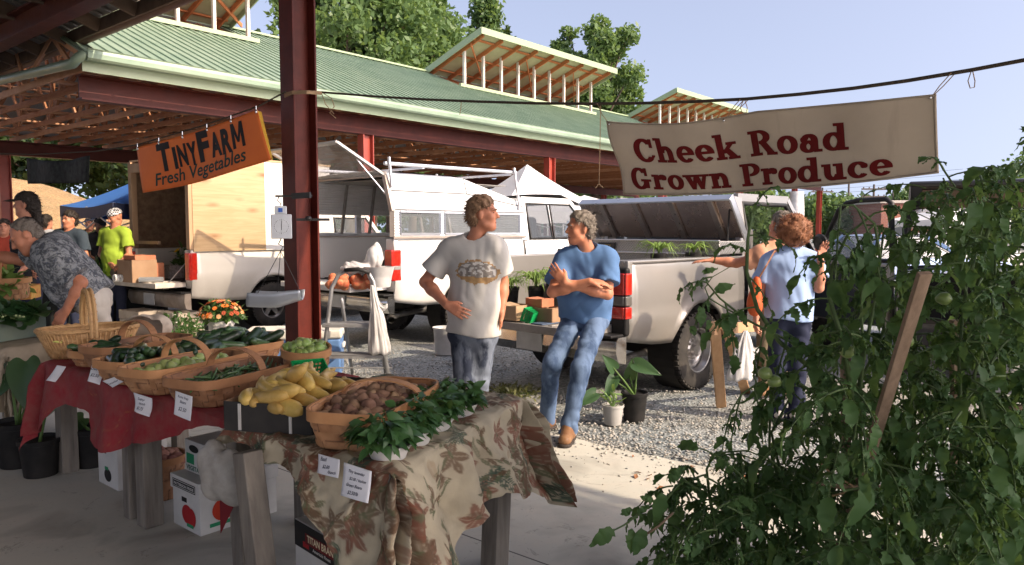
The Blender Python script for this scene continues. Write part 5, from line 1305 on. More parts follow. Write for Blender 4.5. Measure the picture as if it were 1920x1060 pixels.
J = JP(head=(1462, 424, 6.9), neck=(1450, 462, 6.85), sl=(1420, 483, 6.75), sr=(1490, 478, 6.95), el=(1381, 494, 6.85), er=(1500, 530, 6.9), wl=(1336, 488, 6.9), wr=(1480, 570, 6.8),
       pel=(1452, 570, 6.95), hl=(1434, 580, 6.95), hr=(1472, 580, 6.95), kl=(1434, 660, 6.95), kr=(1470, 660, 6.95), al=(1434, 735, 6.98), ar=(1470, 735, 6.98), tl=(1425, 750, 6.8), tr=(1470, 750, 6.8))
person('grey haired man in a tan shirt reaching his arm along the silver pickup bed', J, (-.3, .9, 0), dict(hair='short', hairm=GREYH, shirt=cloth('shirt_tan', (.46, .24, .15), (.4, .2, .12)), trousers=cloth('khaki', (.2, .16, .1), (.15, .12, .08)), shoe=BOOT, front=V3(.1, 1, 0), loose=.01, sleeve=.4, seed=11,
       hand_l=(V3(-1, 0, -.05), V3(0, 0, 1), V3(0, .6, .2), .18)))
# ---- people at the left stalls
DP = 5.35
J = JP(head=(50, 445, DP-.02), neck=(92, 466, DP+.02), sl=(112, 498, DP-.14), sr=(108, 462, DP+.22), el=(152, 530, DP-.12), er=(40, 488, DP+.25), wl=(124, 582, DP-.15), wr=(-40, 474, DP+.2),
       pel=(172, 560, DP+.1), hl=(184, 575, DP), hr=(178, 572, DP+.2), kl=(190, 680, DP), kr=(182, 680, DP+.22), al=(196, 790, DP+.1), ar=(190, 780, DP+.3), tl=(165, 810, DP+.0), tr=(160, 805, DP+.2))
m, t_, b_ = newmat('patterned_shirt'); co = t_.co('Object'); 
c = t_.mix(t_.ramp(t_.noise(co, 26, 4, .7, .8), [(.44, 0.0), (.58, 1.0)]), (.06, .066, .075), (.30, .31, .31)); c = t_.mix(t_.ramp(t_.noise(co, 60, 3), [(.55, 0.0), (.65, .6)]), c, (.10, .12, .17)); t_.put(b_.inputs['Base Color'], c); b_.inputs['Roughness'].default_value = .85
person('grey haired man in a grey patterned shirt bending over the greens table', J, (-.72, -.42, -.55), dict(hair='thin', hairm=GREYH, hairline=.0, shirt=m, trousers=cloth('cream_trousers', (.62, .56, .48), (.5, .45, .38)), shoe=BOOT, front=V3(-.4, -.3, -.8), up=V3(-.60, -.1, .78), sleeve=.75, loose=.03, hem=.0, seed=14, wide=1.2, belly=.05,
       hand_r=(V3(-1, -.1, -.1), V3(0, 0, 1), V3(0, -1, 0), .3), hand_l=(V3(-.5, -.1, -.8), V3(0, -1, .2), V3(-1, 0, 0), .5)))
def bystander(label, px, py_top, d, face, st, lean=0.0, arms=None):
    k = 1400/d/1.0; u = lambda m: m*k; hy = py_top+u(.125)
    gnd = 432+1400*CH/d; Hh = (gnd-py_top)/k; q = Hh/1.75
    f = Vector(face).normalized(); sx = -f.y if abs(f.y) > .3 else .45; sw = u(.19*q); dd = -.19*q*f.x*1.0
    base = dict(head=(px, hy, d), neck=(px-lean*.4, py_top+u(.27*q), d), sl=(px-sw*abs(f.y)-lean, py_top+u(.345*q), d+dd*.8), sr=(px+sw*abs(f.y)-lean, py_top+u(.345*q), d-dd*.8), pel=(px-lean*1.4, py_top+u(.84*q), d))
    pl = base['pel']; base.update(hl=(pl[0]-u(.085), pl[1]+u(.05), d), hr=(pl[0]+u(.085), pl[1]+u(.05), d), kl=(pl[0]-u(.09), pl[1]+u(.42*q), d-.02), kr=(pl[0]+u(.09), pl[1]+u(.42*q), d), al=(pl[0]-u(.1), gnd-u(.1), d+.03), ar=(pl[0]+u(.1), gnd-u(.1), d+.03))
    base.update(tl=(pl[0]-u(.1)+u(.1)*f.x, gnd, d+.12*f.y), tr=(pl[0]+u(.1)+u(.1)*f.x, gnd, d+.12*f.y))
    s1, s2 = base['sl'], base['sr']
    base.update(el=(s1[0]-u(.05), s1[1]+u(.3*q), s1[2]-.03), er=(s2[0]+u(.05), s2[1]+u(.3*q), s2[2]-.03), wl=(s1[0]+u(.08), s1[1]+u(.42*q), s1[2]-.22), wr=(s2[0]-u(.08), s2[1]+u(.42*q), s2[2]-.22))
    if arms: base.update(arms(u, base))
    st.setdefault('s', q); st.setdefault('res', .013); st.setdefault('front', f); st.setdefault('trousers', NAVY); st.setdefault('shoe', BOOT)
    return person(label, JP(**base), face, st)
BK = cloth('black_cloth', (.015, .015, .017), (.028, .028, .03)); POLO = cloth('charcoal_polo', (.04, .055, .07), (.06, .075, .09)); LIME = cloth('lime_tee', (.33, .46, .05), (.28, .40, .045))
bystander('woman in a dark peaked cap and black top facing left at the greens stall', 48, 364, 8.6, (-.95, -.25, 0), dict(hair='long', hairm=DARKH, cap='peak', capm=mat('cap_brown', (.035, .03, .025), .8), shirt=BK, skin=SKIN2, front=V3(-1, -.2, 0)))
bystander('smiling dark haired woman in a charcoal polo shirt under the blue canopy', 130, 397, 11.0, (-.25, -.95, 0), dict(hair='short', hairm=DARKH, hairline=.05, shirt=POLO, sleeve=.7, belly=.05, wide=1.12, skin=SKIN, front=V3(-.2, -1, 0)))
m, t_, b_ = newmat('bandana_check'); ck = t_.new('TexChecker'); t_.l.new(t_.co('Object'), ck.inputs[0]); ck.inputs['Scale'].default_value = 42; ck.inputs['Color1'].default_value = (.02, .02, .025, 1); ck.inputs['Color2'].default_value = (.6, .6, .6, 1); t_.l.new(ck.outputs[0], b_.inputs['Base Color'])
bystander('person in a lime green T-shirt and checked bandana beside the canopy pole', 216, 393, 11.4, (-.45, -.75, -.3), dict(hair='none', cap='band', capm=m, shirt=LIME, belly=.04, wide=1.1, skin=SKIN, front=V3(-.3, -1, 0)))
bystander('person in a dark top leaning between the polo shirt and the lime shirt', 188, 408, 12.4, (.6, -.6, -.2), dict(hair='none', cap='peak', capm=mat('cap_brown', (.035, .03, .025), .8), shirt=BK, front=V3(.5, -.8, 0), skin=SKIN3))
bystander('dark haired person in a pale grey shirt behind the black top', 87, 404, 12.8, (.3, .9, 0), dict(hair='short', hairm=DARKH, shirt=cloth('pale_grey', (.35, .36, .38), (.3, .31, .33)), skin=SKIN2))
bystander('dark haired person half cut off at the left edge of the stall', 8, 412, 11.5, (.4, -.8, 0), dict(hair='long', hairm=DARKH, shirt=cloth('rust_top', (.3, .05, .03), (.24, .04, .025)), skin=SKIN2))
bystander('grey haired shopper behind the lime shirt, far back by the bank', 168, 409, 15.5, (.2, -1, 0), dict(hair='short', hairm=GREYH, shirt=cloth('olive_top', (.12, .12, .06), (.1, .1, .05)), skin=SKIN))
# ------------------------------------------------------------------ tables and cloths
GREYW = mat('weathered_wood', (.24, .215, .18), .85, col2=(.13, .115, .10), vs=7, stretch=(3, 3, .35), bump=.5, bs=30)
PINE = mat('raw_pine', (.52, .33, .19), .75, col2=(.42, .25, .13), vs=6, stretch=(3, 3, .4), bump=.2, bs=30)
TZ = .76
def vcol_mat(name, rough=.85, bump=.15, bs=160, spec=.2):
    m, t, b = newmat(name); at = t.new('Attribute'); at.attribute_name = 'col'
    c = t.mix(t.ramp(t.noise(t.co('Object'), 9, 5, .7), [(.35, 0.0), (.75, .35)]), at.outputs['Color'], (.2, .17, .13))
    t.put(b.inputs['Base Color'], c); b.inputs['Roughness'].default_value = rough; b.inputs['Specular IOR Level'].default_value = spec
    t.put(b.inputs['Normal'], t.bump(t.noise(t.co('Object'), bs, 3), bump, .002)); return m
def set_col(o, cols):
    a = o.data.color_attributes.new('col', 'FLOAT_COLOR', 'POINT'); a.data.foreach_set('color', np.concatenate([cols, np.ones((len(cols), 1))], 1).astype(np.float32).ravel())
def draped(name, A, B, D, drops, n, mats, parent=None, seed=1, flare=.22, fold=.05, freq=16, bumps=.004, pattern=None, cell=None, crumple=0.0, flare2=0.0):
    """cloth over the table corner A, edges A->B and A->D; drops = functions for sides (s<0, s>1, t<0, t>1) of the fraction along that side"""
    A, B, D = Vector(A), Vector(B), Vector(D); l1, l2 = (B-A).length, (D-A).length; e1, e2 = (B-A)/l1, (D-A)/l2
    nt0 = V3(e1.y, -e1.x, 0); nt0 = nt0 if nt0.dot(e2) < 0 else -nt0; ns1 = V3(e2.y, -e2.x, 0); ns1 = ns1 if ns1.dot(e1) > 0 else -ns1
    c = cell or .006
    def axis(l, mx): k0 = max(4, int(mx/c)); k1 = max(8, int(l/c)); return np.concatenate([-np.arange(k0, 0, -1)/k0, np.arange(0, k1+1)/k1, 1+np.arange(1, k0+1)/k0])
    md = max(max(f(x/20) for x in range(21)) for f in drops); us = axis(l1, md); vs_ = axis(l2, md)
    Ug, Vg = np.meshgrid(us, vs_, indexing='xy'); uc, vc = np.clip(Ug, 0, 1), np.clip(Vg, 0, 1)
    def ev(f, x): xs = np.linspace(0, 1, 41); return np.interp(x, xs, [f(q) for q in xs])
    os_ = np.where(Ug < 0, Ug*ev(drops[0], vc), np.where(Ug > 1, (Ug-1)*ev(drops[1], vc), 0)); ot = np.where(Vg < 0, Vg*ev(drops[2], uc), np.where(Vg > 1, (Vg-1)*ev(drops[3], uc), 0))
    e = np.hypot(os_, ot); ee = np.maximum(e, 1e-6)
    ds, dt = os_/ee, ot/ee; S, T = uc*l1+os_, vc*l2+ot
    ang = np.arctan2(np.abs(ot), np.abs(os_))*1.1
    tan = S*np.abs(dt)+T*np.abs(ds); r = random.Random(seed); p1, p2 = r.uniform(0, 6), r.uniform(0, 6)
    corner = np.where((np.abs(ds) > .01) & (np.abs(dt) > .01), 1.0, 0)
    ph = tan*freq+ang*1.6; fl = np.sin(ph+p1+1.5*np.sin(ph*.43+p2))
    out = .012+np.minimum(e, .03)*.5+flare*e+flare2*e*e+fold*fl*np.clip(e/.15, 0, 1)*(1+corner*.6)
    out = np.where(e > 1e-5, out, 0); down = np.maximum(0, e*np.sqrt(np.maximum(.05, 1-flare**2))-.012*np.clip(e/.03, 0, 1)); down = np.where(e > 1e-5, down, 0)
    X = A.x+e1.x*uc*l1+e2.x*vc*l2; Y = A.y+e1.y*uc*l1+e2.y*vc*l2
    X = X+out*(ns1.x*ds-nt0.x*dt); Y = Y+out*(ns1.y*ds-nt0.y*dt)
    top = A.z+.004+bumps*(np.sin(S*21+2*np.sin(T*9+p1))*np.sin(T*17+1.7*np.sin(S*12+p2))+.5*np.sin(S*47+T*31+3*np.sin(T*13)))+bumps
    Z = np.where(e > 1e-5, A.z+.004+bumps-down+.01*np.sin(tan*11+p2)*np.clip(e/.1, 0, 1), top); Z = np.maximum(Z, .02)
    if crumple:
        q = np.array([mnoise.turbulence_vector((a*7, b*7, seed), 3, False)[:] for a, b in zip(S.ravel(), T.ravel())]).reshape(S.shape+(3,))
        k = crumple*np.clip(e/.05, .25, 1); X = X+k*q[..., 0]; Y = Y+k*q[..., 1]; Z = Z+k*.8*np.where(e > 0, q[..., 2], np.abs(q[..., 2]))
    V = np.stack([X, Y, Z], -1).reshape(-1, 3); nu, nv = len(us), len(vs_)
    i, j = np.meshgrid(np.arange(nu-1), np.arange(nv-1), indexing='xy'); a = (j*nu+i).ravel(); Fc = np.stack([a, a+1, a+1+nu, a+nu], 1)
    o = mesh_np(name, V, Fc, mats, parent, smooth=True)
    if pattern: set_col(o, pattern(S.ravel(), T.ravel()))
    return o
def floral(S, T, seed=4, base=(.48, .42, .30)):
    r = random.Random(seed); n = len(S); C_ = np.tile(np.array(base), (n, 1)); P = np.stack([S, T], 1)
    lo, hi = P.min(0), P.max(0)
    q = .5+.5*np.sin(S*23+2*np.sin(T*19))*np.sin(T*27+2*np.sin(S*15)); C_ *= (.86+.2*q)[:, None]
    GR, DG, RU, BR, OL = (.035, .085, .05), (.02, .055, .04), (.19, .06, .035), (.12, .065, .035), (.10, .115, .055)
    def blot(c, ang, L, W, col, pow_=1.0, op=.85):
        d = P-c; m = (np.abs(d[:, 0]) < L*1.1) & (np.abs(d[:, 1]) < L*1.1); k = np.nonzero(m)[0]
        if not len(k): return
        x = (d[k, 0]*math.cos(ang)+d[k, 1]*math.sin(ang))/L; y = (-d[k, 0]*math.sin(ang)+d[k, 1]*math.cos(ang))/W
        w = np.maximum(0, 1-np.abs(x)**1.6); h = np.clip((w-np.abs(y))*5, 0, 1)*op; h *= np.where(np.abs(y) < .10, .55, 1)
        C_[k] = C_[k]*(1-h[:, None])+np.array(col)*h[:, None]
    for i in range(500):
        c = np.array([r.uniform(lo[0], hi[0]), r.uniform(lo[1], hi[1])]); a = r.uniform(0, 6.28); kind = (0, 1, 2, 3, 1, 2, 1)[i % 7]
        if kind == 0:       # fern of green leaflets
            for k in range(9):
                s = c+np.array([math.cos(a), math.sin(a)])*(.016*k); L = .030*(1-.05*k)
                for sg in (-1, 1): b = a+sg*.8; blot(s+np.array([math.cos(b), math.sin(b)])*L*.8, b, L, L*.26, DG if k % 2 else GR)
            blot(c+np.array([math.cos(a), math.sin(a)])*.07, a, .08, .003, DG)
        elif kind == 1:     # rust flower
            col = RU if r.random() < .6 else BR
            for k in range(6): b = a+k*1.05; blot(c+np.array([math.cos(b), math.sin(b)])*.034, b, .036, .017, col)
            blot(c, a, .014, .014, OL)
        elif kind == 2:     # brown sprig
            for k in range(5):
                b = a+r.uniform(-.9, .9); s = c+np.array([math.cos(a), math.sin(a)])*(.025*k); blot(s+np.array([math.cos(b), math.sin(b)])*.022, b, .027, .010, BR if k % 2 else OL)
            blot(c+np.array([math.cos(a), math.sin(a)])*.06, a, .07, .0028, BR)
        else: blot(c, a, r.uniform(.03, .07), r.uniform(.012, .03), r.choice((RU, BR, OL, (.34, .24, .14))), op=.55)
    return C_
def table(name, label, A, B, D, legs, th=.04):
    A, B, D = Vector(A), Vector(B), Vector(D); Cc = B+D-A; t = thing(name, label, 'table', (A.x, A.y, 0))
    m = MB(); q = [A, B, Cc, D]; m.add([p for p in q]+[p-V3(0, 0, th) for p in q], [(0, 1, 2, 3), (7, 6, 5, 4), (0, 4, 5, 1), (1, 5, 6, 2), (2, 6, 7, 3), (3, 7, 4, 0)]); m.build('tabletop', GREYW, t)
    for a, b, w in legs:
        m = MB(); m.bar(a, b, w, w, up=UX); m.build('leg', GREYW, t, bevel=.006)
    return t
fA, fB, fD = V3(-1.12, 2.98, TZ), V3(-.40, 2.40, TZ), V3(-.69, 4.03, TZ)
def gl(px, d, px2=None, d2=None, z=.72):
    a = PD(px, 500, d); a.z = z; b = PD(px2 or px, 500, d2 or d); b.z = 0; return (a, b)
table('trestle_table', 'rough post table under the floral cloth at the front of the stall', fA, fB, fD,
      [gl(455, 2.76, 492, 2.66)+(.082,), gl(440, 3.2, 452, 3.1)+(.09,), gl(938, 3.42, 926, 3.36)+(.095,), (V3(-.66, 3.95, .72), V3(-.66, 3.98, 0), .09)])
def pw(*kv): xs = [k for k, _ in kv]; ys = [v for _, v in kv]; return lambda x: float(np.interp(x, xs, ys))
fl = draped('floral_tablecloth', fA, fB, fD, (pw((0, .13), (1, .10)), pw((0, .50), (.3, .36), (.6, .30), (.85, .42), (1, .50)), pw((0, .05), (.25, .09), (.5, .14), (.72, .23), (.88, .38), (1, .58)), lambda x: .12), 0, [vcol_mat('floral_print')], seed=3, flare=.10, flare2=.5, fold=.04, freq=15, pattern=floral, bumps=.005, crumple=.03)
tag(fl, 'beige tablecloth printed with green and rust leaves on the front table', 'tablecloth')
rA, rB = V3(-2.80, 4.46, TZ), V3(-1.19, 3.13, TZ); rD = rA+V3(.36, .90, 0).normalized()*.92
table('plank_table', 'rough post table under the dark red cloth', rA, rB, rD,
      [gl(266, 3.84)+(.10,), gl(234, 3.95)+(.075,), gl(112, 4.72)+(.10,), (rD+V3(.1, -.1, -.04), V3(rD.x+.1, rD.y-.1, 0), .09), (rB+(rD-rA)+V3(-.25, -.1, -.04), V3(rB.x+(rD-rA).x-.25, rB.y+(rD-rA).y-.1, 0), .09)])
def redpat(S, T):
    C_ = np.tile(np.array((.27, .022, .03)), (len(S), 1)); q = np.sin(S*9+2*np.sin(T*7)); C_ *= (.92+.1*q)[:, None]
    r = random.Random(9); P = np.stack([S, T], 1)
    for i in range(26):
        c = np.array([r.uniform(S.min(), S.max()), r.uniform(T.min(), T.max())]); a = r.uniform(0, 6.28); L = r.uniform(.05, .14); d = P-c
        x = (d[:, 0]*math.cos(a)+d[:, 1]*math.sin(a)); y = (-d[:, 0]*math.sin(a)+d[:, 1]*math.cos(a))-.015*np.sin(x*40)
        h = np.clip(1-np.abs(y)/.003, 0, 1)*(np.abs(x) < L)*.55; C_ = C_*(1-h[:, None])+np.array((.40, .16, .05))*h[:, None]
    return C_
rc_ = draped('red_tablecloth', rA, rB, rD, (pw((0, .34), (1, .3)), lambda x: .06, pw((0, .44), (.06, .42), (.15, .25), (.2, .20), (.30, .21), (.335, .24), (.355, .40), (.45, .37), (.70, .24), (.85, .12), (1, .06)), lambda x: .1), 0, [vcol_mat('red_cloth', .8)], seed=8, flare=.16, fold=.028, freq=11, crumple=.012, pattern=redpat, bumps=.003, cell=.012)
tag(rc_, 'dark red tablecloth hanging unevenly off the basket table', 'tablecloth')
b = MB(); b.add([PD(452, 930, 3.0), PD(412, 905, 3.05), PD(414, 1000, 3.05), PD(440, 945, 3.0)], [(0, 1, 2, 3)]); tag(b.build('cloth_corner', MATS['red_cloth'] if False else mat('red_rag', (.2, .02, .025), .85), solid=.004), 'corner of dark red cloth hanging by the front table leg', 'cloth')
v = Vol([-1.45, 2.7, .35], [-.85, 3.2, .8], .008)
cpl = [PD(400, 860, 2.98), PD(428, 880, 2.92), PD(405, 905, 2.95), PD(440, 915, 2.9)]
for c in cpl: v.ell(c, (.062, .045, .075), None, .05)
v.cutbox(lambda D, P: D+fold(P, .012, 4, ((50, 10, 20), (10, 40, 50)))); V, Fq = v.mesh(); tag(mesh_np('plastic_bag', V, Fq, mat('bag_plastic', (.40, .38, .34), .45, col2=(.26, .245, .22), vs=14, bump=.3, bs=40), smooth=True), 'crumpled pale bag bulging out under the corner of the floral cloth', 'bag')

# ------------------------------------------------------------------ baskets
def m_splint(name, a, b_, c_):
    m, t, b = newmat(name); at = t.new('Attribute'); at.attribute_name = 'tone'; co = t.co('Object', (1, 1, 1))
    c = t.mix(at.outputs['Fac'], a, b_); c = t.mix(t.math('MULTIPLY', t.math('SUBTRACT', at.outputs['Fac'], 1.0), 1.6), c, (.07, .03, .014)); c = t.mix(t.ramp(t.noise(co, 35, 4, .7), [(.5, 0.0), (.75, .6)]), c, c_); t.put(b.inputs['Base Color'], c); b.inputs['Roughness'].default_value = .62
    t.put(b.inputs['Normal'], t.bump(t.noise(t.co('Object', (1, 1, 6)), 60, 4), .25, .003)); return m
SPL = m_splint('pale_splint', (.50, .27, .13), (.36, .17, .075), (.25, .11, .05)); SPD = m_splint('brown_splint', (.36, .18, .09), (.24, .11, .05), (.13, .06, .03)); WIC = m_splint('honey_wicker', (.52, .31, .13), (.40, .21, .08), (.22, .10, .04))
def rrect(L, W, k, p):
    """point on a rounded rectangle (superellipse) at angle p"""
    c, s = math.cos(p), math.sin(p); return V3(L/2*math.copysign(abs(c)**(2/k), c), W/2*math.copysign(abs(s)**(2/k), s), 0)
def basket(label, loc, az, L, W, H, m, handle=None, k=4.5, taper=.86, bands=4, wick=False, group=None, hpos=0.0, tilt=None):
    t = thing('splint_basket' if not wick else 'wicker_basket', label, 'basket', loc, az, group); M = Mloc(loc, az, tilt); n = 192; rows = bands*6
    r = random.Random(int(L*1000+loc[0]*77)); vs = []; tone = []; fs = []; cell = {}
    for i in range(rows+1):
        f = i/rows; sc_ = lerp(taper, 1.0, f**.8)
        for j in range(n):
            p = 2*math.pi*j/n; q = rrect(L*sc_, W*sc_, k, p); nn = V3(q.x/(L*L), q.y/(W*W), 0).normalized()
            ba = min(bands-1, int(f*bands+1e-6)); st_ = int(j/8); over = 1 if (ba+st_) % 2 else -1
            w = (.0045 if not wick else .004)*over*abs(math.sin(math.pi*f*bands))*abs(math.sin(math.pi*((j % 8)+.5)/8)) if 0 < i < rows else 0
            vs.append(M @ (q+nn*w+V3(0, 0, H*f))); cv = cell.setdefault((ba, st_), r.random()*.95); tone.append(cv if wick else (1.5 if (j % 8 == 0 and over > 0) or (i % 6 == 0 and over < 0 and r.random() < .7) else cv))
    for i in range(rows):
        for j in range(n): fs.append((i*n+j, i*n+(j+1) % n, (i+1)*n+(j+1) % n, (i+1)*n+j))
    c0 = len(vs); vs.append(M @ V3(0, 0, .004)); tone.append(.5)
    o = mesh_np('side', [list(v) for v in vs], fs, m, t, smooth=True, tone=tone); md = o.modifiers.new('s', 'SOLIDIFY'); md.thickness = .005; md.offset = -1
    b = MB(); b.add([vs[j] for j in range(n)], [tuple(range(n))[::-1]]); b.build('base', m, t)
    def band(z0, z1, d, nm):
        b = MB(); kk = []
        for sgn, zz in ((1, z0), (1, z1), (-1, z1), (-1, z0)):
            for j in range(n): p = 2*math.pi*j/n; q = rrect(L, W, k, p); nn = V3(q.x/(L*L), q.y/(W*W), 0).normalized(); kk.append(M @ (q+nn*(d if sgn > 0 else -d*.6)+V3(0, 0, zz)))
        for a in range(4):
            for j in range(n): b.f.append([a*n+j, a*n+(j+1) % n, ((a+1) % 4)*n+(j+1) % n, ((a+1) % 4)*n+j]); b.m.append(0)
        b.v = kk; o = b.build(nm, mat('rim_splint' if m is not SPD else 'rim_brown', (.52, .27, .12) if m is not SPD else (.40, .20, .095), .55, col2=(.42, .20, .085) if m is not SPD else (.3, .14, .065), vs=9, bump=.2, bs=50), t, smooth=40)
    if wick:
        b = MB()
        for q in range(3): b.tube([M @ (rrect(L, W, k, 2*math.pi*j/48)*1.0+V3(.006*math.sin(j*1.3+q*2.1), .006*math.cos(j*1.3+q*2.1), H+.008*math.sin(j*1.9+q*2.1))) for j in range(49)], .009, 6, caps=False)
        b.build('rim', m, t, smooth=180)
        b = MB()
        for j in range(64): p = 2*math.pi*j/64; b.tube([M @ (rrect(L*taper, W*taper, k, p)*1.0+V3(0, 0, .0)), M @ (rrect(L, W, k, p)*1.02+V3(0, 0, H))], .005, 5)
        b.build('ribs', m, t, smooth=180)
    else: band(H-.034, H+.006, .006, 'rim')
    if handle:
        hh, hw = handle; b = MB(); pts = [M @ V3(hpos+0*a, -W/2*math.cos(math.pi*a/16)*1.02, H*.75+(H*.25+hh)*math.sin(math.pi*a/16)**.75) for a in range(17)]
        ax = (M.to_3x3() @ V3(1, 0, 0))
        if wick:
            for q in range(2): b.tube([p+ax*(.012*(q-.5)*2)+V3(0, 0, .004*math.sin(i*1.5+q*3)) for i, p in enumerate(pts)], .013, 7)
            for i in range(1, len(pts)-1): b.tube([pts[i]-ax*.026, pts[i]+(pts[i+1]-pts[i])*.5+ax*.026], .006, 5)
        else:
            for i in range(16): b.bar(pts[i], pts[i+1], hw, .006, up=(pts[i+1]-pts[i]).cross(ax))
        b.build('handle', m if wick else MATS['rim_splint' if m is not SPD else 'rim_brown'], t, smooth=40)
    return t, M
def heap(proto, M, L, W, H, n, seed, group, label, lift=.0, crown=.05, size=1.0, flat=True, lie=False, azi=None, sv=.15):
    """lay n copies of a fruit in the basket, heaped towards the middle"""
    r = random.Random(seed); put = []; protos = proto if isinstance(proto, list) else [proto]; out = []
    tries = 0; md = .8*max(protos[0].dimensions_hint)*size if hasattr(protos[0], 'dimensions_hint') else .03*size
    while len(put) < n and tries < n*60:
        tries += 1; x, y = r.uniform(-.5, .5), r.uniform(-.5, .5)
        if abs(2*x)**4+abs(2*y)**4 > .75: continue
        lay = len(put)/n; x *= L; y *= W; h = H+crown*(1-(2*x/L)**2)*(1-(2*y/W)**2)*(.4+.6*lay)+lift+r.uniform(-.006, .006)
        need = md*(1-.45*tries/(n*60))
        if any((x-a)**2+(y-b)**2+((h-c)*1.3)**2 < need*need for a, b, c in put): continue
        put.append((x, y, h)); p = protos[len(put) % len(protos)]
        a = (azi+r.gauss(0, .28)) if azi is not None else r.uniform(0, 6.28)
        R = Matrix.Rotation(a, 4, 'Z') @ (Matrix.Rotation(r.gauss(0, .22), 4, 'Y') if lie else Matrix.Rotation(r.uniform(0, 6.28), 4, 'X') @ Matrix.Rotation(r.uniform(0, 6.28), 4, 'Y'))
        o = p.copy(); COL.objects.link(o); k = size*r.uniform(1-sv, 1+sv)
        o.matrix_basis = M @ Matrix.Translation((x, y, h)) @ R @ Matrix.Scale(k, 4); o['label'] = label; o['group'] = group; out.append(o)
    return out
def produce(name, cat, mb, m, smooth=180):
    o = mb.build(name, m, smooth=smooth); o['category'] = cat; COL.objects.unlink(o); return o
def lumpy(rx, ry, rz, amp, seed, nu=14, nv=10, fr=3.0):
    b = MB(); b.ell((0, 0, 0), (rx, ry, rz), None, nu, nv); R = max(rx, ry, rz)
    b.v = [p*(1+amp*mnoise.noise(p/R*fr*.5+V3(seed*3.1, 0, 0))) for p in b.v]; return b
def longveg(L, prof, curve, n=10, seg=12, twist=0.0):
    pts = []; rs = []
    for i in range(seg+1): f = i/seg; pts.append((L*(f-.5), curve*math.sin(math.pi*f)-curve*.5+twist*f*f, 0)); rs.append(prof(f))
    b = MB(); b.tube(pts, rs, n); return b
POT = [produce('potato', 'potato', lumpy(.032+.004*i, .025, .023, .35, i), mat('potato_skin', (.30, .18, .115), .85, col2=(.17, .095, .06), vs=16, bump=.3, bs=90, rand=.3)) for i in range(4)]
PINKP = [produce('potato', 'potato', lumpy(.036, .03, .028, .3, 9+i), mat('pink_potato_skin', (.40, .2, .15), .75, col2=(.28, .13, .1), vs=22, rand=.2)) for i in range(2)]
YEL = mat('squash_skin', (.62, .42, .13), .48, col2=(.46, .31, .08), vs=24, rand=.12, coat=.2)
CROOK = []
for i in range(4):
    f0 = lambda f, i=i: max(.004, (.0195+.004*(i % 2))*min(1, (1-f)*9+.1)**.5*(1 if f < .55 else max(.62, 1-(f-.55)*.9))*min(1, f*5+.28)**.6*(1.28 if f < .5 else lerp(1.28, .8, (f-.5)*2)))
    CROOK.append(produce('yellow_squash', 'squash', longveg(.20+.02*i, f0, .03+.014*i, 14, 16, .03*(i % 3)), YEL))
DKG = mat('cucumber_skin', (.022, .052, .018), .4, col2=(.012, .03, .012), vs=14, rand=.25, coat=.2, bump=.2, bs=60); MDG = mat('zucchini_skin', (.03, .075, .022), .36, col2=(.07, .12, .04), vs=18, rand=.25, coat=.25, stretch=(.3, 1, 1))
rod = lambda R: (lambda f: max(.003, R*min(1, min(f, 1-f)*7+.12)**.5))
CUKE = [produce('cucumber', 'cucumber', longveg(.19+.015*i, rod(.026+.003*(i % 2)), .012*(i-1), 12, 14), DKG if i % 2 else MDG) for i in range(4)]
PATT = [produce('pale_squash', 'squash', lumpy(.036, .034, .028, .25, 20+i, fr=4), mat('pale_green_skin', (.40, .46, .16), .4, col2=(.28, .37, .10), vs=14, rand=.2, coat=.2)) for i in range(3)]
BEAN = [produce('green_bean', 'bean', longveg(.13+.02*i, lambda f: max(.0012, .0052*min(1, min(f, 1-f)*8+.15)**.5), .018*(i-1), 6, 10, .01*i), mat('bean_green', (.085, .17, .045), .4, col2=(.05, .11, .03), vs=12, rand=.25)) for i in range(4)]
PEP = []
for i in range(3):
    b = lumpy(.032, .030, .030, .3, 30+i, fr=5); b.tube([(0, 0, .026), (.002, .003, .036), (.008, .004, .045)], [.006, .004, .003], 6); PEP.append(produce('green_tomatillo', 'tomatillo', b, mat('tomatillo_skin', (.22, .34, .07), .4, col2=(.30, .36, .12), vs=14, rand=.25, coat=.2)))
GPEP = [produce('yellow_pepper', 'pepper', longveg(.10, lambda f: max(.003, .02*(1-f)**.6*min(1, f*6+.3)), .015, 9, 10), mat('banana_pepper', (.50, .46, .12), .35, col2=(.36, .38, .09), vs=9, rand=.3)) for i in range(2)]
# ---- on the floral table
th = .768
t, M = basket('long pale splint basket of brown potatoes on the floral cloth', (-.525, 2.88, th), math.radians(76), .66, .335, .14, SPL, handle=(.055, .045), taper=.86, hpos=.04)
heap(POT, M, .60, .29, .098, 120, 3, 'potatoes in the pale basket', 'brown potato heaped in the long pale splint basket', crown=.05, size=1.0)
loc = (-.875, 3.11, th); azb = math.radians(76); t = thing('produce_box', 'black printed cardboard box of yellow squash between two baskets', 'box', loc, azb); M = Mloc(loc, azb)
BOXK = mat('black_card', (.028, .027, .026), .55, col2=(.05, .045, .04), vs=8); CARD = mat('brown_card', (.36, .23, .14), .8, col2=(.30, .18, .105), vs=5)
b = MB(); Lb, Wb, Hb = .56, .38, .115
for s in (-1, 1): b.box((0, s*Wb/2, Hb/2), (Lb, .006, Hb), M); b.box((s*Lb/2, 0, Hb/2), (.006, Wb-.006, Hb), M)
b.box((0, 0, .004), (Lb, Wb, .006), M); b.build('box_side', BOXK, t)
b = MB()
for s in (-1, 1): b.box((0, s*(Wb/2-.006), Hb/2), (Lb-.01, .005, Hb+.004), M)
b.build('inner_card', CARD, t)
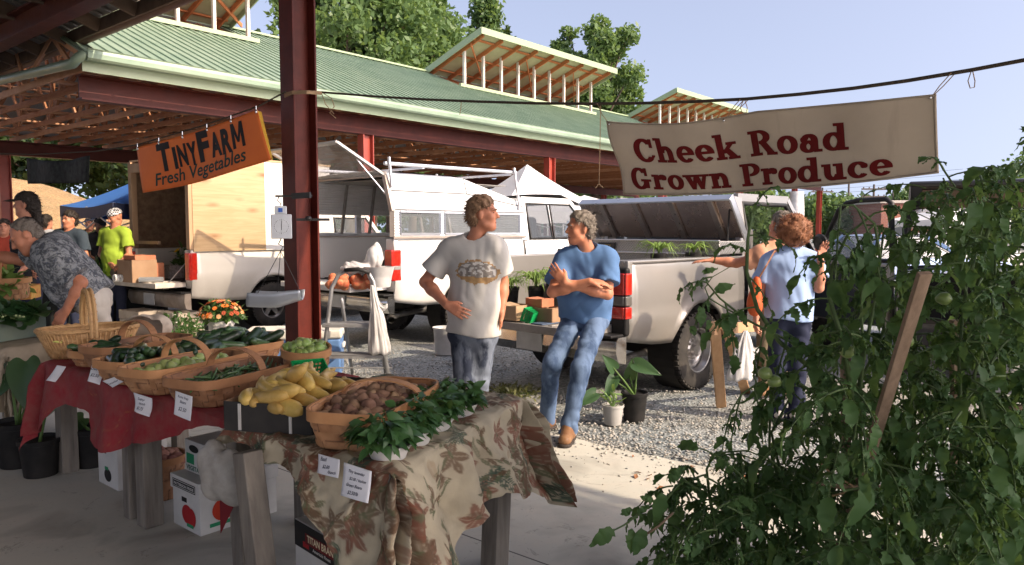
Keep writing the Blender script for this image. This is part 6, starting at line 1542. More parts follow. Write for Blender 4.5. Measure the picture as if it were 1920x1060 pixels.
for x, s in ((-.1, -1), (.12, 1)):
    b = MB(); b.box((-Lb/2-.005, x, Hb*.5), (.004, .012, Hb*.9), M); b.build('printed_stripe', mat('stripe_white', (.6, .58, .54), .6), t)
heap(CROOK, M, .52, .34, .09, 46, 5, 'yellow squash in the black box', 'yellow crookneck squash piled in the black cardboard box', crown=.1, size=1.0, lie=True, azi=.5, sv=.12)
BAS = leafmat('basil_leaf', (.07, .165, .05), (.03, .085, .03), .25, .4, spec=.35)
TUB = mat('white_tub', (.70, .69, .66), .4, col2=(.62, .61, .58), vs=6)
def leafshape(n=5):
    """half outline of a pointed leaf along +x, folded at the midrib: (x, halfwidth)"""
    return [(0, .0), (.12, .16), (.35, .27), (.6, .23), (.82, .11), (1, 0)]
def leaf_mesh(centres, dirs, ups, sizes, wid=1.0, droop=.35, fold_=.35, prof=None, serr=0.0):
    """many folded, drooping leaves in one array: returns V, F(quads), tone"""
    prof = prof or leafshape(); k = len(prof); VV = []; N = len(sizes)
    C_ = np.array(centres, float); D = np.array(dirs, float); D /= np.linalg.norm(D, axis=1)[:, None]; Up = np.array(ups, float); Sd = np.cross(D, Up); Sd /= np.maximum(1e-6, np.linalg.norm(Sd, axis=1))[:, None]; Up = np.cross(Sd, D); s = np.array(sizes, float)[:, None]
    dr = droop if hasattr(droop, '__len__') else np.full(N, droop)
    for i, (x, w) in enumerate(prof):
        mid = C_+s*(D*x*(1-.15*dr[:, None]*x)-Up*(dr[:, None]*x*x*.6)); e = s*w*wid*(1+(serr if i % 2 else -serr))
        VV += [mid-Sd*e+Up*e*fold_, mid, mid+Sd*e+Up*e*fold_]
    V = np.stack(VV, 1).reshape(-1, 3); b = np.arange(N)[:, None]*3*k; Fs = []
    for i in range(k-1):
        for j in (0, 1): Fs.append(b+np.array([[3*i+j, 3*i+j+1, 3*i+j+4, 3*i+j+3]]))
    return V, np.concatenate(Fs, 0)
TUBP = [(-.425, 2.52), (-.365, 2.70), (-.305, 2.90), (-.225, 3.12)]
for i, (x, y) in enumerate(TUBP):
    lab = ['nearest white tub of basil, by the price cards on the floral cloth', 'second white tub of basil along the potato basket', 'third white tub of basil along the potato basket', 'farthest white tub of basil at the back corner of the floral table'][i]
    t = thing('basil_tub', lab, 'basil', (x, y, th), math.radians(70)); M = Mloc((x, y, th), math.radians(70)); b = MB()
    b.lathe([(0, .003), (.055, 0), (.06, .004), (.078, .05), (.083, .053), (.081, .047), (.055, .008)], 28, M, sx=.95, sy=1.0); b.build('tub', TUB, t, smooth=35)
    r = np.random.RandomState(i+3); n = 230; a = r.rand(n)*6.28; rad = .145*np.sqrt(r.rand(n)); zz = .045+.105*(1-(rad/.2)**2)*r.rand(n)+.02*r.rand(n)
    C_ = np.stack([x-.02+rad*np.cos(a)*.66, y+rad*np.sin(a)*.66, th+zz], 1); a2 = a+r.normal(size=n)*.6; D = np.stack([np.cos(a2), np.sin(a2), .35*r.normal(size=n)+.1], 1)
    V, Fq = leaf_mesh(C_, D, np.tile([0, 0, 1.], (n, 1))+.45*r.normal(size=(n, 3)), .034+.04*r.rand(n), .95, .5+.6*r.rand(n), .25); mesh_np('foliage', V, Fq, BAS, t, smooth=True, tone=np.repeat(np.clip(r.rand(n), 0, 1), 18))
    b = MB()
    for k in range(14): q = V3(x, y, th+.05); e = V3(*C_[k*7]); b.tube([q, lerp(q, e, .6)+V3(0, 0, .02), e], .003, 5)
    b.build('stems', mat('green_stem', (.12, .2, .06), .5), t)
# ---- round bushel basket of tomatillos and a green punnet
c = V3(-1.035, 3.72, th); tl_ = Matrix.Rotation(math.radians(8), 4, 'X')
t, M = basket('round splint basket heaped with pale green tomatillos at the steel post', c, .3, .235, .235, .20, SPL, k=2.0, taper=.72, tilt=tl_)
heap(PEP, M, .21, .21, .175, 30, 8, 'tomatillos in the round basket', 'pale green tomatillo in the round splint basket', crown=.06, size=.85)
GP = mat('green_plastic', (.01, .36, .10), .35, col2=(.008, .28, .075), vs=6)
def punnet(label, loc, az, L, W, H, tilt=None):
    t = thing('plastic_punnet', label, 'punnet', loc, az); M = Mloc(loc, az, tilt); b = MB()
    for s in (-1, 1):
        for k in range(4): z = H*(k+.5)/4; b.box((0, s*W/2*(.85+.15*z/H), z), (L*(.85+.15*z/H), .004, .008), M); b.box((s*L/2*(.85+.15*z/H), 0, z), (.004, W*(.85+.15*z/H), .008), M)
        for k in range(9): x = lerp(-L/2, L/2, k/8)*.93; b.box((x, s*W/2*.93, H/2), (.005, .005, H), M); y = lerp(-W/2, W/2, k/8)*.93; b.box((s*L/2*.93, y, H/2), (.005, .005, H), M)
        b.box((0, s*W/2, H), (L, .006, .014), M); b.box((s*L/2, 0, H), (.006, W, .014), M)
    b.box((0, 0, .003), (L*.86, W*.86, .004), M); b.build('punnet_mesh', GP, t); return t, M
punnet('bright green mesh punnet leaning against the tomatillo basket', (-.955, 3.46, th+.07), .55, .15, .11, .085, Matrix.Rotation(.5, 4, 'X'))
# ---- on the red table
t, M = basket('shallow brown basket of green beans at the front right of the red table', (-1.315, 3.52, th), math.radians(66), .66, .33, .125, SPD, handle=(.10, .042), taper=.82)
heap(BEAN, M, .58, .27, .085, 85, 12, 'green beans in the shallow basket', 'long green bean in the shallow brown basket', crown=.03, lie=True, azi=.4, size=1.0)
t, M = basket('pale splint basket of light green squash second from the right on the red table', (-1.655, 3.76, th), math.radians(66), .64, .31, .125, SPL, handle=(.11, .042), taper=.82)
heap(PATT, M, .56, .26, .08, 34, 13, 'pale squash in the splint basket', 'pale green round squash in the second splint basket', crown=.03)
t, M = basket('splint basket of dark cucumbers in the middle of the red table', (-1.92, 3.98, th), math.radians(66), .60, .30, .12, SPL, handle=(.10, .04), taper=.82)
heap(CUKE, M, .54, .28, .10, 30, 14, 'cucumbers in the middle basket', 'dark green cucumber in the middle basket of the red table', crown=.07, lie=True, azi=.9, size=.85)
t, M = basket('brown splint basket of small potatoes with a dark handle by the wicker basket', (-2.21, 4.38, th), math.radians(64), .62, .30, .13, SPD, handle=(.12, .045), taper=.82)
heap(POT, M, .55, .25, .075, 52, 15, 'small potatoes in the brown basket', 'small brown potato in the dark handled basket on the red table', crown=.03, size=.8)
t, M = basket('splint basket piled high with cucumbers at the back of the red table', (-1.66, 4.34, th), math.radians(52), .62, .30, .11, SPL, taper=.85)
heap(CUKE, M, .56, .28, .11, 34, 16, 'cucumbers at the back of the red table', 'cucumber on the high pile at the back of the red table', crown=.09, lie=True, azi=.2, size=.95)
t, M = basket('pale shallow basket of dark zucchini at the front left of the red table', (-2.40, 4.33, th), math.radians(20), .34, .26, .09, SPL, k=2.2, taper=.75)
heap(CUKE, M, .26, .2, .08, 11, 17, 'zucchini in the shallow basket', 'dark zucchini in the pale shallow basket beside the wicker basket', crown=.03, lie=True, azi=.0, size=.8)
t, M = basket('honey coloured oval wicker basket with a tall handle on the red table', (-2.66, 4.66, th), math.radians(38), .56, .36, .17, WIC, handle=(.24, .03), k=2.3, taper=.74, bands=6, wick=True)
heap(GPEP, M, .46, .28, .11, 30, 18, 'peppers in the wicker basket', 'yellow green pepper in the oval wicker basket', crown=.03, lie=True, size=1.1)
# folded cream cloth
v = Vol([-2.6, 4.9, .7], [-1.9, 5.4, 1.05], .01); v.ell(PD(262, 617, 4.95), (.17, .1, .06), None, .05); v.ell(PD(280, 612, 4.96), (.14, .1, .07), None, .06); v.cutbox(lambda D, P: D+fold(P, .010, 2, ((40, 10, 30), (20, 40, 10)))); V, Fq = v.mesh()
tag(mesh_np('folded_cloth', V, Fq, cloth('cream_rag', (.62, .53, .42), (.54, .45, .35)), smooth=True), 'crumpled cream cloth behind the potato basket on the red table', 'cloth')

# ------------------------------------------------------------------ price cards
PAPER = mat('card_paper', (.72, .73, .76), .7, col2=(.66, .67, .70), vs=8); INK = mat('card_ink', (.03, .035, .07), .6)
def card(label, q, d, lines, curl=.0, dd=(0, 0, 0, 0)):
    """q: picture corners TL, TR, BR, BL; d: distance of each corner; lines: (text, size, x, y)"""
    c = [PD(p[0], p[1], d+e) for p, e in zip(q, dd)]; t = thing('price_card', label, 'price card', c[0], 0, 'price cards on the two tables'); nrm = (c[1]-c[0]).cross(c[3]-c[0]).normalized(); nrm = nrm if nrm.y < 0 else -nrm
    def P(u, v, off=0.0): return lerp(lerp(c[0], c[1], u), lerp(c[3], c[2], u), v)+nrm*(off+curl*math.sin(math.pi*u)*(.3+v)-curl*.6*math.sin(math.pi*v))
    b = MB(); b.grid(lambda u, v: P(u, v), 10, 10); b.build('paper', PAPER, t, solid=.0012, smooth=180)
    w = (c[1]-c[0]).length; h = (c[3]-c[0]).length; b = MB()
    for txt, sz, x, y in lines: put_text(b, txt, sz*h, lambda a, e: P(x+a/w, y-e/h-.04*math.sin(a*60)*sz, .0016), shear=.3, bold=.012, sx=.9)
    if lines: b.build('handwriting', INK, t)
card('small white card handwritten Basil on the floral cloth edge', [(597, 851), (637, 862), (634, 897), (595, 887)], 2.545, [('Basil', .30, .28, .30), ('$2.00', .27, .42, .66), ('/bunch', .24, .70, .86)], .004, (0, -.06, -.08, -.02))
card('largest white card, four handwritten lines, hanging on the floral cloth edge', [(645, 867), (697, 884), (690, 944), (639, 929)], 2.44, [('Tiny lavender', .135, .5, .24), ('$2.00 / basket', .13, .56, .45), ('Green Beans', .14, .46, .66), ('$2.50/lb', .15, .45, .88)], .004, (0, -.06, -.10, -.03))
card('blank looking card turned away at the left end of the red cloth', [(107, 685), (124, 688), (104, 717), (86, 714)], 4.20, [], .008, (0, 0, -.04, -.04))
card('narrow upright card leaning on the small potato basket', [(174, 677), (198, 681), (187, 722), (164, 715)], 3.86, [('Pick Your', .17, .45, .22), ('Own mix', .17, .5, .42), ('$2.50', .2, .45, .72)], .004, (0, 0, -.05, -.05))
card('card lying tilted under the middle basket on the red cloth', [(192, 715), (226, 703), (236, 714), (211, 727)], 3.72, [('Cucumber 3/$1', .3, .5, .62)], .006)
card('curled white card hanging on the red cloth below the pale squash', [(250, 736), (285, 747), (280, 782), (252, 771)], 3.47, [('Zephyr', .19, .45, .30), ('squash', .19, .5, .52), ('$1.75', .24, .45, .82)], .016, (0, -.04, -.08, -.04))
card('flat white card reading Roma Snap Beans hanging below the bean basket', [(329, 733), (361, 744), (357, 790), (326, 777)], 3.22, [('Roma Snap', .15, .48, .22), ('Beans', .17, .5, .42), ('$2.50', .22, .5, .74)], .003, (0, -.04, -.08, -.04))
# ------------------------------------------------------------------ ropes and banners
ROPE = mat('dark_rope', (.05, .04, .033), .9, col2=(.1, .075, .05), vs=60); TWINE = mat('twine', (.36, .24, .14), .9)
RA, RB = PD(600, 172, 6.72), PD(1990, 104, 3.25)
def dl(px): s = (px-960)/F; a, b = RA, RB; t = (s*a.y-a.x)/((b.x-a.x)-s*(b.y-a.y)); return a.y+t*(b.y-a.y)
rp = [(560, 171), (600, 173), (700, 181), (800, 187), (900, 191), (1000, 194), (1100, 195), (1200, 194), (1300, 191), (1400, 186), (1500, 177), (1600, 166), (1700, 152), (1820, 132), (1900, 117), (1990, 100), (2150, 66)]
rts = [PD(x, y, dl(x) if x > 590 else 6.72) for x, y in rp]+[uv(4.04, -2.42, 2.75)]
b = MB(); b.tube(rts, .0095, 7); tag(b.build('banner_rope', ROPE, smooth=180), 'long dark rope sagging from the steel post across the sky', 'rope')
def rect(x0, y0, x1, y1): return [[(x0, y0), (x1, y0), (x1, y1), (x0, y1)]]
def ring(cx, cy, rx, ry, tx, ty, a0=0, a1=360, n=20):
    o = []
    for i in range(n):
        p, q = math.radians(lerp(a0, a1, i/n)), math.radians(lerp(a0, a1, (i+1)/n)); g = lambda a, k: (cx+(rx-k*tx)*math.cos(a), cy+(ry-k*ty)*math.sin(a)); o.append([g(p, 0), g(q, 0), g(q, 1), g(p, 1)])
    return o
XH = .70
def O_(cx=.38, a0=0, a1=360): return ring(cx, XH/2, .37, XH/2+.01, .2, .1, a0, a1)
GLY = {
 'C': (.98, ring(.47, .5, .45, .52, .22, .11, 42, 318)+rect(.76, .64, .85, 1.0)+[[(.62, .9), (.80, .80), (.85, .86), (.8, 1.0)]]+[[(.70, .10), (.80, .17), (.90, .27), (.83, .30)]]),
 'G': (1.08, ring(.47, .5, .45, .52, .22, .11, 42, 330)+rect(.76, .64, .85, 1.0)+[[(.62, .9), (.80, .80), (.85, .86), (.8, 1.0)]]+rect(.66, .05, .88, .44)+rect(.54, .37, 1.0, .455)),
 'h': (.94, rect(.09, .05, .29, 1.06)+rect(-.01, .97, .29, 1.06)+rect(.0, 0, .38, .085)+rect(.56, .05, .76, .40)+rect(.47, 0, .86, .085)+ring(.46, .36, .30, .35, .2, .12, 0, 165)),
 'n': (.94, rect(.09, .05, .29, XH)+rect(-.01, XH-.085, .29, XH)+rect(.0, 0, .38, .085)+rect(.56, .05, .76, .40)+rect(.47, 0, .86, .085)+ring(.46, .36, .30, .35, .2, .12, 0, 165)),
 'e': (.80, O_(.38, 0, 318)+rect(.16, .32, .745, .41)),
 'k': (.94, rect(.09, .05, .29, 1.06)+rect(-.01, .97, .29, 1.06)+rect(.0, 0, .38, .085)+[[(.27, .26), (.36, .26), (.72, .64), (.58, .64)], [(.34, .40), (.50, .46), (.84, .06), (.60, .06)]]+rect(.50, 0, .93, .085)+rect(.47, XH-.085, .84, XH)),
 'R': (1.10, rect(.12, .06, .34, .94)+rect(.0, .91, .46, 1.0)+rect(0, 0, .46, .09)+ring(.44, .735, .40, .265, .22, .09, -90, 90)+rect(.42, .47, .46, .56)+[[(.44, .50), (.66, .52), (.98, .07), (.74, .07)]]+rect(.70, 0, 1.08, .09)),
 'P': (.92, rect(.12, .06, .34, .94)+rect(.0, .91, .46, 1.0)+rect(0, 0, .46, .09)+ring(.44, .72, .42, .28, .22, .09, -90, 90)+rect(.42, .44, .46, .53)),
 'o': (.80, O_()), 'c': (.76, O_(.38, 45, 320)+ring(.60, .52, .10, .10, .1, .1)),
 'd': (.94, O_(.37)+rect(.55, .05, .75, 1.06)+rect(.42, .97, .75, 1.06)+rect(.55, 0, .88, .085)),
 'a': (.84, ring(.32, .22, .29, .235, .18, .09)+rect(.46, .03, .66, .46)+rect(.55, 0, .80, .085)+ring(.37, .44, .29, .27, .2, .11, 0, 155)+ring(.17, .50, .10, .10, .1, .1)),
 'r': (.72, rect(.10, .05, .30, XH)+rect(0, XH-.085, .30, XH)+rect(0, 0, .42, .085)+ring(.50, .40, .24, .31, .13, .13, 40, 160)+ring(.57, .57, .12, .12, .12, .12)),
 'w': (1.20, [[(.08, .66), (.29, .66), (.47, .0), (.33, .0)], [(.33, 0), (.45, 0), (.64, .66), (.53, .66)], [(.50, .66), (.70, .66), (.87, 0), (.73, 0)], [(.73, 0), (.84, 0), (1.06, .66), (.95, .66)]]+rect(-.02, XH-.085, .40, XH)+rect(.80, XH-.085, 1.16, XH)+rect(.44, XH-.085, .76, XH)),
 'u': (.94, rect(.09, .28, .29, XH)+rect(-.01, XH-.085, .29, XH)+rect(.56, .05, .76, XH)+rect(.44, XH-.085, .76, XH)+rect(.56, 0, .88, .085)+ring(.40, .32, .31, .33, .2, .12, 180, 340)),
 ' ': (.42, []),
}
def serif(txt):
    x = 0; out = []
    for ch in txt:
        adv, ps = GLY[ch]; out += [[(px_+x, py_) for px_, py_ in p] for p in ps]; x += adv+.045
    return out, x-.045
cq = [PD(1139, 228, dl(1139)-.02), PD(1755, 178, dl(1755)-.02), PD(1758, 325, dl(1757)-.0), PD(1176, 362, dl(1160)+.03)]
bt = thing('cloth_banner', 'wide cream banner lettered Cheek Road Grown Produce hanging from the rope', 'banner', cq[3])
bn = (cq[1]-cq[0]).cross(cq[3]-cq[0]).normalized(); bn = bn if bn.y < 0 else -bn
def BP(u, v, off=0.0):
    p = lerp(lerp(cq[0], cq[1], u), lerp(cq[3], cq[2], u), v)
    sag = -.035*math.sin(math.pi*min(1, u*1.9))*(1-.6*v)*(u < .53)-.012*math.sin(math.pi*u)*(1-v)-.03*math.sin(math.pi*u)*v
    rip = .018*math.sin(u*9+v*1.5)*(.5+v)+.012*math.sin(u*23+1)*(.3+.7*(1-v))+.02*math.exp(-u*9)*math.sin(v*7)
    return p+V3(0, 0, sag)+bn*(rip+off)
m, t_, b_ = newmat('banner_canvas'); co = t_.co('Object')
c = t_.mix(t_.ramp(t_.noise(co, 2.2, 6, .7), [(.4, 0.0), (.75, .8)]), (.60, .49, .36), (.50, .40, .29)); c = t_.mix(t_.ramp(t_.noise(t_.co('Object', (5, 5, .6)), 2.5, 4), [(.6, 0.0), (.8, .5)]), c, (.36, .27, .2))
t_.put(b_.inputs['Base Color'], c); b_.inputs['Roughness'].default_value = .8; t_.put(b_.inputs['Normal'], t_.bump(t_.noise(co, 220, 3), .2, .002)); CAN = m
b = MB(); b.grid(lambda u, v: BP(u, v), 90, 24); b.build('canvas', CAN, bt, solid=.003, smooth=180)
b = MB()
for f in (lambda k: BP(k, .004, .001), lambda k: BP(k, .996, .001)): b.tube([f(k/60) for k in range(61)], .006, 5)
for u in (.004, .996): b.tube([BP(u, k/12, .001) for k in range(13)], .006, 5)
b.build('hem', mat('banner_hem', (.40, .33, .25), .8), bt, smooth=180)
b = MB(); Wb_ = (cq[1]-cq[0]).length; k0 = 0
for txt, u0, u1, v0, ch, dv in (('Cheek Road', .088, .785, .53, .315, .04), ('Grown Produce', .045, .893, .915, .285, .03)):
    ps, Wt_ = serif(txt)
    for p in ps:
        for ex, ey in ((-.034, -.016), (.034, .016), (-.034, .016), (.034, -.016)):   # heavier strokes
            k0 += 1; b.add([BP(u0+(u1-u0)*(x+ex)/Wt_, v0+dv*(x/Wt_)-ch*(y+ey), .0032+.00003*(k0 % 61)) for x, y in p], [tuple(range(len(p)))])
b.build('lettering', mat('maroon_paint', (.15, .008, .007), .7, col2=(.11, .007, .006), vs=8), bt)
for i, (u, v) in enumerate(((.988, .03), (.42, .035), (.012, .03))):
    g = MB(); c = BP(u, v, .004); g.ell(c, (.008, .004, .008)); g.build('grommet', CHR, bt)
for u, px, cnt in ((.42, 1396, 3), (.988, 1792, 2), (.012, 1128, 1)):
    g = MB()
    for k in range(cnt): 
        q = PD(px+8*k-8, np.interp(px, [r_[0] for r_ in rp], [r_[1] for r_ in rp]), dl(px)); c = BP(u, .03); g.tube([q, lerp(q, c, .5)+V3(.008*k-.008, 0, -.004), c], .0024, 5)
    tag(g.build('banner_tie', TWINE), ['thin strings tying the middle of the cream banner to the rope', 'frayed string tying the upper right corner of the cream banner', 'thin string tying the upper left corner of the cream banner'][[3, 2, 1].index(cnt)], 'string')
for i, (px, L, lab) in enumerate(((1126, 150, 'long twine dangling from the rope left of the cream banner'), (1822, 34, 'short loop of twine dangling from the rope right of the banner'), (1395, 26, 'tiny loop of twine on the rope over the banner middle'), (865, 26, 'short bit of twine dangling from the rope over the green roof'))):
    y0 = float(np.interp(px, [r_[0] for r_ in rp], [r_[1] for r_ in rp])); d = dl(px); q = PD(px, y0, d); g = MB()
    if i in (1, 2): g.tube([q, PD(px-7, y0+L*.6, d), PD(px-3, y0+L, d), PD(px+5, y0+L*.95, d), PD(px+6, y0+L*.6, d), q+V3(.003, 0, 0)], .0024, 5)
    else:
        g.tube([q, PD(px-1, y0+L*.5, d), PD(px-3, y0+L, d)], .0028, 5)
        if i == 0: g.tube([PD(px-3, y0+L, d), PD(px-10, y0+L+8, d)], .004, 5); g.tube([PD(px-3, y0+L, d), PD(px+5, y0+L+8, d)], .004, 5)
    tag(g.build('twine', TWINE), lab, 'string')
# knot and frayed ends on the post
g = MB(); c = PD(568, 171, 6.55)
for k in range(3): g.tube([PD(534, 176+k*3, 6.75), PD(548, 172+k*2, 6.60), PD(575, 171+k*2, 6.56), PD(603, 173+k*2, 6.7)], .007, 6)
g.tube([PD(606, 175, 6.68), PD(622, 185, 6.65), PD(627, 200, 6.64), PD(618, 212, 6.64), PD(630, 222, 6.63)], .004, 5); g.tube([PD(604, 178, 6.68), PD(610, 195, 6.66), PD(626, 214, 6.65)], .004, 5)
tag(g.build('rope_knot', TWINE), 'tan rope knotted round the steel post with frayed ends', 'rope')
# orange banner
DL, DR = 7.5, 6.75
oq = [PD(256, 277, DL), PD(484, 206, DR), PD(507, 300, DR-.02), PD(271, 362, DL-.02)]
ot = thing('orange_banner', 'tilted orange banner reading TinyFarm Fresh Vegetables left of the steel post', 'banner', oq[3]); on = (oq[1]-oq[0]).cross(oq[3]-oq[0]).normalized(); on = on if on.y < 0 else -on
def OP(u, v, off=0.0): return lerp(lerp(oq[0], oq[1], u), lerp(oq[3], oq[2], u), v)+on*(off+.02*math.sin(u*8+v*2)*(.4+.6*v))+V3(0, 0, -.02*math.sin(math.pi*u)*(1-v)-.03*math.sin(math.pi*u)*v)
b = MB(); b.grid(lambda u, v: OP(u, v), 50, 16); b.build('canvas', mat('orange_vinyl', (.78, .19, .04), .5, col2=(.70, .15, .035), vs=3), ot, solid=.003, smooth=180)
b = MB(); b.grid(lambda u, v: lerp(OP(.985, v), PD(490+22*v, 210+90*v, DR+.06), u), 3, 8); b.build('yellow_lining', mat('yellow_vinyl', (.70, .42, .05), .5), ot, solid=.002)
b = MB(); Wo = (oq[1]-oq[0]).length; Ho = (oq[3]-oq[0]).length
x = .175
for ch, sz, ad, dv in (('T', .60, .118, .0), ('I', .46, .040, -.01), ('N', .46, .082, 0.01), ('Y', .48, .080, -.02), ('F', .62, .105, .0), ('A', .50, .090, .01), ('R', .51, .085, .0), ('M', .54, .105, .0)):
    vs_, fs_ = text_polys(ch, 1.0, .06, .052)
    if ch == 'M': vs_ = [(x_+.06*y_, y_) for x_, y_ in ((0, 0), (.25, 0), (.25, 1), (0, 1), (.78, 0), (1.03, 0), (1.03, 1), (.78, 1), (.02, 1), (.27, 1), (.60, .22), (.43, .22), (1.01, 1), (.76, 1), (.44, .22), (.60, .22))]; fs_ = [(0, 1, 2, 3), (4, 5, 6, 7)]; fs_ += [(8, 9, 10, 11), (12, 13, 14, 15)]
    h_ = max(p[1] for p in vs_); w_ = max(p[0] for p in vs_)-min(p[0] for p in vs_); x0_ = min(p[0] for p in vs_)
    b.add([OP(x+(px_-x0_)/w_*(ad-.006), .60-dv-sz*.92*py_/h_+(x-.175)*-.02, .0045) for px_, py_ in vs_], fs_); x += ad
b.build('lettering', mat('black_vinyl', (.015, .013, .012), .5), ot)
b = MB(); put_text(b, 'Fresh Vegetables', .36*Ho, lambda x_, y_: OP(.115+x_/Wo, .90-y_/Ho-.03*x_, .0045), shear=.28, bold=.014, center=False, width=Wo*.74/1.0); b.build('lettering', mat('dark_green_vinyl', (.02, .05, .04), .5), ot)
for i in range(6):
    g = MB(); c = OP(i/5*.98+.01, .03, .002); g.ell(c, (.01, .008, .02)); g.tube([c, c+V3(0, 0, .05)], .004, 5); g.build('clip', CHR, ot)
g = MB(); g.tube([PD(536, 172, 6.7), PD(484, 200, DR), PD(380, 236, 7.1), PD(256, 272, DL), PD(180, 284, 8.3), PD(60, 290, 9.6), PD(-60, 286, 10.8)], .007, 6); tag(g.build('line', ROPE), 'thin line running from the steel post past the orange banner to the left', 'rope')
b = MB(); k1 = [PD(50, 296, 9.6), PD(170, 292, 8.4), PD(168, 343, 8.4), PD(52, 345, 9.6)]
b.grid(lambda u, v: lerp(lerp(k1[0], k1[1], u), lerp(k1[3], k1[2], u), v)+V3(0, .03*math.sin(u*12), -.05*math.sin(math.pi*u)*(1-v)), 24, 6); tag(b.build('black_banner', mat('black_mesh', (.012, .013, .012), .8, col2=(.04, .045, .04), vs=14), solid=.003, smooth=180), 'small black banner hanging on the line before the bank', 'banner')

# ------------------------------------------------------------------ hanging scale on the post
DS = 6.45
st = thing('hanging_scale', 'white hanging produce scale with a dial and a shiny pan, clamped to the steel post', 'scale', PD(528, 590, DS)); GI = mat('dark_iron', (.06, .055, .05), .5, metal=.6)
b = MB(); b.tube([PD(516, 368, DS), PD(560, 368, 6.5), PD(585, 367, 6.5)], .009, 6); b.bar(PD(548, 368, 6.5), PD(582, 366, 6.46), .03, .05); b.build('upper_clamp', GI, st, smooth=50); b = MB(); b.bar(PD(556, 412, 6.5), PD(618, 412, 6.55), .018, .022); b.ell(PD(578, 410, 6.46), (.03, .03, .022)); b.build('lower_clamp', GI, st, smooth=50)
b = MB(); b.tube([PD(524, 368, DS), PD(520, 376, DS), PD(527, 382, DS), PD(524, 388, DS)], .005, 5); b.build('hook', GI, st); b = MB(); b.tube([PD(527, 448, DS), PD(522, 458, DS), PD(531, 463, DS), PD(526, 471, DS)], .005, 5); b.build('hook', GI, st)
b = MB(); c = PD(528, 425, DS); b.box(c, (.17, .07, .21), rz=.25); b.box(c+V3(-.005, 0, .14), (.10, .06, .07), rz=.25); sb = b.build('scale_body', mat('scale_white', (.62, .65, .67), .35, col2=(.55, .57, .58), vs=7), st, bevel=.008)
Rz = Matrix.Rotation(.25, 4, 'Z'); MS = Matrix.Translation(c) @ Rz
b = MB(); b.lathe([(0, 0), (.068, 0)], 28, MS @ Matrix.Translation((0, -.0365, .0)) @ Matrix.Rotation(math.pi/2, 4, 'X')); b.build('dial', mat('dial_face', (.70, .73, .74), .3), sb)
b = MB()
for k in range(24): a = 2*math.pi*k/24; b.box((.058*math.sin(a), -.038, .058*math.cos(a)), (.003, .002, .012 if k % 3 == 0 else .006), MS @ Matrix.Rotation(0, 4, 'Y'))
b.bar(MS @ V3(0, -.039, -.03), MS @ V3(.004, -.039, .05), .005, .003); b.build('dial_marks', BLKP, sb)
b = MB(); b.box((-.005, -.032, .14), (.035, .004, .035), MS); b.build('blue_badge', mat('badge_blue', (.03, .12, .5), .4), sb)
b = MB()
for p in ((478, 560), (562, 545), (520, 548)): b.tube([PD(526, 471, DS), PD(p[0], p[1], DS)], .003, 5)
b.build('pan_wire', GI, st)
b = MB(); pc = PD(522, 556, DS)
def panf(u, v):
    a = lerp(-1.25, 1.25, v); x = lerp(-.21, .21, u); r_ = .12*(1-.35*max(0, u-.55)/.45); return pc+V3(x-.06*math.cos(a)*max(0, 1-u*1.6)**2, math.sin(a)*r_, -.19*math.cos(a)*(1-.35*max(0, u-.5)/.5)+.095+.03*max(0, .2-u))
b.grid(panf, 16, 12); b.build('pan', mat('galvanised_pan', (.50, .54, .58), .4, metal=.45, col2=(.42, .46, .5), vs=4), st, solid=.004, smooth=180)

# ------------------------------------------------------------------ step ladder, bags, cooler
DLd = 7.3; lt = thing('step_ladder', 'grey folding step ladder with two treads standing right of the steel post', 'step ladder', PZ(665, 735)); LG = mat('ladder_grey', (.36, .365, .37), .4, metal=.5, col2=(.27, .27, .27), vs=6)
b = MB(); fl_, fr_ = PD(600, 730, DLd), PD(732, 730, DLd); fl_.z = fr_.z = 0
top = [PD(x, y, DLd+.22) for x, y in ((622, 540), (634, 516), (650, 507), (672, 506), (690, 510), (700, 528), (703, 545))]
b.tube([fl_]+top+[fr_], .021, 8); b.build('front_frame', LG, lt, smooth=180)
b = MB(); 
for a, z in (((640, 560), 0), ((700, 560), 0)):
    q = PD(a[0], a[1], DLd+.16); e = V3(q.x+(.02 if a[0] > 660 else -.02), q.y+.55, 0); b.tube([q, lerp(q, e, .15)+V3(0, 0, .01), e], .018, 8)
b.build('rear_frame', LG, lt, smooth=180)
b = MB(); b.tube([PD(646, 507, DLd+.2), PD(672, 505, DLd+.2), PD(694, 512, DLd+.2)], .021, 8); b.build('grip', BLKP, lt, smooth=180)
for z, w0, w1, dy in ((.60, 603, 698, .12), (.29, 602, 716, .07)):
    l_, r_ = PD(w0, 500, DLd+dy), PD(w1, 500, DLd+dy); b = MB(); b.box(((l_.x+r_.x)/2, DLd+dy+.1, z), (r_.x-l_.x, .27 if z > .5 else .2, .035))
    for k in range(6): b.box(((l_.x+r_.x)/2, DLd+dy+.0+k*.04, z+.019), (r_.x-l_.x-.03, .012, .006))
    b.build('tread', LG, lt, bevel=.008)
b = MB(); b.tube([PD(606, 690, DLd+.05), PD(735, 690, DLd+.05)], .008, 6); b.build('brace', LG, lt)
def bag(label, ells, m, seed, amp=.012, res=.009, cuts=None):
    P_ = [Vector(e[0]) for e in ells]; R_ = max(max(e[1]) for e in ells)+.06; v = Vol([min(p[i] for p in P_)-R_ for i in range(3)], [max(p[i] for p in P_)+R_ for i in range(3)], res)
    for e in ells: v.ell(e[0], e[1], None, e[2] if len(e) > 2 else .05)
    v.cutbox(lambda D, P: D+fold(P, amp, seed, ((60, 10, 8), (10, 50, 12), (40, 30, 25)))); V, Fq = v.mesh(); return tag(mesh_np('plastic_bag', V, Fq, m, smooth=True), label, 'bag')
WBAG = mat('white_plastic', (.56, .55, .54), .35, col2=(.46, .45, .44), vs=9, bump=.6, bs=28, trans=.0)
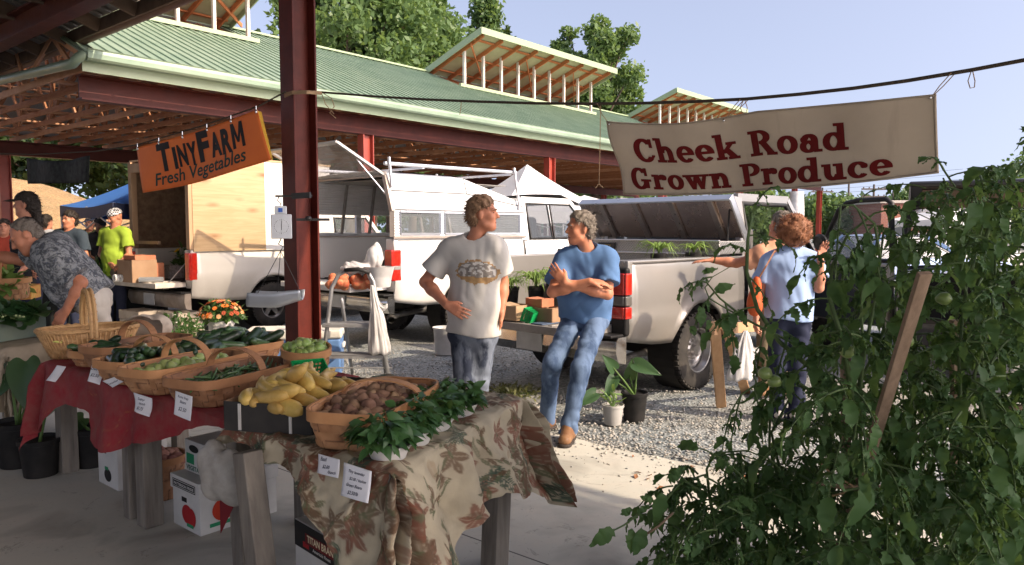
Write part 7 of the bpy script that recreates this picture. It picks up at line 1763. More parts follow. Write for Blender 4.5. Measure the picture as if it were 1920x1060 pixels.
def hangbag(label, top, mid, bot, w0, w1, m, seed):
    r = random.Random(seed); t = thing('carrier_bag', label, 'bag', bot); b = MB(); n = 64; K = 22; vs = []
    for i in range(K+1):
        f = i/K; c = lerp(lerp(top, mid, min(1, f*2)), bot, max(0, f*2-1)); w = lerp(.012, w0, min(1, f*2.2)**.8) if f < .45 else lerp(w0, w1, (f-.45)/.55); w *= 1 if f < .93 else lerp(1, .86, (f-.93)/.07)
        for j in range(n):
            a = 2*math.pi*j/n; k = 1+(.16*math.sin(7*a+3*f)+.10*math.sin(13*a-5*f+seed)+.06*math.sin(23*a+9*f))*(1-.55*f)+.10*mnoise.noise((math.cos(a)*2, math.sin(a)*2, f*6+seed))
            vs.append(c+V3(math.cos(a)*w*k, math.sin(a)*w*k*.5, .012*math.sin(5*a+seed)*f))
    b.add(vs, [(i*n+j, i*n+(j+1) % n, (i+1)*n+(j+1) % n, (i+1)*n+j) for i in range(K) for j in range(n)]+[tuple(range(K*n, (K+1)*n))]); b.build('bag_skin', m, t, smooth=180)
    b = MB(); q = lerp(top, mid, .5)
    b.grid(lambda u, v: lerp(q, q+V3(w1*1.1, 0, -.05), u)+V3(0, .01*math.sin(v*9), -.10*v*(1-.6*u)+.02*math.sin(u*7)), 8, 5); b.build('handle', m, t, solid=.002, smooth=180)
hangbag('thin white plastic bag hanging from the right side of the step ladder', PD(697, 535, 7.35), PD(706, 590, 7.35), PD(712, 664, 7.38), .055, .12, WBAG, 3)
bag('white plastic bag draped over a basket in the white pickup bed', [(PD(702, 484, 9.3), (.10, .10, .13), .08), (PD(706, 476, 9.3), (.05, .05, .14), .08), (PD(672, 500, 9.3), (.17, .13, .055), .06), (PD(655, 503, 9.3), (.08, .1, .05), .05)], WBAG, 6, .02)
RN = mat('red_net', (.42, .075, .04), .7, col2=(.5, .25, .12), vs=20, bump=.5, bs=70)
for i, (px, py, d, lab) in enumerate(((632, 530, 9.2, 'red mesh produce sack lying left on the open white tailgate'), (682, 528, 9.25, 'red mesh produce sack lying right on the open white tailgate'))):
    rr = random.Random(i); o = bag(lab, [(PD(px, py, d)+V3(rr.uniform(-.15, .15), rr.uniform(-.1, .1), rr.uniform(-.06, .07)), (.05, .05, .045), .012) for _ in range(24)]+[(PD(px, py+4, d), (.15, .11, .05), .03)], RN, 9+i, .004); o.name = 'mesh_sack'; o['category'] = 'sack'; o['group'] = 'red mesh sacks on the tailgate'
c = PD(712, 520, 9.2); t = thing('laundry_basket', 'white perforated plastic basket standing beside the red sacks', 'basket', c); b = MB(); b.lathe([(.13, -.12), (.17, .13), (.185, .13), (.18, .12), (.12, -.11)], 24, Mloc(c)); b.build('basket_wall', WBAG, t, smooth=50)
def cooler(label, loc, az, L, W, H, body, lid):
    t = thing('cooler', label, 'cooler', loc, az); M = Mloc(loc, az); b = MB(); b.box((0, 0, H*.4), (L, W, H*.8), M); b.build('cooler_body', body, t, bevel=.025, seg=3); b = MB(); b.box((0, 0, H*.9), (L*1.03, W*1.05, H*.2), M); b.build('lid', lid, t, bevel=.03, seg=3)
    for s in (-1, 1): b = MB(); b.box((s*(L/2+.015), 0, H*.62), (.03, W*.4, .05), M); b.build('handle', lid, t, bevel=.01)
CWH = mat('cooler_white', (.70, .68, .62), .4, col2=(.6, .57, .5), vs=4); CBL = mat('cooler_blue', (.13, .25, .5), .4)
q = PD(556, 700, 8.0); q.z = 0; cooler('white lidded cooler with a pale blue body behind the steel post', q, .15, .98, .45, .50, CBL, CWH)
q = PD(834, 640, 9.3); q.z = 0; t = thing('white_bucket', 'white bucket standing behind the man in the printed T-shirt', 'bucket', q); b = MB(); b.lathe([(0, 0), (.12, 0), (.145, .33), (.155, .34), (.15, .32)], 24, Mloc(q)); b.build('pail', WBAG, t, smooth=50)

# ------------------------------------------------------------------ flowers and potted plants
def pot(t, M, r, h, m, name='pot'):
    b = MB(); b.lathe([(0, .002), (r*.78, 0), (r*.80, .01), (r*.97, h*.86), (r*1.04, h*.87), (r*1.06, h*.99), (r*1.0, h), (r*.95, h*.9), (0, h*.88)], 28, M); b.build(name, m, t, smooth=40)
BPOT = mat('black_pot', (.010, .010, .010), .55, col2=(.028, .026, .024), vs=7); GPOT = mat('grey_pot', (.40, .39, .37), .6, col2=(.32, .31, .29), vs=6); GLF = leafmat('plant_leaf', (.07, .15, .035), (.03, .075, .022), .3); LGLF = leafmat('light_leaf', (.24, .36, .09), (.12, .22, .05), .35)
def bush(label, loc, pr, ph, potm, W, H, n, sz, lm, seed, cat='plant', flowers=None, name='potted_plant', elong=1.0, group=None, potname='pot'):
    loc = Vector(loc); t = thing(name, label, cat, loc, 0, group); M = Mloc(loc)
    if pr: pot(t, M, pr, ph, potm, potname)
    r = np.random.RandomState(seed); d = r.normal(size=(n, 3)); d[:, 2] = np.abs(d[:, 2])*.9; d /= np.linalg.norm(d, axis=1)[:, None]; k = r.rand(n)**.45
    C_ = np.array(loc)+np.array([0, 0, ph])+d*k[:, None]*np.array([W/2, W/2, H]); D = d+.7*r.normal(size=(n, 3)); D[:, 2] += .2
    V, Fq = leaf_mesh(C_, D, np.tile([0, 0, 1.], (n, 1))+.5*r.normal(size=(n, 3)), sz*(.6+.8*r.rand(n)), elong, .3+.5*r.rand(n), .25, prof=[(0, 0), (.3, .22), (.65, .2), (1, 0)]); mesh_np('foliage', V, Fq, lm, t, tone=np.repeat(r.rand(n), 12))
    b = MB()
    for i in range(0, n, max(1, n//30)): b.tube([loc+V3(0, 0, ph*.8), V3(*C_[i])], .004, 4)
    b.build('stems', mat('green_stem', (.12, .2, .06), .5), t)
    if flowers:
        cols, nf, fs_ = flowers
        for q, m in enumerate(cols):
            rr = random.Random(seed+q)
            for i in range(nf):
                b = MB()
                a = rr.uniform(0, 6.28); e = rr.uniform(.1, 1.35); dd = V3(math.cos(a)*math.sin(e), math.sin(a)*math.sin(e), math.cos(e)); p = loc+V3(0, 0, ph)+V3(dd.x*W*.52, dd.y*W*.52, dd.z*H*1.05); s1 = dd.orthogonal().normalized(); s2 = dd.cross(s1)
                for k in range(9): aa = 2*math.pi*k/9; u_ = s1*math.cos(aa)+s2*math.sin(aa); w_ = dd.cross(u_); b.add([p, p+u_*fs_*.6+w_*fs_*.22+dd*fs_*.1, p+u_*fs_+dd*.0, p+u_*fs_*.6-w_*fs_*.22+dd*fs_*.1], [(0, 1, 2, 3)])
                b.ell(p+dd*fs_*.08, (fs_*.2,)*3, None, 6, 4); b.build('flower_head', m, t)
    return t
q = PD(416, 650, 9.2); q.z = 0
bush('white bucket full of orange and rust mums by the cream pickup wheel', q, .155, .44, WBAG, .56, .24, 420, .07, GLF, 3, 'flowers', ([mat('mum_orange', (.65, .17, .03), .6), mat('mum_rust', (.34, .07, .03), .6), mat('mum_peach', (.62, .33, .16), .6)], 26, .034), 'flower_bucket', potname='bucket')
q = PD(332, 640, 8.6); q.z = 0
bush('loose leafy green bush with tiny pale flowers behind the basket table', q, .14, .22, BPOT, .66, .36, 900, .06, GLF, 5, flowers=([mat('tiny_white', (.6, .6, .5), .6)], 40, .012))
EAR = leafmat('ear_leaf', (.05, .11, .04), (.02, .05, .03), .25, .35, 5)
def ears(label, loc, pr, ph, potm, leaves, group=None):
    loc = Vector(loc); t = thing('elephant_ear', label, 'plant', loc, 0, group); pot(t, Mloc(loc), pr, ph, potm)
    for px, py, d, L, dx, dz, al in leaves:
        tip0 = PD(px, py, d); m = MB(); m.tube([loc+V3(0, 0, ph*.85), lerp(loc, tip0, .45)+V3(0, 0, .12), tip0], [.011, .009, .006], 6); m.build('stalk', mat('green_stem', (.12, .2, .06), .5), t, smooth=180)
        D = V3(dx, -.35, dz).normalized(); Sd = D.cross(V3(0, -1, .35)).normalized(); N_ = Sd.cross(D)
        prof = [(-.28, .18), (-.18, .34), (0, .40), (.25, .37), (.5, .27), (.75, .13), (1, .0)]
        b = MB(); vs_ = []
        for x, w in prof:
            for f in (-1, -.5, 0, .5, 1): back = .16*(1-abs(f))*(x < -.1); vs_.append(tip0+D*L*(x+back)+Sd*L*w*f*al+N_*L*(-.12*x*x+.10*abs(f)*w*2+.015*math.sin(f*9)))
        b.add(vs_, [(i*5+j, i*5+j+1, i*5+j+6, i*5+j+5) for i in range(len(prof)-1) for j in range(4)]); o = b.build('leaf', EAR, t, smooth=180); md = o.modifiers.new('s', 'SUBSURF'); md.levels = md.render_levels = 1
    return t
q = PZ(36, 872); ears('big black nursery pot with a hanging elephant ear leaf left of the table', q, .14, .30, BPOT, [(48, 690, 4.75, .30, .15, -1, .95), (20, 700, 5.0, .26, -.5, -.8, .8), (70, 700, 4.9, .2, .6, -.6, .8)])
q = PZ(77, 890); ears('shorter black nursery pot standing right in front of the big one', q, .12, .24, BPOT, [(88, 770, 4.75, .16, .5, .2, .8)])
q = PZ(172, 872); ears('black nursery pot behind the red table leg with a dark leaf', q, .12, .26, BPOT, [(150, 790, 4.9, .2, -.5, -.5, .8), (185, 790, 4.95, .17, .4, -.5, .8)])
q = PZ(1189, 788); ears('black nursery pot with broad elephant ear leaves by the silver bumper', q, .105, .235, BPOT, [(1150, 690, 5.9, .17, -.4, .5, .8), (1196, 684, 6.0, .21, .9, -.35, .75), (1180, 705, 6.05, .16, .1, 1, .8), (1150, 712, 5.95, .19, -.4, -.8, .7), (1112, 740, 5.9, .2, -.9, -.5, .7)])
q = PZ(1149, 795); t = bush('small grey pot with one thin spidery shoot beside the black pot', q, .085, .16, GPOT, .10, .12, 12, .12, LGLF, 8, elong=.3)
# seedlings in a tray on the ground behind the floral cloth
q = PZ(957, 752); t = bush('tray of small olive seedlings on the gravel between the two men', q, 0, .06, None, .62, .06, 420, .05, leafmat('seedling', (.16, .17, .06), (.1, .1, .05), .2), 12, name='seedling_tray'); b = MB(); b.box(q+V3(0, 0, .035), (.6, .3, .07), rz=.2); b.build('tray', mat('tray_grey', (.25, .25, .24), .6), t, bevel=.01)
# in the silver pickup bed
def arch(label, px, py, d, n, L, seed, lm=LGLF, potr=.08):
    base = PD(px, py, d); hp_ = max(.11, base.z-FL1+.12); base.z = FL1+.01; t = thing('spider_plant', label, 'plant', base, 0, 'spider plants in the silver pickup'); pot(t, Mloc(base), potr, hp_, BPOT); r = random.Random(seed); b = MB()
    for i in range(n):
        a = r.uniform(0, 6.28); l = L*r.uniform(.6, 1.1); o = V3(math.cos(a), math.sin(a), 0); sd = V3(-o.y, o.x, 0); w = .009; pts = []
        for k in range(9): f = k/8; pts.append(base+V3(0, 0, hp_-.01)+o*l*(.75*f**1.3)+V3(0, 0, l*(1.15*f-1.0*f*f*r.uniform(.9, 1.25))))
        vs_ = []
        for k, p in enumerate(pts): ww = w*(1-(k/8)**2)+.001; vs_ += [p-sd*ww+V3(0, 0, ww*.6), p, p+sd*ww+V3(0, 0, ww*.6)]
        b.add(vs_, [(k*3+j, k*3+j+1, k*3+j+4, k*3+j+3) for k in range(8) for j in (0, 1)])
    b.build('foliage', lm, t, smooth=180); return t
arch('tall arching spider plant between the two men in the silver pickup bed', 1005, 562, 7.3, 46, .50, 3); arch('short bushy spider plant left on the silver pickup bed', 958, 562, 7.45, 40, .30, 4)
arch('spider plant half hidden behind the arms of the man in blue', 1040, 556, 7.2, 30, .42, 5); arch('spider plant in front of the gold toolbox plate', 1235, 500, 7.35, 40, .36, 6); arch('spider plant near the right end of the toolbox front', 1300, 498, 7.45, 26, .32, 7)
arch('trailing plant behind the right bed corner of the silver pickup', 1168, 560, 6.9, 16, .34, 8)
def at_z(p, z): return V3(p.x, p.y, z)
def carton(label, loc, az, L, W, H, m=None, flaps=True, name='cardboard_box', group=None):
    t = thing(name, label, 'box', loc, az, group); M = Mloc(loc, az); b = MB()
    for s in (-1, 1): b.box((0, s*W/2, H/2), (L, .006, H), M); b.box((s*L/2, 0, H/2), (.006, W-.007, H), M)
    b.box((0, 0, .005), (L-.01, W-.01, .006), M); b.build('box_wall', m or CARD, t)
    if flaps:
        b = MB()
        for s in (-1, 1): b.box((0, s*(W/2-W*.21), H+.004), (L, W*.42, .005), M @ Matrix.Translation((0, s*W/2, H)) @ Matrix.Rotation(s*.12, 4, 'X') @ Matrix.Translation((0, -s*W/2, -H)))
        b.build('flap', m or CARD, t)
    return t, M
az = AZ1
carton('low tan box with a dark label on the silver tailgate left', at_z(PD(962, 600, 6.85), FL1+.002), az, .24, .32, .13, mat('tan_card', (.48, .33, .2), .8, col2=(.4, .27, .16), vs=6)); carton('flat brown tray box behind the green punnet', at_z(PD(1020, 588, 6.75), FL1+.002), az, .22, .4, .12); carton('small red brown box on top of the flat brown tray', at_z(PD(1012, 570, 6.78), FL1+.125), az, .16, .2, .07, mat('brick_card', (.5, .2, .11), .8))
punnet('green mesh punnet lying on its side on the silver tailgate', at_z(PD(1003, 600, 6.62), FL1+.03), az+.2, .12, .12, .10, Matrix.Rotation(-1.2, 4, 'X'))
b = MB(); b.box(at_z(PD(1022, 608, 6.55), FL1-.003), (.22, .14, .012), rz=az); tag(b.build('blue_tray', mat('slate_blue', (.08, .11, .17), .5), bevel=.004), 'small flat slate blue tray on the silver tailgate edge', 'tray')
# cargo of the cream pickup
carton('open brown cardboard box on the cream tailgate', at_z(PD(258, 530, 11.0), .795), AZ3, .36, .46, .32); carton('small reddish box standing on the cream tailgate', at_z(PD(290, 527, 11.2), .80), AZ3, .2, .2, .26, mat('brick_card', (.5, .2, .11), .8)); carton('printed pale box deep in the cream pickup bed', at_z(PD(326, 520, 11.5), .81), AZ3, .22, .22, .2, mat('printed_card', (.42, .38, .36), .7, col2=(.2, .16, .15), vs=26))
carton('shallow box of rolled goods on top of the brown box', at_z(PD(262, 492, 11.05), 1.12), AZ3, .3, .36, .06, mat('brick_card', (.5, .2, .11), .8))
for i, px in enumerate((214, 226)):
    q = PD(px, 529, 10.9); b = MB(); b.lathe([(.02, 0), (.055, 0), (.055, .24), (.02, .24), (.02, 0)], 18, Matrix.Translation(q+V3(0, 0, .055)) @ Matrix.Rotation(AZ3, 4, 'Z') @ Matrix.Rotation(math.pi/2, 4, 'Y')); tag(b.build('paper_roll', mat('paper_white', (.7, .69, .67), .8), smooth=40), 'roll of white paper towel on the cream tailgate', 'paper roll', 'paper rolls on the cream tailgate')
b = MB(); q = PD(277, 530, 10.75); b.tube([q+V3(-.12, .0, .04), q+V3(.2, .05, .04)], .04, 14); tag(b.build('wrap_roll', mat('foil', (.6, .62, .63), .25, metal=.6), smooth=50), 'long shiny roll of wrap lying before the brown box', 'roll')
bag('dark striped bag at the left end of the cream tailgate', [(PD(228, 510, 11.3), (.16, .12, .14))], mat('striped_bag', (.2, .16, .12), .7, col2=(.06, .05, .04), vs=20), 8)
q = at_z(PD(344, 505, 11.6), .81); bush('bunch of yellow sunflowers inside the plywood box', q, .07, .14, BPOT, .28, .36, 60, .12, GLF, 21, 'flowers', ([mat('sunflower', (.75, .45, .03), .6)], 3, .06), 'sunflower_bunch')
for i, (px, py, d, lab) in enumerate(((262, 575, 11.0, 'waxed produce carton under the cream tailgate, left of two'), (335, 572, 10.8, 'waxed produce carton under the cream tailgate, right of two'))):
    q = PD(px, 500, d); q.z = 0; carton(lab, q, AZ3+.1, .36, .52, .24, mat('waxed_card', (.42, .36, .29), .6, col2=(.3, .25, .2), vs=4), name='produce_carton'); q.z = .25; carton('flat carton stacked on the '+('left' if i == 0 else 'right')+' waxed carton under the tailgate', q, AZ3+.05, .38, .55, .12, MATS['waxed_card'], name='produce_carton')
# ------------------------------------------------------------------ cartons under the tables
WCARD = mat('white_card', (.62, .61, .58), .7, col2=(.52, .51, .48), vs=5); RED_ = mat('print_red', (.40, .02, .025), .6); GRN_ = mat('print_green', (.03, .26, .12), .6); BLK_ = mat('print_black', (.02, .02, .02), .6)
def printed(t, M, face, items):
    """flat prints on a box face; face = origin and axes in box space"""
    o_, ax, ay, n_ = face
    for i, (kind, m, args) in enumerate(items):
        b = MB(); f = lambda x, y, k=i: M @ (o_+ax*x+ay*y+n_*(.0015+.0004*k))
        if kind == 'rect': x0, y0, x1, y1 = args; b.add([f(x0, y0), f(x1, y0), f(x1, y1), f(x0, y1)], [(0, 1, 2, 3)])
        elif kind == 'disc': cx, cy, rx, ry = args; b.add([f(cx+rx*math.cos(a*.2618), cy+ry*math.sin(a*.2618)) for a in range(24)], [tuple(range(24))])
        elif kind == 'text': s_, sz, x, y, w = args; put_text(b, s_, sz, lambda a, e: f(x+a, y+e), bold=.03, width=w)
        b.build('print' if kind != 'text' else 'lettering', m, t)
def prodbox(label, nb, L, W, H, lidh, items_l, items_r, z=0.0, m=WCARD):
    """nb: nearest bottom corner; the left face runs along +V, the right face along +U"""
    c = Vector(nb)+VX*W/2+UX*L/2; c.z = z; t = thing('produce_carton', label, 'box', c, AZ_U); M = Mloc(c, AZ_U); b = MB(); b.box((0, 0, H/2), (L, W, H), M); b.build('box_body', m, t, bevel=.004)
    if lidh: b = MB(); b.box((0, 0, H-lidh/2+.004), (L+.016, W+.016, lidh), M); b.build('lid', m, t, bevel=.004)
    e = .008 if lidh else 0
    printed(t, M, (V3(-L/2, W/2, 0), V3(0, -1, 0), V3(0, 0, 1), V3(-1, 0, 0)), [(k, mm, a) for k, mm, a in items_l]); printed(t, M, (V3(-L/2, -W/2, 0), V3(1, 0, 0), V3(0, 0, 1), V3(0, -1, 0)), items_r); return t
E_ = .010
nb = PZ(376, 1007)
t = prodbox('white tomato carton printed PATTERSON PRIDE standing under the table', nb, .44, .285, .27, .075, [('rect', BLK_, (.10, .145, .155, .170)), ('disc', RED_, (.155, .085, .055, .05)), ('disc', RED_, (.20, .075, .045, .05)), ('rect', GRN_, (.15, .022, .22, .040))], [('disc', mat('tomato_red', (.55, .05, .02), .6), (.13, .11, .065, .06)), ('rect', BLK_, (.13, .10, .15, .17)), ('rect', GRN_, (.05, .03, .22, .05))])
c0_ = nb+UX*.22+VX*.1425; M_ = Mloc((c0_.x, c0_.y, 0), AZ_U)
printed(t, M_, (V3(-.228, .1425, 0), V3(0, -1, 0), V3(0, 0, 1), V3(-1, 0, 0)), [('rect', BLK_, (.022, .212, .262, .256)), ('rect', WCARD, (.028, .217, .256, .251)), ('rect', BLK_, (.031, .220, .253, .248)), ('text', WCARD, ('PATTERSON PRIDE', .02, .142, .226, .205))])
nb2 = nb+UX*.06+VX*.03
prodbox('white and green VEGETABLES carton stacked on the tomato carton', nb2, .34, .23, .17, 0, [('rect', GRN_, (.02, .045, .10, .10)), ('text', mat('print_dkgreen', (.02, .12, .08), .6), ('VEGETABLES', .034, .118, .012, .2)), ('disc', BLK_, (.10, .13, .05, .02)), ('rect', BLK_, (.17, .06, .21, .066)), ('rect', BLK_, (.17, .08, .21, .086)), ('rect', BLK_, (.17, .10, .21, .106)), ('rect', BLK_, (.17, .12, .21, .126))], [], z=.279)
nb3 = PZ(222, 922); prodbox('white carton with an aubergine print behind the red table leg', nb3, .3, .28, .46, 0, [('disc', BLK_, (.14, .07, .05, .04)), ('rect', GRN_, (.1, .10, .15, .12)), ('rect', BLK_, (.06, .2, .13, .21)), ('rect', BLK_, (.06, .27, .16, .28)), ('rect', BLK_, (.06, .36, .12, .38))], [])
tl0, tr0 = PD(552, 945, 3.02), PD(660, 1013, 2.70); hT = .36
tl0.z = tr0.z = hT; dirv = (tr0-tl0).normalized(); nT = V3(dirv.y, -dirv.x, 0); nT = nT if nT.y < 0 else -nT; cT = lerp(tl0, tr0, .5)-nT*.16; Lt = (tr0-tl0).length; azT = math.atan2(dirv.y, dirv.x)
t = thing('produce_carton', 'white carton with a black TITAN BRAND band and the number 27 under the floral cloth', 'box', (cT.x, cT.y, 0), azT); M = Mloc((cT.x, cT.y, 0), azT); b = MB(); b.box((0, 0, hT/2), (Lt, .32, hT), M); b.build('box_body', WCARD, t, bevel=.004)
YT = -.16
GLD = mat('print_gold', (.85, .72, .48), .6)
printed(t, M, (V3(-Lt/2, YT, 0), V3(1, 0, 0), V3(0, 0, 1), V3(0, -1, 0)), [('rect', BLK_, (0, .25, Lt, .358)), ('rect', RED_, (.07, .262, .12, .285)), ('rect', RED_, (Lt-.12, .262, Lt-.07, .285)), ('rect', mat('print_dkred', (.16, .012, .015), .6), (.09, .28, Lt-.09, .325)), ('text', GLD, ('TITAN BRAND', .04, Lt/2, .292, .23)), ('text', WCARD, ('America\'s Finest', .018, Lt/2, .265, .14)),
  ('text', BLK_, ('27', .045, Lt*.80, .195, .05)), ('disc', mat('print_grey_light', (.35, .36, .36), .6), (Lt*.52, .14, .05, .028)), ('disc', WCARD, (Lt*.52, .14, .045, .023)), ('text', BLK_, ('V', .03, Lt*.52, .13, .018)), ('rect', BLK_, (Lt*.22, .02, Lt*.36, .17)), ('rect', mat('onion_skin', (.35, .2, .13), .8, col2=(.2, .1, .06), vs=60), (Lt*.23, .02, Lt*.35, .14)), ('rect', BLK_, (Lt*.66, .09, Lt*.82, .135))])
q = PZ(297, 930); t, M = basket('splint basket of pinkish potatoes on the floor under the red table', (q.x, q.y, .0), .6, .30, .28, .24, SPD, k=2.2, taper=.8)
heap(PINKP, M, .25, .23, .21, 28, 33, 'pink potatoes under the table', 'pinkish potato in the floor basket under the red table', crown=.05, size=1.1)

# ------------------------------------------------------------------ greens table at the left edge
gA, gB, gD = V3(-5.0, 5.45, .74), V3(-3.45, 5.05, .74), V3(-4.7, 6.3, .74)
table('folding_table', 'table under beige cloth holding the bin of greens at the left edge', gA, gB, gD, [(gA+V3(.05, .05, -.04), V3(gA.x+.05, gA.y+.05, 0), .05), (gB+V3(-.05, .05, -.04), V3(gB.x-.05, gB.y+.05, 0), .05), (gD+V3(.05, -.05, -.04), V3(gD.x+.05, gD.y-.05, 0), .05)])
o = draped('beige_tablecloth', gA, gB, gD, (lambda x: .3, lambda x: .45, lambda x: .42, lambda x: .2), 0, [cloth('beige_cloth', (.42, .35, .26), (.34, .28, .2))], seed=21, flare=.1, fold=.03, freq=14, cell=.02, crumple=.012); tag(o, 'beige tablecloth under the bin of greens at the left edge', 'tablecloth')
bnM = Mloc(lerp(gA, gB, .55)+V3(.0, .28, .02), -.25); t = thing('greens_bin', 'long grey green plastic bin heaped with collards on the beige table', 'bin', bnM.translation, -.25)
b = MB(); Lg, Wg, Hg = 1.15, .5, .2
for s in (-1, 1): b.box((0, s*Wg/2, Hg/2), (Lg, .012, Hg), bnM); b.box((s*Lg/2, 0, Hg/2), (.012, Wg-.012, Hg), bnM); b.box((0, s*(Wg/2+.012), Hg), (Lg+.05, .035, .02), bnM)
b.box((0, 0, .006), (Lg, Wg, .01), bnM); b.build('bin_wall', mat('bin_greygreen', (.16, .21, .18), .5, col2=(.22, .26, .2), vs=3), t)
KALE = leafmat('collard_leaf', (.06, .15, .05), (.03, .085, .035), .25, .4)
r = np.random.RandomState(5)
for i in range(7):
    cx = lerp(-.5, .5, i/6)+r.uniform(-.05, .05); c = bnM @ V3(cx, r.uniform(-.15, .15), .17); t = thing('collard_bunch', 'bunch of dark curly collard leaves heaped in the bin of greens', 'greens', c, 0, 'collard bunches in the bin'); n = 60
    a = r.rand(n)*6.28; D = np.stack([np.cos(a), np.sin(a)*.7, .25+.5*r.rand(n)], 1); V, Fq = leaf_mesh(np.array(c)+.08*r.normal(size=(n, 3))*np.array([1.3, 1, .35]), D, np.tile([0, 0, 1.], (n, 1))+.5*r.normal(size=(n, 3)), .13+.08*r.rand(n), 1.5, .9, .3, serr=.12, prof=[(0, .03), (.1, .12), (.25, .22), (.4, .3), (.55, .28), (.7, .3), (.85, .2), (1, .06)]); mesh_np('foliage', V, Fq, KALE, t, smooth=True, tone=np.repeat(r.rand(n), 24))
    b = MB()
    for k in range(9): s_ = V3(.03*k-.12, -.05-.02*(k % 3), .0); b.tube([c+s_, c+s_*1.6+V3(.1, -.1, .03)], .007, 5)
    b.build('stalks', mat('pale_stalk', (.40, .48, .22), .5), t)
t, M = basket('splint basket with a tall handle at the far left of the greens stall', PD(8, 560, 5.9), .4, .36, .28, .16, SPL, handle=(.2, .04)); bush('pale green cabbage heads in the far left basket', PD(8, 556, 5.9), 0, .05, None, .28, .14, 160, .1, LGLF, 31, name='cabbage', cat='cabbage')
# crates and dark stall table further back
q = PD(215, 560, 11.6); q.z = 0; t = thing('stall_table', 'dark covered stall table behind the bending man', 'table', q, AZ_U); b = MB(); b.box((0, 0, .4), (2.6, .8, .8), Mloc(q+V3(-.8, .3, 0), .25)); b.build('table_skirt', mat('dark_skirt', (.02, .022, .022), .9), t)
bush('dark leafy produce heaped on the far stall table', q+V3(-.3, .1, .8), 0, .02, None, 1.3, .2, 700, .14, GLF, 41, name='produce_heap', cat='greens')
carton('shallow crate of yellow and red produce at the left edge', PD(22, 560, 7.0), .3, .4, .3, .12, mat('yellow_card', (.6, .42, .1), .7, col2=(.5, .12, .05), vs=18))
# ------------------------------------------------------------------ sawhorse, woman's bags
sw = thing('sawhorse', 'raw pine sawhorse legs standing before the silver pickup wheel', 'sawhorse', PZ(1350, 762)); T_ = PD(1340, 612, 6.05)
for a, e in (((1340, 605), (1352, 762)), ((1362, 612), (1398, 735))):
    p = PD(a[0], a[1], 6.0); w = PZ(e[0], e[1]); b = MB(); b.bar(p, w, .045, .085, up=(1, 0, 0)); b.build('leg', PINE, sw, bevel=.004)
b = MB(); b.bar(PD(1335, 618, 6.0), PD(1420, 612, 6.75), .045, .09); b.build('top_beam', PINE, sw, bevel=.004)
hangbag('white plastic carrier bag hanging by the woman in light blue', PD(1398, 620, 5.85), PD(1394, 660, 5.85), PD(1388, 712, 5.85), .07, .11, WBAG, 15)
o = bag('orange red shoulder bag on the woman in light blue', [(PD(1415, 570, 5.85), (.06, .05, .10)), (PD(1418, 540, 5.85), (.04, .04, .09))], mat('orange_leather', (.55, .11, .03), .5, col2=(.42, .07, .02), vs=7), 17, .006); o.name = 'shoulder_bag'
b = MB(); b.tube([PD(1418, 530, 5.85), PD(1436, 500, 5.82), PD(1452, 472, 5.90), PD(1460, 468, 6.0)], .012, 6, flat=.4); b.build('strap', mat('strap_brown', (.2, .09, .05), .6), None)['category'] = 'bag strap'
bpy.data.objects['strap']['label'] = 'brown shoulder strap over the back of the woman in light blue'
# ------------------------------------------------------------------ tomato plants at the front right
TOM = leafmat('tomato_leaf', (.085, .175, .055), (.04, .095, .038), .36, .55, 4.0, spec=.3); TST = mat('tomato_stem', (.10, .15, .055), .6, col2=(.06, .10, .04), vs=12)
LP = [(0, .0), (.07, .13), (.16, .25), (.22, .21), (.34, .31), (.41, .25), (.53, .27), (.59, .21), (.72, .19), (.78, .13), (.90, .07), (1, 0)]
class Leaves:
    def __init__(s): s.c = []; s.d = []; s.u = []; s.z = []; s.dr = []; s.st = MB()
    def compound(s, base, d, L, r, droop=.9, n=3):
        """one tomato leaf: a bending rachis with paired leaflets and one at the tip"""
        d = Vector(d).normalized(); p = Vector(base); side = d.cross(V3(0, 0, 1)); side = side.normalized() if side.length > .05 else V3(1, 0, 0); K = 6; pts = [p.copy()]
        for k in range(K): d = (d+V3(0, 0, -droop*.16)).normalized(); p = p+d*(L/K); pts.append(p.copy())
        s.st.tube(pts, [.0035*(1-.1*i)+.0005 for i in range(K+1)], 4, caps=False)
        def lf(q, dd, z): s.c.append(q); s.d.append(dd); s.u.append(V3(r.gauss(0, .35), r.gauss(0, .35), 1)); s.z.append(z); s.dr.append(r.uniform(.5, 1.5))
        for j in range(n):
            q = pts[2+int(j*(K-2)/n)]; dd = (pts[-1]-pts[-2]).normalized()
            for sg in (-1, 1): lf(q, (side*sg+dd*.55+V3(0, 0, r.uniform(-.55, .15))).normalized(), L*r.uniform(.26, .40)*(1-.12*j)*(1.1 if j else .8))
        lf(pts[-1], (pts[-1]-pts[-2]).normalized(), L*r.uniform(.38, .55))
    def build(s, t, r):
        n = len(s.z); rs = np.random.RandomState(int(r.random()*1e6))
        V, Fq = leaf_mesh(np.array(s.c), np.array(s.d), np.array(s.u), np.array(s.z), .84, np.array(s.dr), .30, prof=LP, serr=.10); V = V+.0025*rs.normal(size=V.shape)
        mesh_np('foliage', V, Fq, TOM, t, smooth=True, tone=np.repeat(np.clip(.5+.3*rs.normal(size=n), 0, 1), 3*len(LP))); s.st.build('stems', TST, t, smooth=180)
def inside(x, y, poly):
    c = False; j = len(poly)-1
    for i in range(len(poly)):
        (xi, yi), (xj, yj) = poly[i], poly[j]
        if (yi > y) != (yj > y) and x < (xj-xi)*(y-yi)/(yj-yi)+xi: c = not c
        j = i
    return c
DENSE = [(1600, 575), (1720, 530), (1990, 480), (1990, 1100), (1270, 1100), (1300, 985), (1390, 925), (1470, 860), (1540, 760), (1575, 660)]
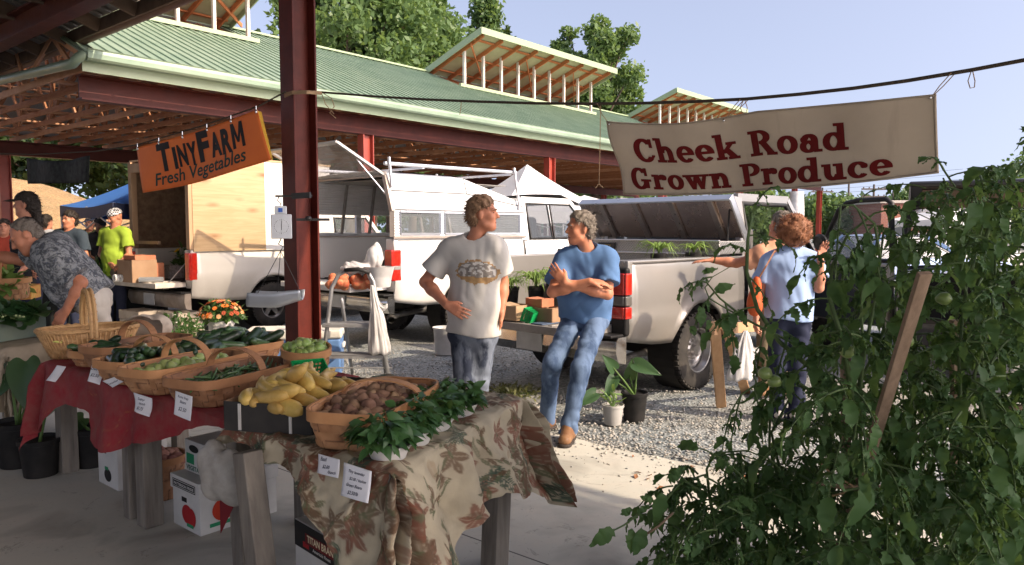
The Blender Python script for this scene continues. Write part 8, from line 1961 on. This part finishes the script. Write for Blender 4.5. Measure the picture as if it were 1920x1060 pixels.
SPARSE = [(1520, 680), (1575, 540), (1620, 420), (1760, 345), (1990, 310), (1990, 470), (1640, 560), (1560, 700), (1500, 880), (1380, 940), (1270, 1020), (1240, 1060), (1250, 930), (1400, 840)]
PB = [(1345, 2.62), (1490, 2.75), (1610, 2.45), (1720, 2.9), (1830, 2.4), (1960, 2.7)]
PL = ['leftmost tomato plant, low with a branch reaching towards the floral table', 'second tomato plant from the left, in front of the woman in light blue', 'tall tomato plant around the middle of the row, left of the leaning stake', 'tall tomato plant right behind the leaning wooden stake', 'bushy tomato plant in front at the right, below the dark car roof', 'tomato plant cut off by the right edge of the photo']
r = random.Random(21); PLANTS = []
for (px, d), lab in zip(PB, PL):
    q = PD(px, 500, d); q.z = 0; t = thing('tomato_plant', lab, 'tomato plant', q, 0, 'potted tomato plants along the front'); b = MB(); pot(t, Mloc(q), .15, .27, WBAG if px in (1490, 1830) else BPOT); L = Leaves(); PLANTS.append((t, q, L, px, d))
    top = {1345: 900, 1490: 700, 1610: 420, 1720: 390, 1830: 370, 1960: 350}[px]
    for k in range(4):
        e = PD(px+r.uniform(-50, 50), top+r.uniform(0, 120), d+r.uniform(-.2, .2)); pts = [q+V3(0, 0, .22)]
        for i in range(1, 7): pts.append(lerp(q+V3(0, 0, .22), e, i/6)+V3(r.gauss(0, .03), r.gauss(0, .03), 0))
        L.st.tube(pts, [.009*(1-.1*i) for i in range(7)], 6)
def nearest(px): return min(PLANTS, key=lambda P: abs(P[3]-px)+r.uniform(0, 70))
def fill(poly, n, dl_, L0, L1):
    x0 = min(p[0] for p in poly); x1 = max(p[0] for p in poly); y0 = min(p[1] for p in poly); y1 = max(p[1] for p in poly); k = 0
    while k < n:
        x, y = r.uniform(x0, x1), r.uniform(y0, y1)
        if not inside(x, y, poly): continue
        t, q, L, px, d = nearest(x); dd = d+r.uniform(-dl_, dl_); p = PD(x, y, dd)
        if p.z < .06 or (dd < 2.42 and 1610 < x < 1770 and 470 < y < 800): continue
        a = r.uniform(0, 6.28); out = V3(p.x-q.x, p.y-q.y, 0)*1.2; L.compound(p-V3(0, 0, -.03), V3(math.cos(a), math.sin(a)-.25, r.uniform(-.25, .5))+out, r.uniform(L0, L1), r); k += 1
fill(DENSE, 730, .42, .13, .23); fill(SPARSE, 125, .25, .11, .19); fill([(1300, 900), (1480, 880), (1520, 1090), (1250, 1090)], 75, .25, .11, .18)
# single branches that stand clear of the mass, as picture points with leaf size
def branch(pi, pts, d0, d1, leaves, rad=.006):
    t, q, L, px, d = PLANTS[pi]; n = len(pts); P3 = [PD(x, y, lerp(d0, d1, i/(n-1))) for i, (x, y) in enumerate(pts)]; L.st.tube(P3, [rad*(1-.6*i/(n-1)) for i in range(n)], 6)
    for f, dx, dz, size in leaves:
        k = min(n-2, int(f*(n-1))); p = lerp(P3[k], P3[k+1], f*(n-1)-k); L.compound(p, V3(dx, -.3, dz), size, r, 1.0, n=3 if size > .15 else 2)
def leaf1(pi, px, py, d, dx, dz, z): 
    L = PLANTS[pi][2]; L.c.append(PD(px, py, d)); L.d.append(V3(dx, -.25, dz)); L.u.append(V3(.2, -.9, .4)); L.z.append(z); L.dr.append(.5)
branch(1, [(1560, 900), (1545, 750), (1520, 690), (1460, 640), (1420, 580), (1400, 510), (1402, 450), (1410, 400)], 2.6, 2.5, [(.15, 1, .2, .16), (.3, -.8, -.2, .2), (.4, -.4, -.8, .2), (.5, .8, -.1, .18), (.58, -1, .1, .2), (.7, .6, -.5, .14), (.8, -.5, .5, .12), (.88, .7, .2, .14), (1.0, .1, .6, .12)], .011)
branch(1, [(1545, 690), (1480, 640), (1400, 600), (1350, 560), (1325, 530)], 2.6, 2.55, [(.4, -.3, -.9, .2), (.7, .2, -.9, .18), (.85, -.6, -.4, .14), (1.0, -.7, .3, .1)])
branch(1, [(1400, 600), (1355, 575), (1330, 560), (1322, 540), (1335, 520), (1370, 500)], 2.55, 2.5, [(.8, -.5, .1, .09)], .003)
for a in ((1318, 512, 2.52, .6, .3, .055), (1340, 545, 2.5, .9, .35, .075), (1312, 575, 2.5, .2, -1, .075), (1330, 600, 2.5, -.2, -1, .05)): leaf1(1, *a)
branch(1, [(1530, 740), (1470, 700), (1420, 720), (1390, 740), (1372, 770)], 2.6, 2.5, [(.3, -.6, -.6, .2), (.55, .2, -1, .2), (.75, -.4, -.9, .16), (1.0, -.4, -.8, .14)])
branch(2, [(1600, 760), (1580, 640), (1555, 560), (1560, 500), (1590, 440), (1640, 400)], 2.45, 2.4, [(.2, -1, .0, .2), (.4, -.9, .2, .22), (.55, .8, .4, .18), (.7, -.6, .1, .2), (.85, .2, -.9, .22), (1.0, .6, .3, .16)], .009)
branch(2, [(1640, 560), (1650, 480), (1640, 420), (1600, 385), (1560, 385)], 2.4, 2.35, [(.3, .8, .2, .2), (.5, -.7, -.5, .22), (.7, .4, -.9, .24), (.9, -.2, -1, .24)])
branch(3, [(1700, 600), (1720, 480), (1760, 400), (1790, 350), (1770, 320)], 2.8, 2.6, [(.3, -.8, .1, .2), (.5, .8, .2, .2), (.7, -.8, .3, .18), (.9, .6, .4, .16), (1.0, -.4, .5, .14)], .008)
branch(4, [(1830, 560), (1850, 440), (1880, 360), (1920, 310), (1950, 290)], 2.6, 2.5, [(.4, -.8, .2, .2), (.6, -.5, .5, .2), (.8, -.9, .2, .18), (.95, -.3, .6, .16)], .008)
branch(0, [(1345, 1010), (1330, 930), (1280, 900), (1250, 935), (1210, 955), (1170, 985), (1140, 1000)], 2.5, 2.35, [(.15, .5, .6, .12), (.3, -.5, .7, .12)], .006)
for a in ((1150, 990, 2.35, -.7, -.5, .10), (1182, 992, 2.36, .1, -1, .09), (1205, 990, 2.36, -.25, -1, .105), (1240, 925, 2.4, -.15, -1, .115), (1165, 965, 2.36, .6, .4, .05), (1195, 962, 2.36, .6, .5, .05), (1225, 940, 2.38, -.8, .4, .05), (1255, 900, 2.4, .5, .5, .07)): leaf1(0, *a)
branch(0, [(1330, 930), (1325, 880), (1340, 850), (1400, 845), (1440, 860)], 2.5, 2.45, [(.2, -.8, .1, .12), (.4, .5, .5, .14), (.7, .1, -.9, .14), (1.0, .7, -.4, .16)], .005)
branch(0, [(1300, 990), (1270, 1010), (1255, 1050)], 2.45, 2.4, [(.5, -.7, -.4, .12), (1.0, -.5, -.8, .12)])
for t, q, L, px, d in PLANTS: L.build(t, r)
# green tomatoes hanging among the leaves
TG = mat('green_tomato', (.20, .30, .08), .35, col2=(.28, .36, .12), vs=10, coat=.3)
for i, (x, y, d, pi) in enumerate(((1435, 700, 2.45, 1), (1452, 715, 2.46, 1), (1590, 660, 2.3, 2), (1700, 640, 2.5, 3), (1770, 560, 2.4, 4))):
    c = PD(x, y, d); b = lumpy(.024, .024, .021, .12, i); b.v = [p+c for p in b.v]; b.build('green_tomato', TG, PLANTS[pi][0], smooth=180)
# stakes
SK = mat('stake_wood', (.30, .215, .15), .85, col2=(.2, .14, .095), vs=9, stretch=(4, 4, .4), bump=.3, bs=40)
sa, sb_ = PD(1734, 512, 1.95), PD(1648, 793, 2.22); b = MB(); b.bar(sa, sa+(sb_-sa)*((sa.z-.02)/(sa.z-sb_.z)), .034, .018, up=(0, -1, .2)); tag(b.build('wooden_stake', SK, bevel=.002), 'flat wooden stake leaning across the tomato plants', 'stake')
for i, (a, e, d, lab) in enumerate((((1878, 770), (1990, 745), 2.3, 'short horizontal stick among the leaves at the right edge'), ((1530, 905), (1652, 915), 2.28, 'thin stick tied across the low tomato stems'), ((1205, 1006), (1262, 962), 2.38, 'thin twig under the low left tomato branch'))):
    b = MB(); b.tube([PD(a[0], a[1], d), PD((a[0]+e[0])/2, (a[1]+e[1])/2+4, d), PD(e[0], e[1], d)], .009 if i != 2 else .004, 7); tag(b.build('stick', SK, smooth=180), lab, 'stick')
b = MB(); b.tube([PD(1600, 912, 2.27), PD(1560, 890, 2.27), PD(1540, 870, 2.28)], .003, 5); b.tube([PD(1600, 912, 2.27), PD(1580, 925, 2.27), PD(1560, 930, 2.28)], .003, 5); tag(b.build('twine_tie', TWINE), 'twist of twine tied round the low stick', 'string')
for i, (x, y0, y1, d) in enumerate(((1585, 660, 1000, 3.0), (1790, 600, 1000, 3.1))):
    b = MB(); a, e = PD(x, y0, d), PD(x+8, y1, d); e.z = 0; b.bar(a, e, .035, .03); tag(b.build('wooden_stake', SK, bevel=.002), ['upright stake behind the middle tomato plant', 'upright stake behind the tomato plants under the dark car'][i], 'stake')
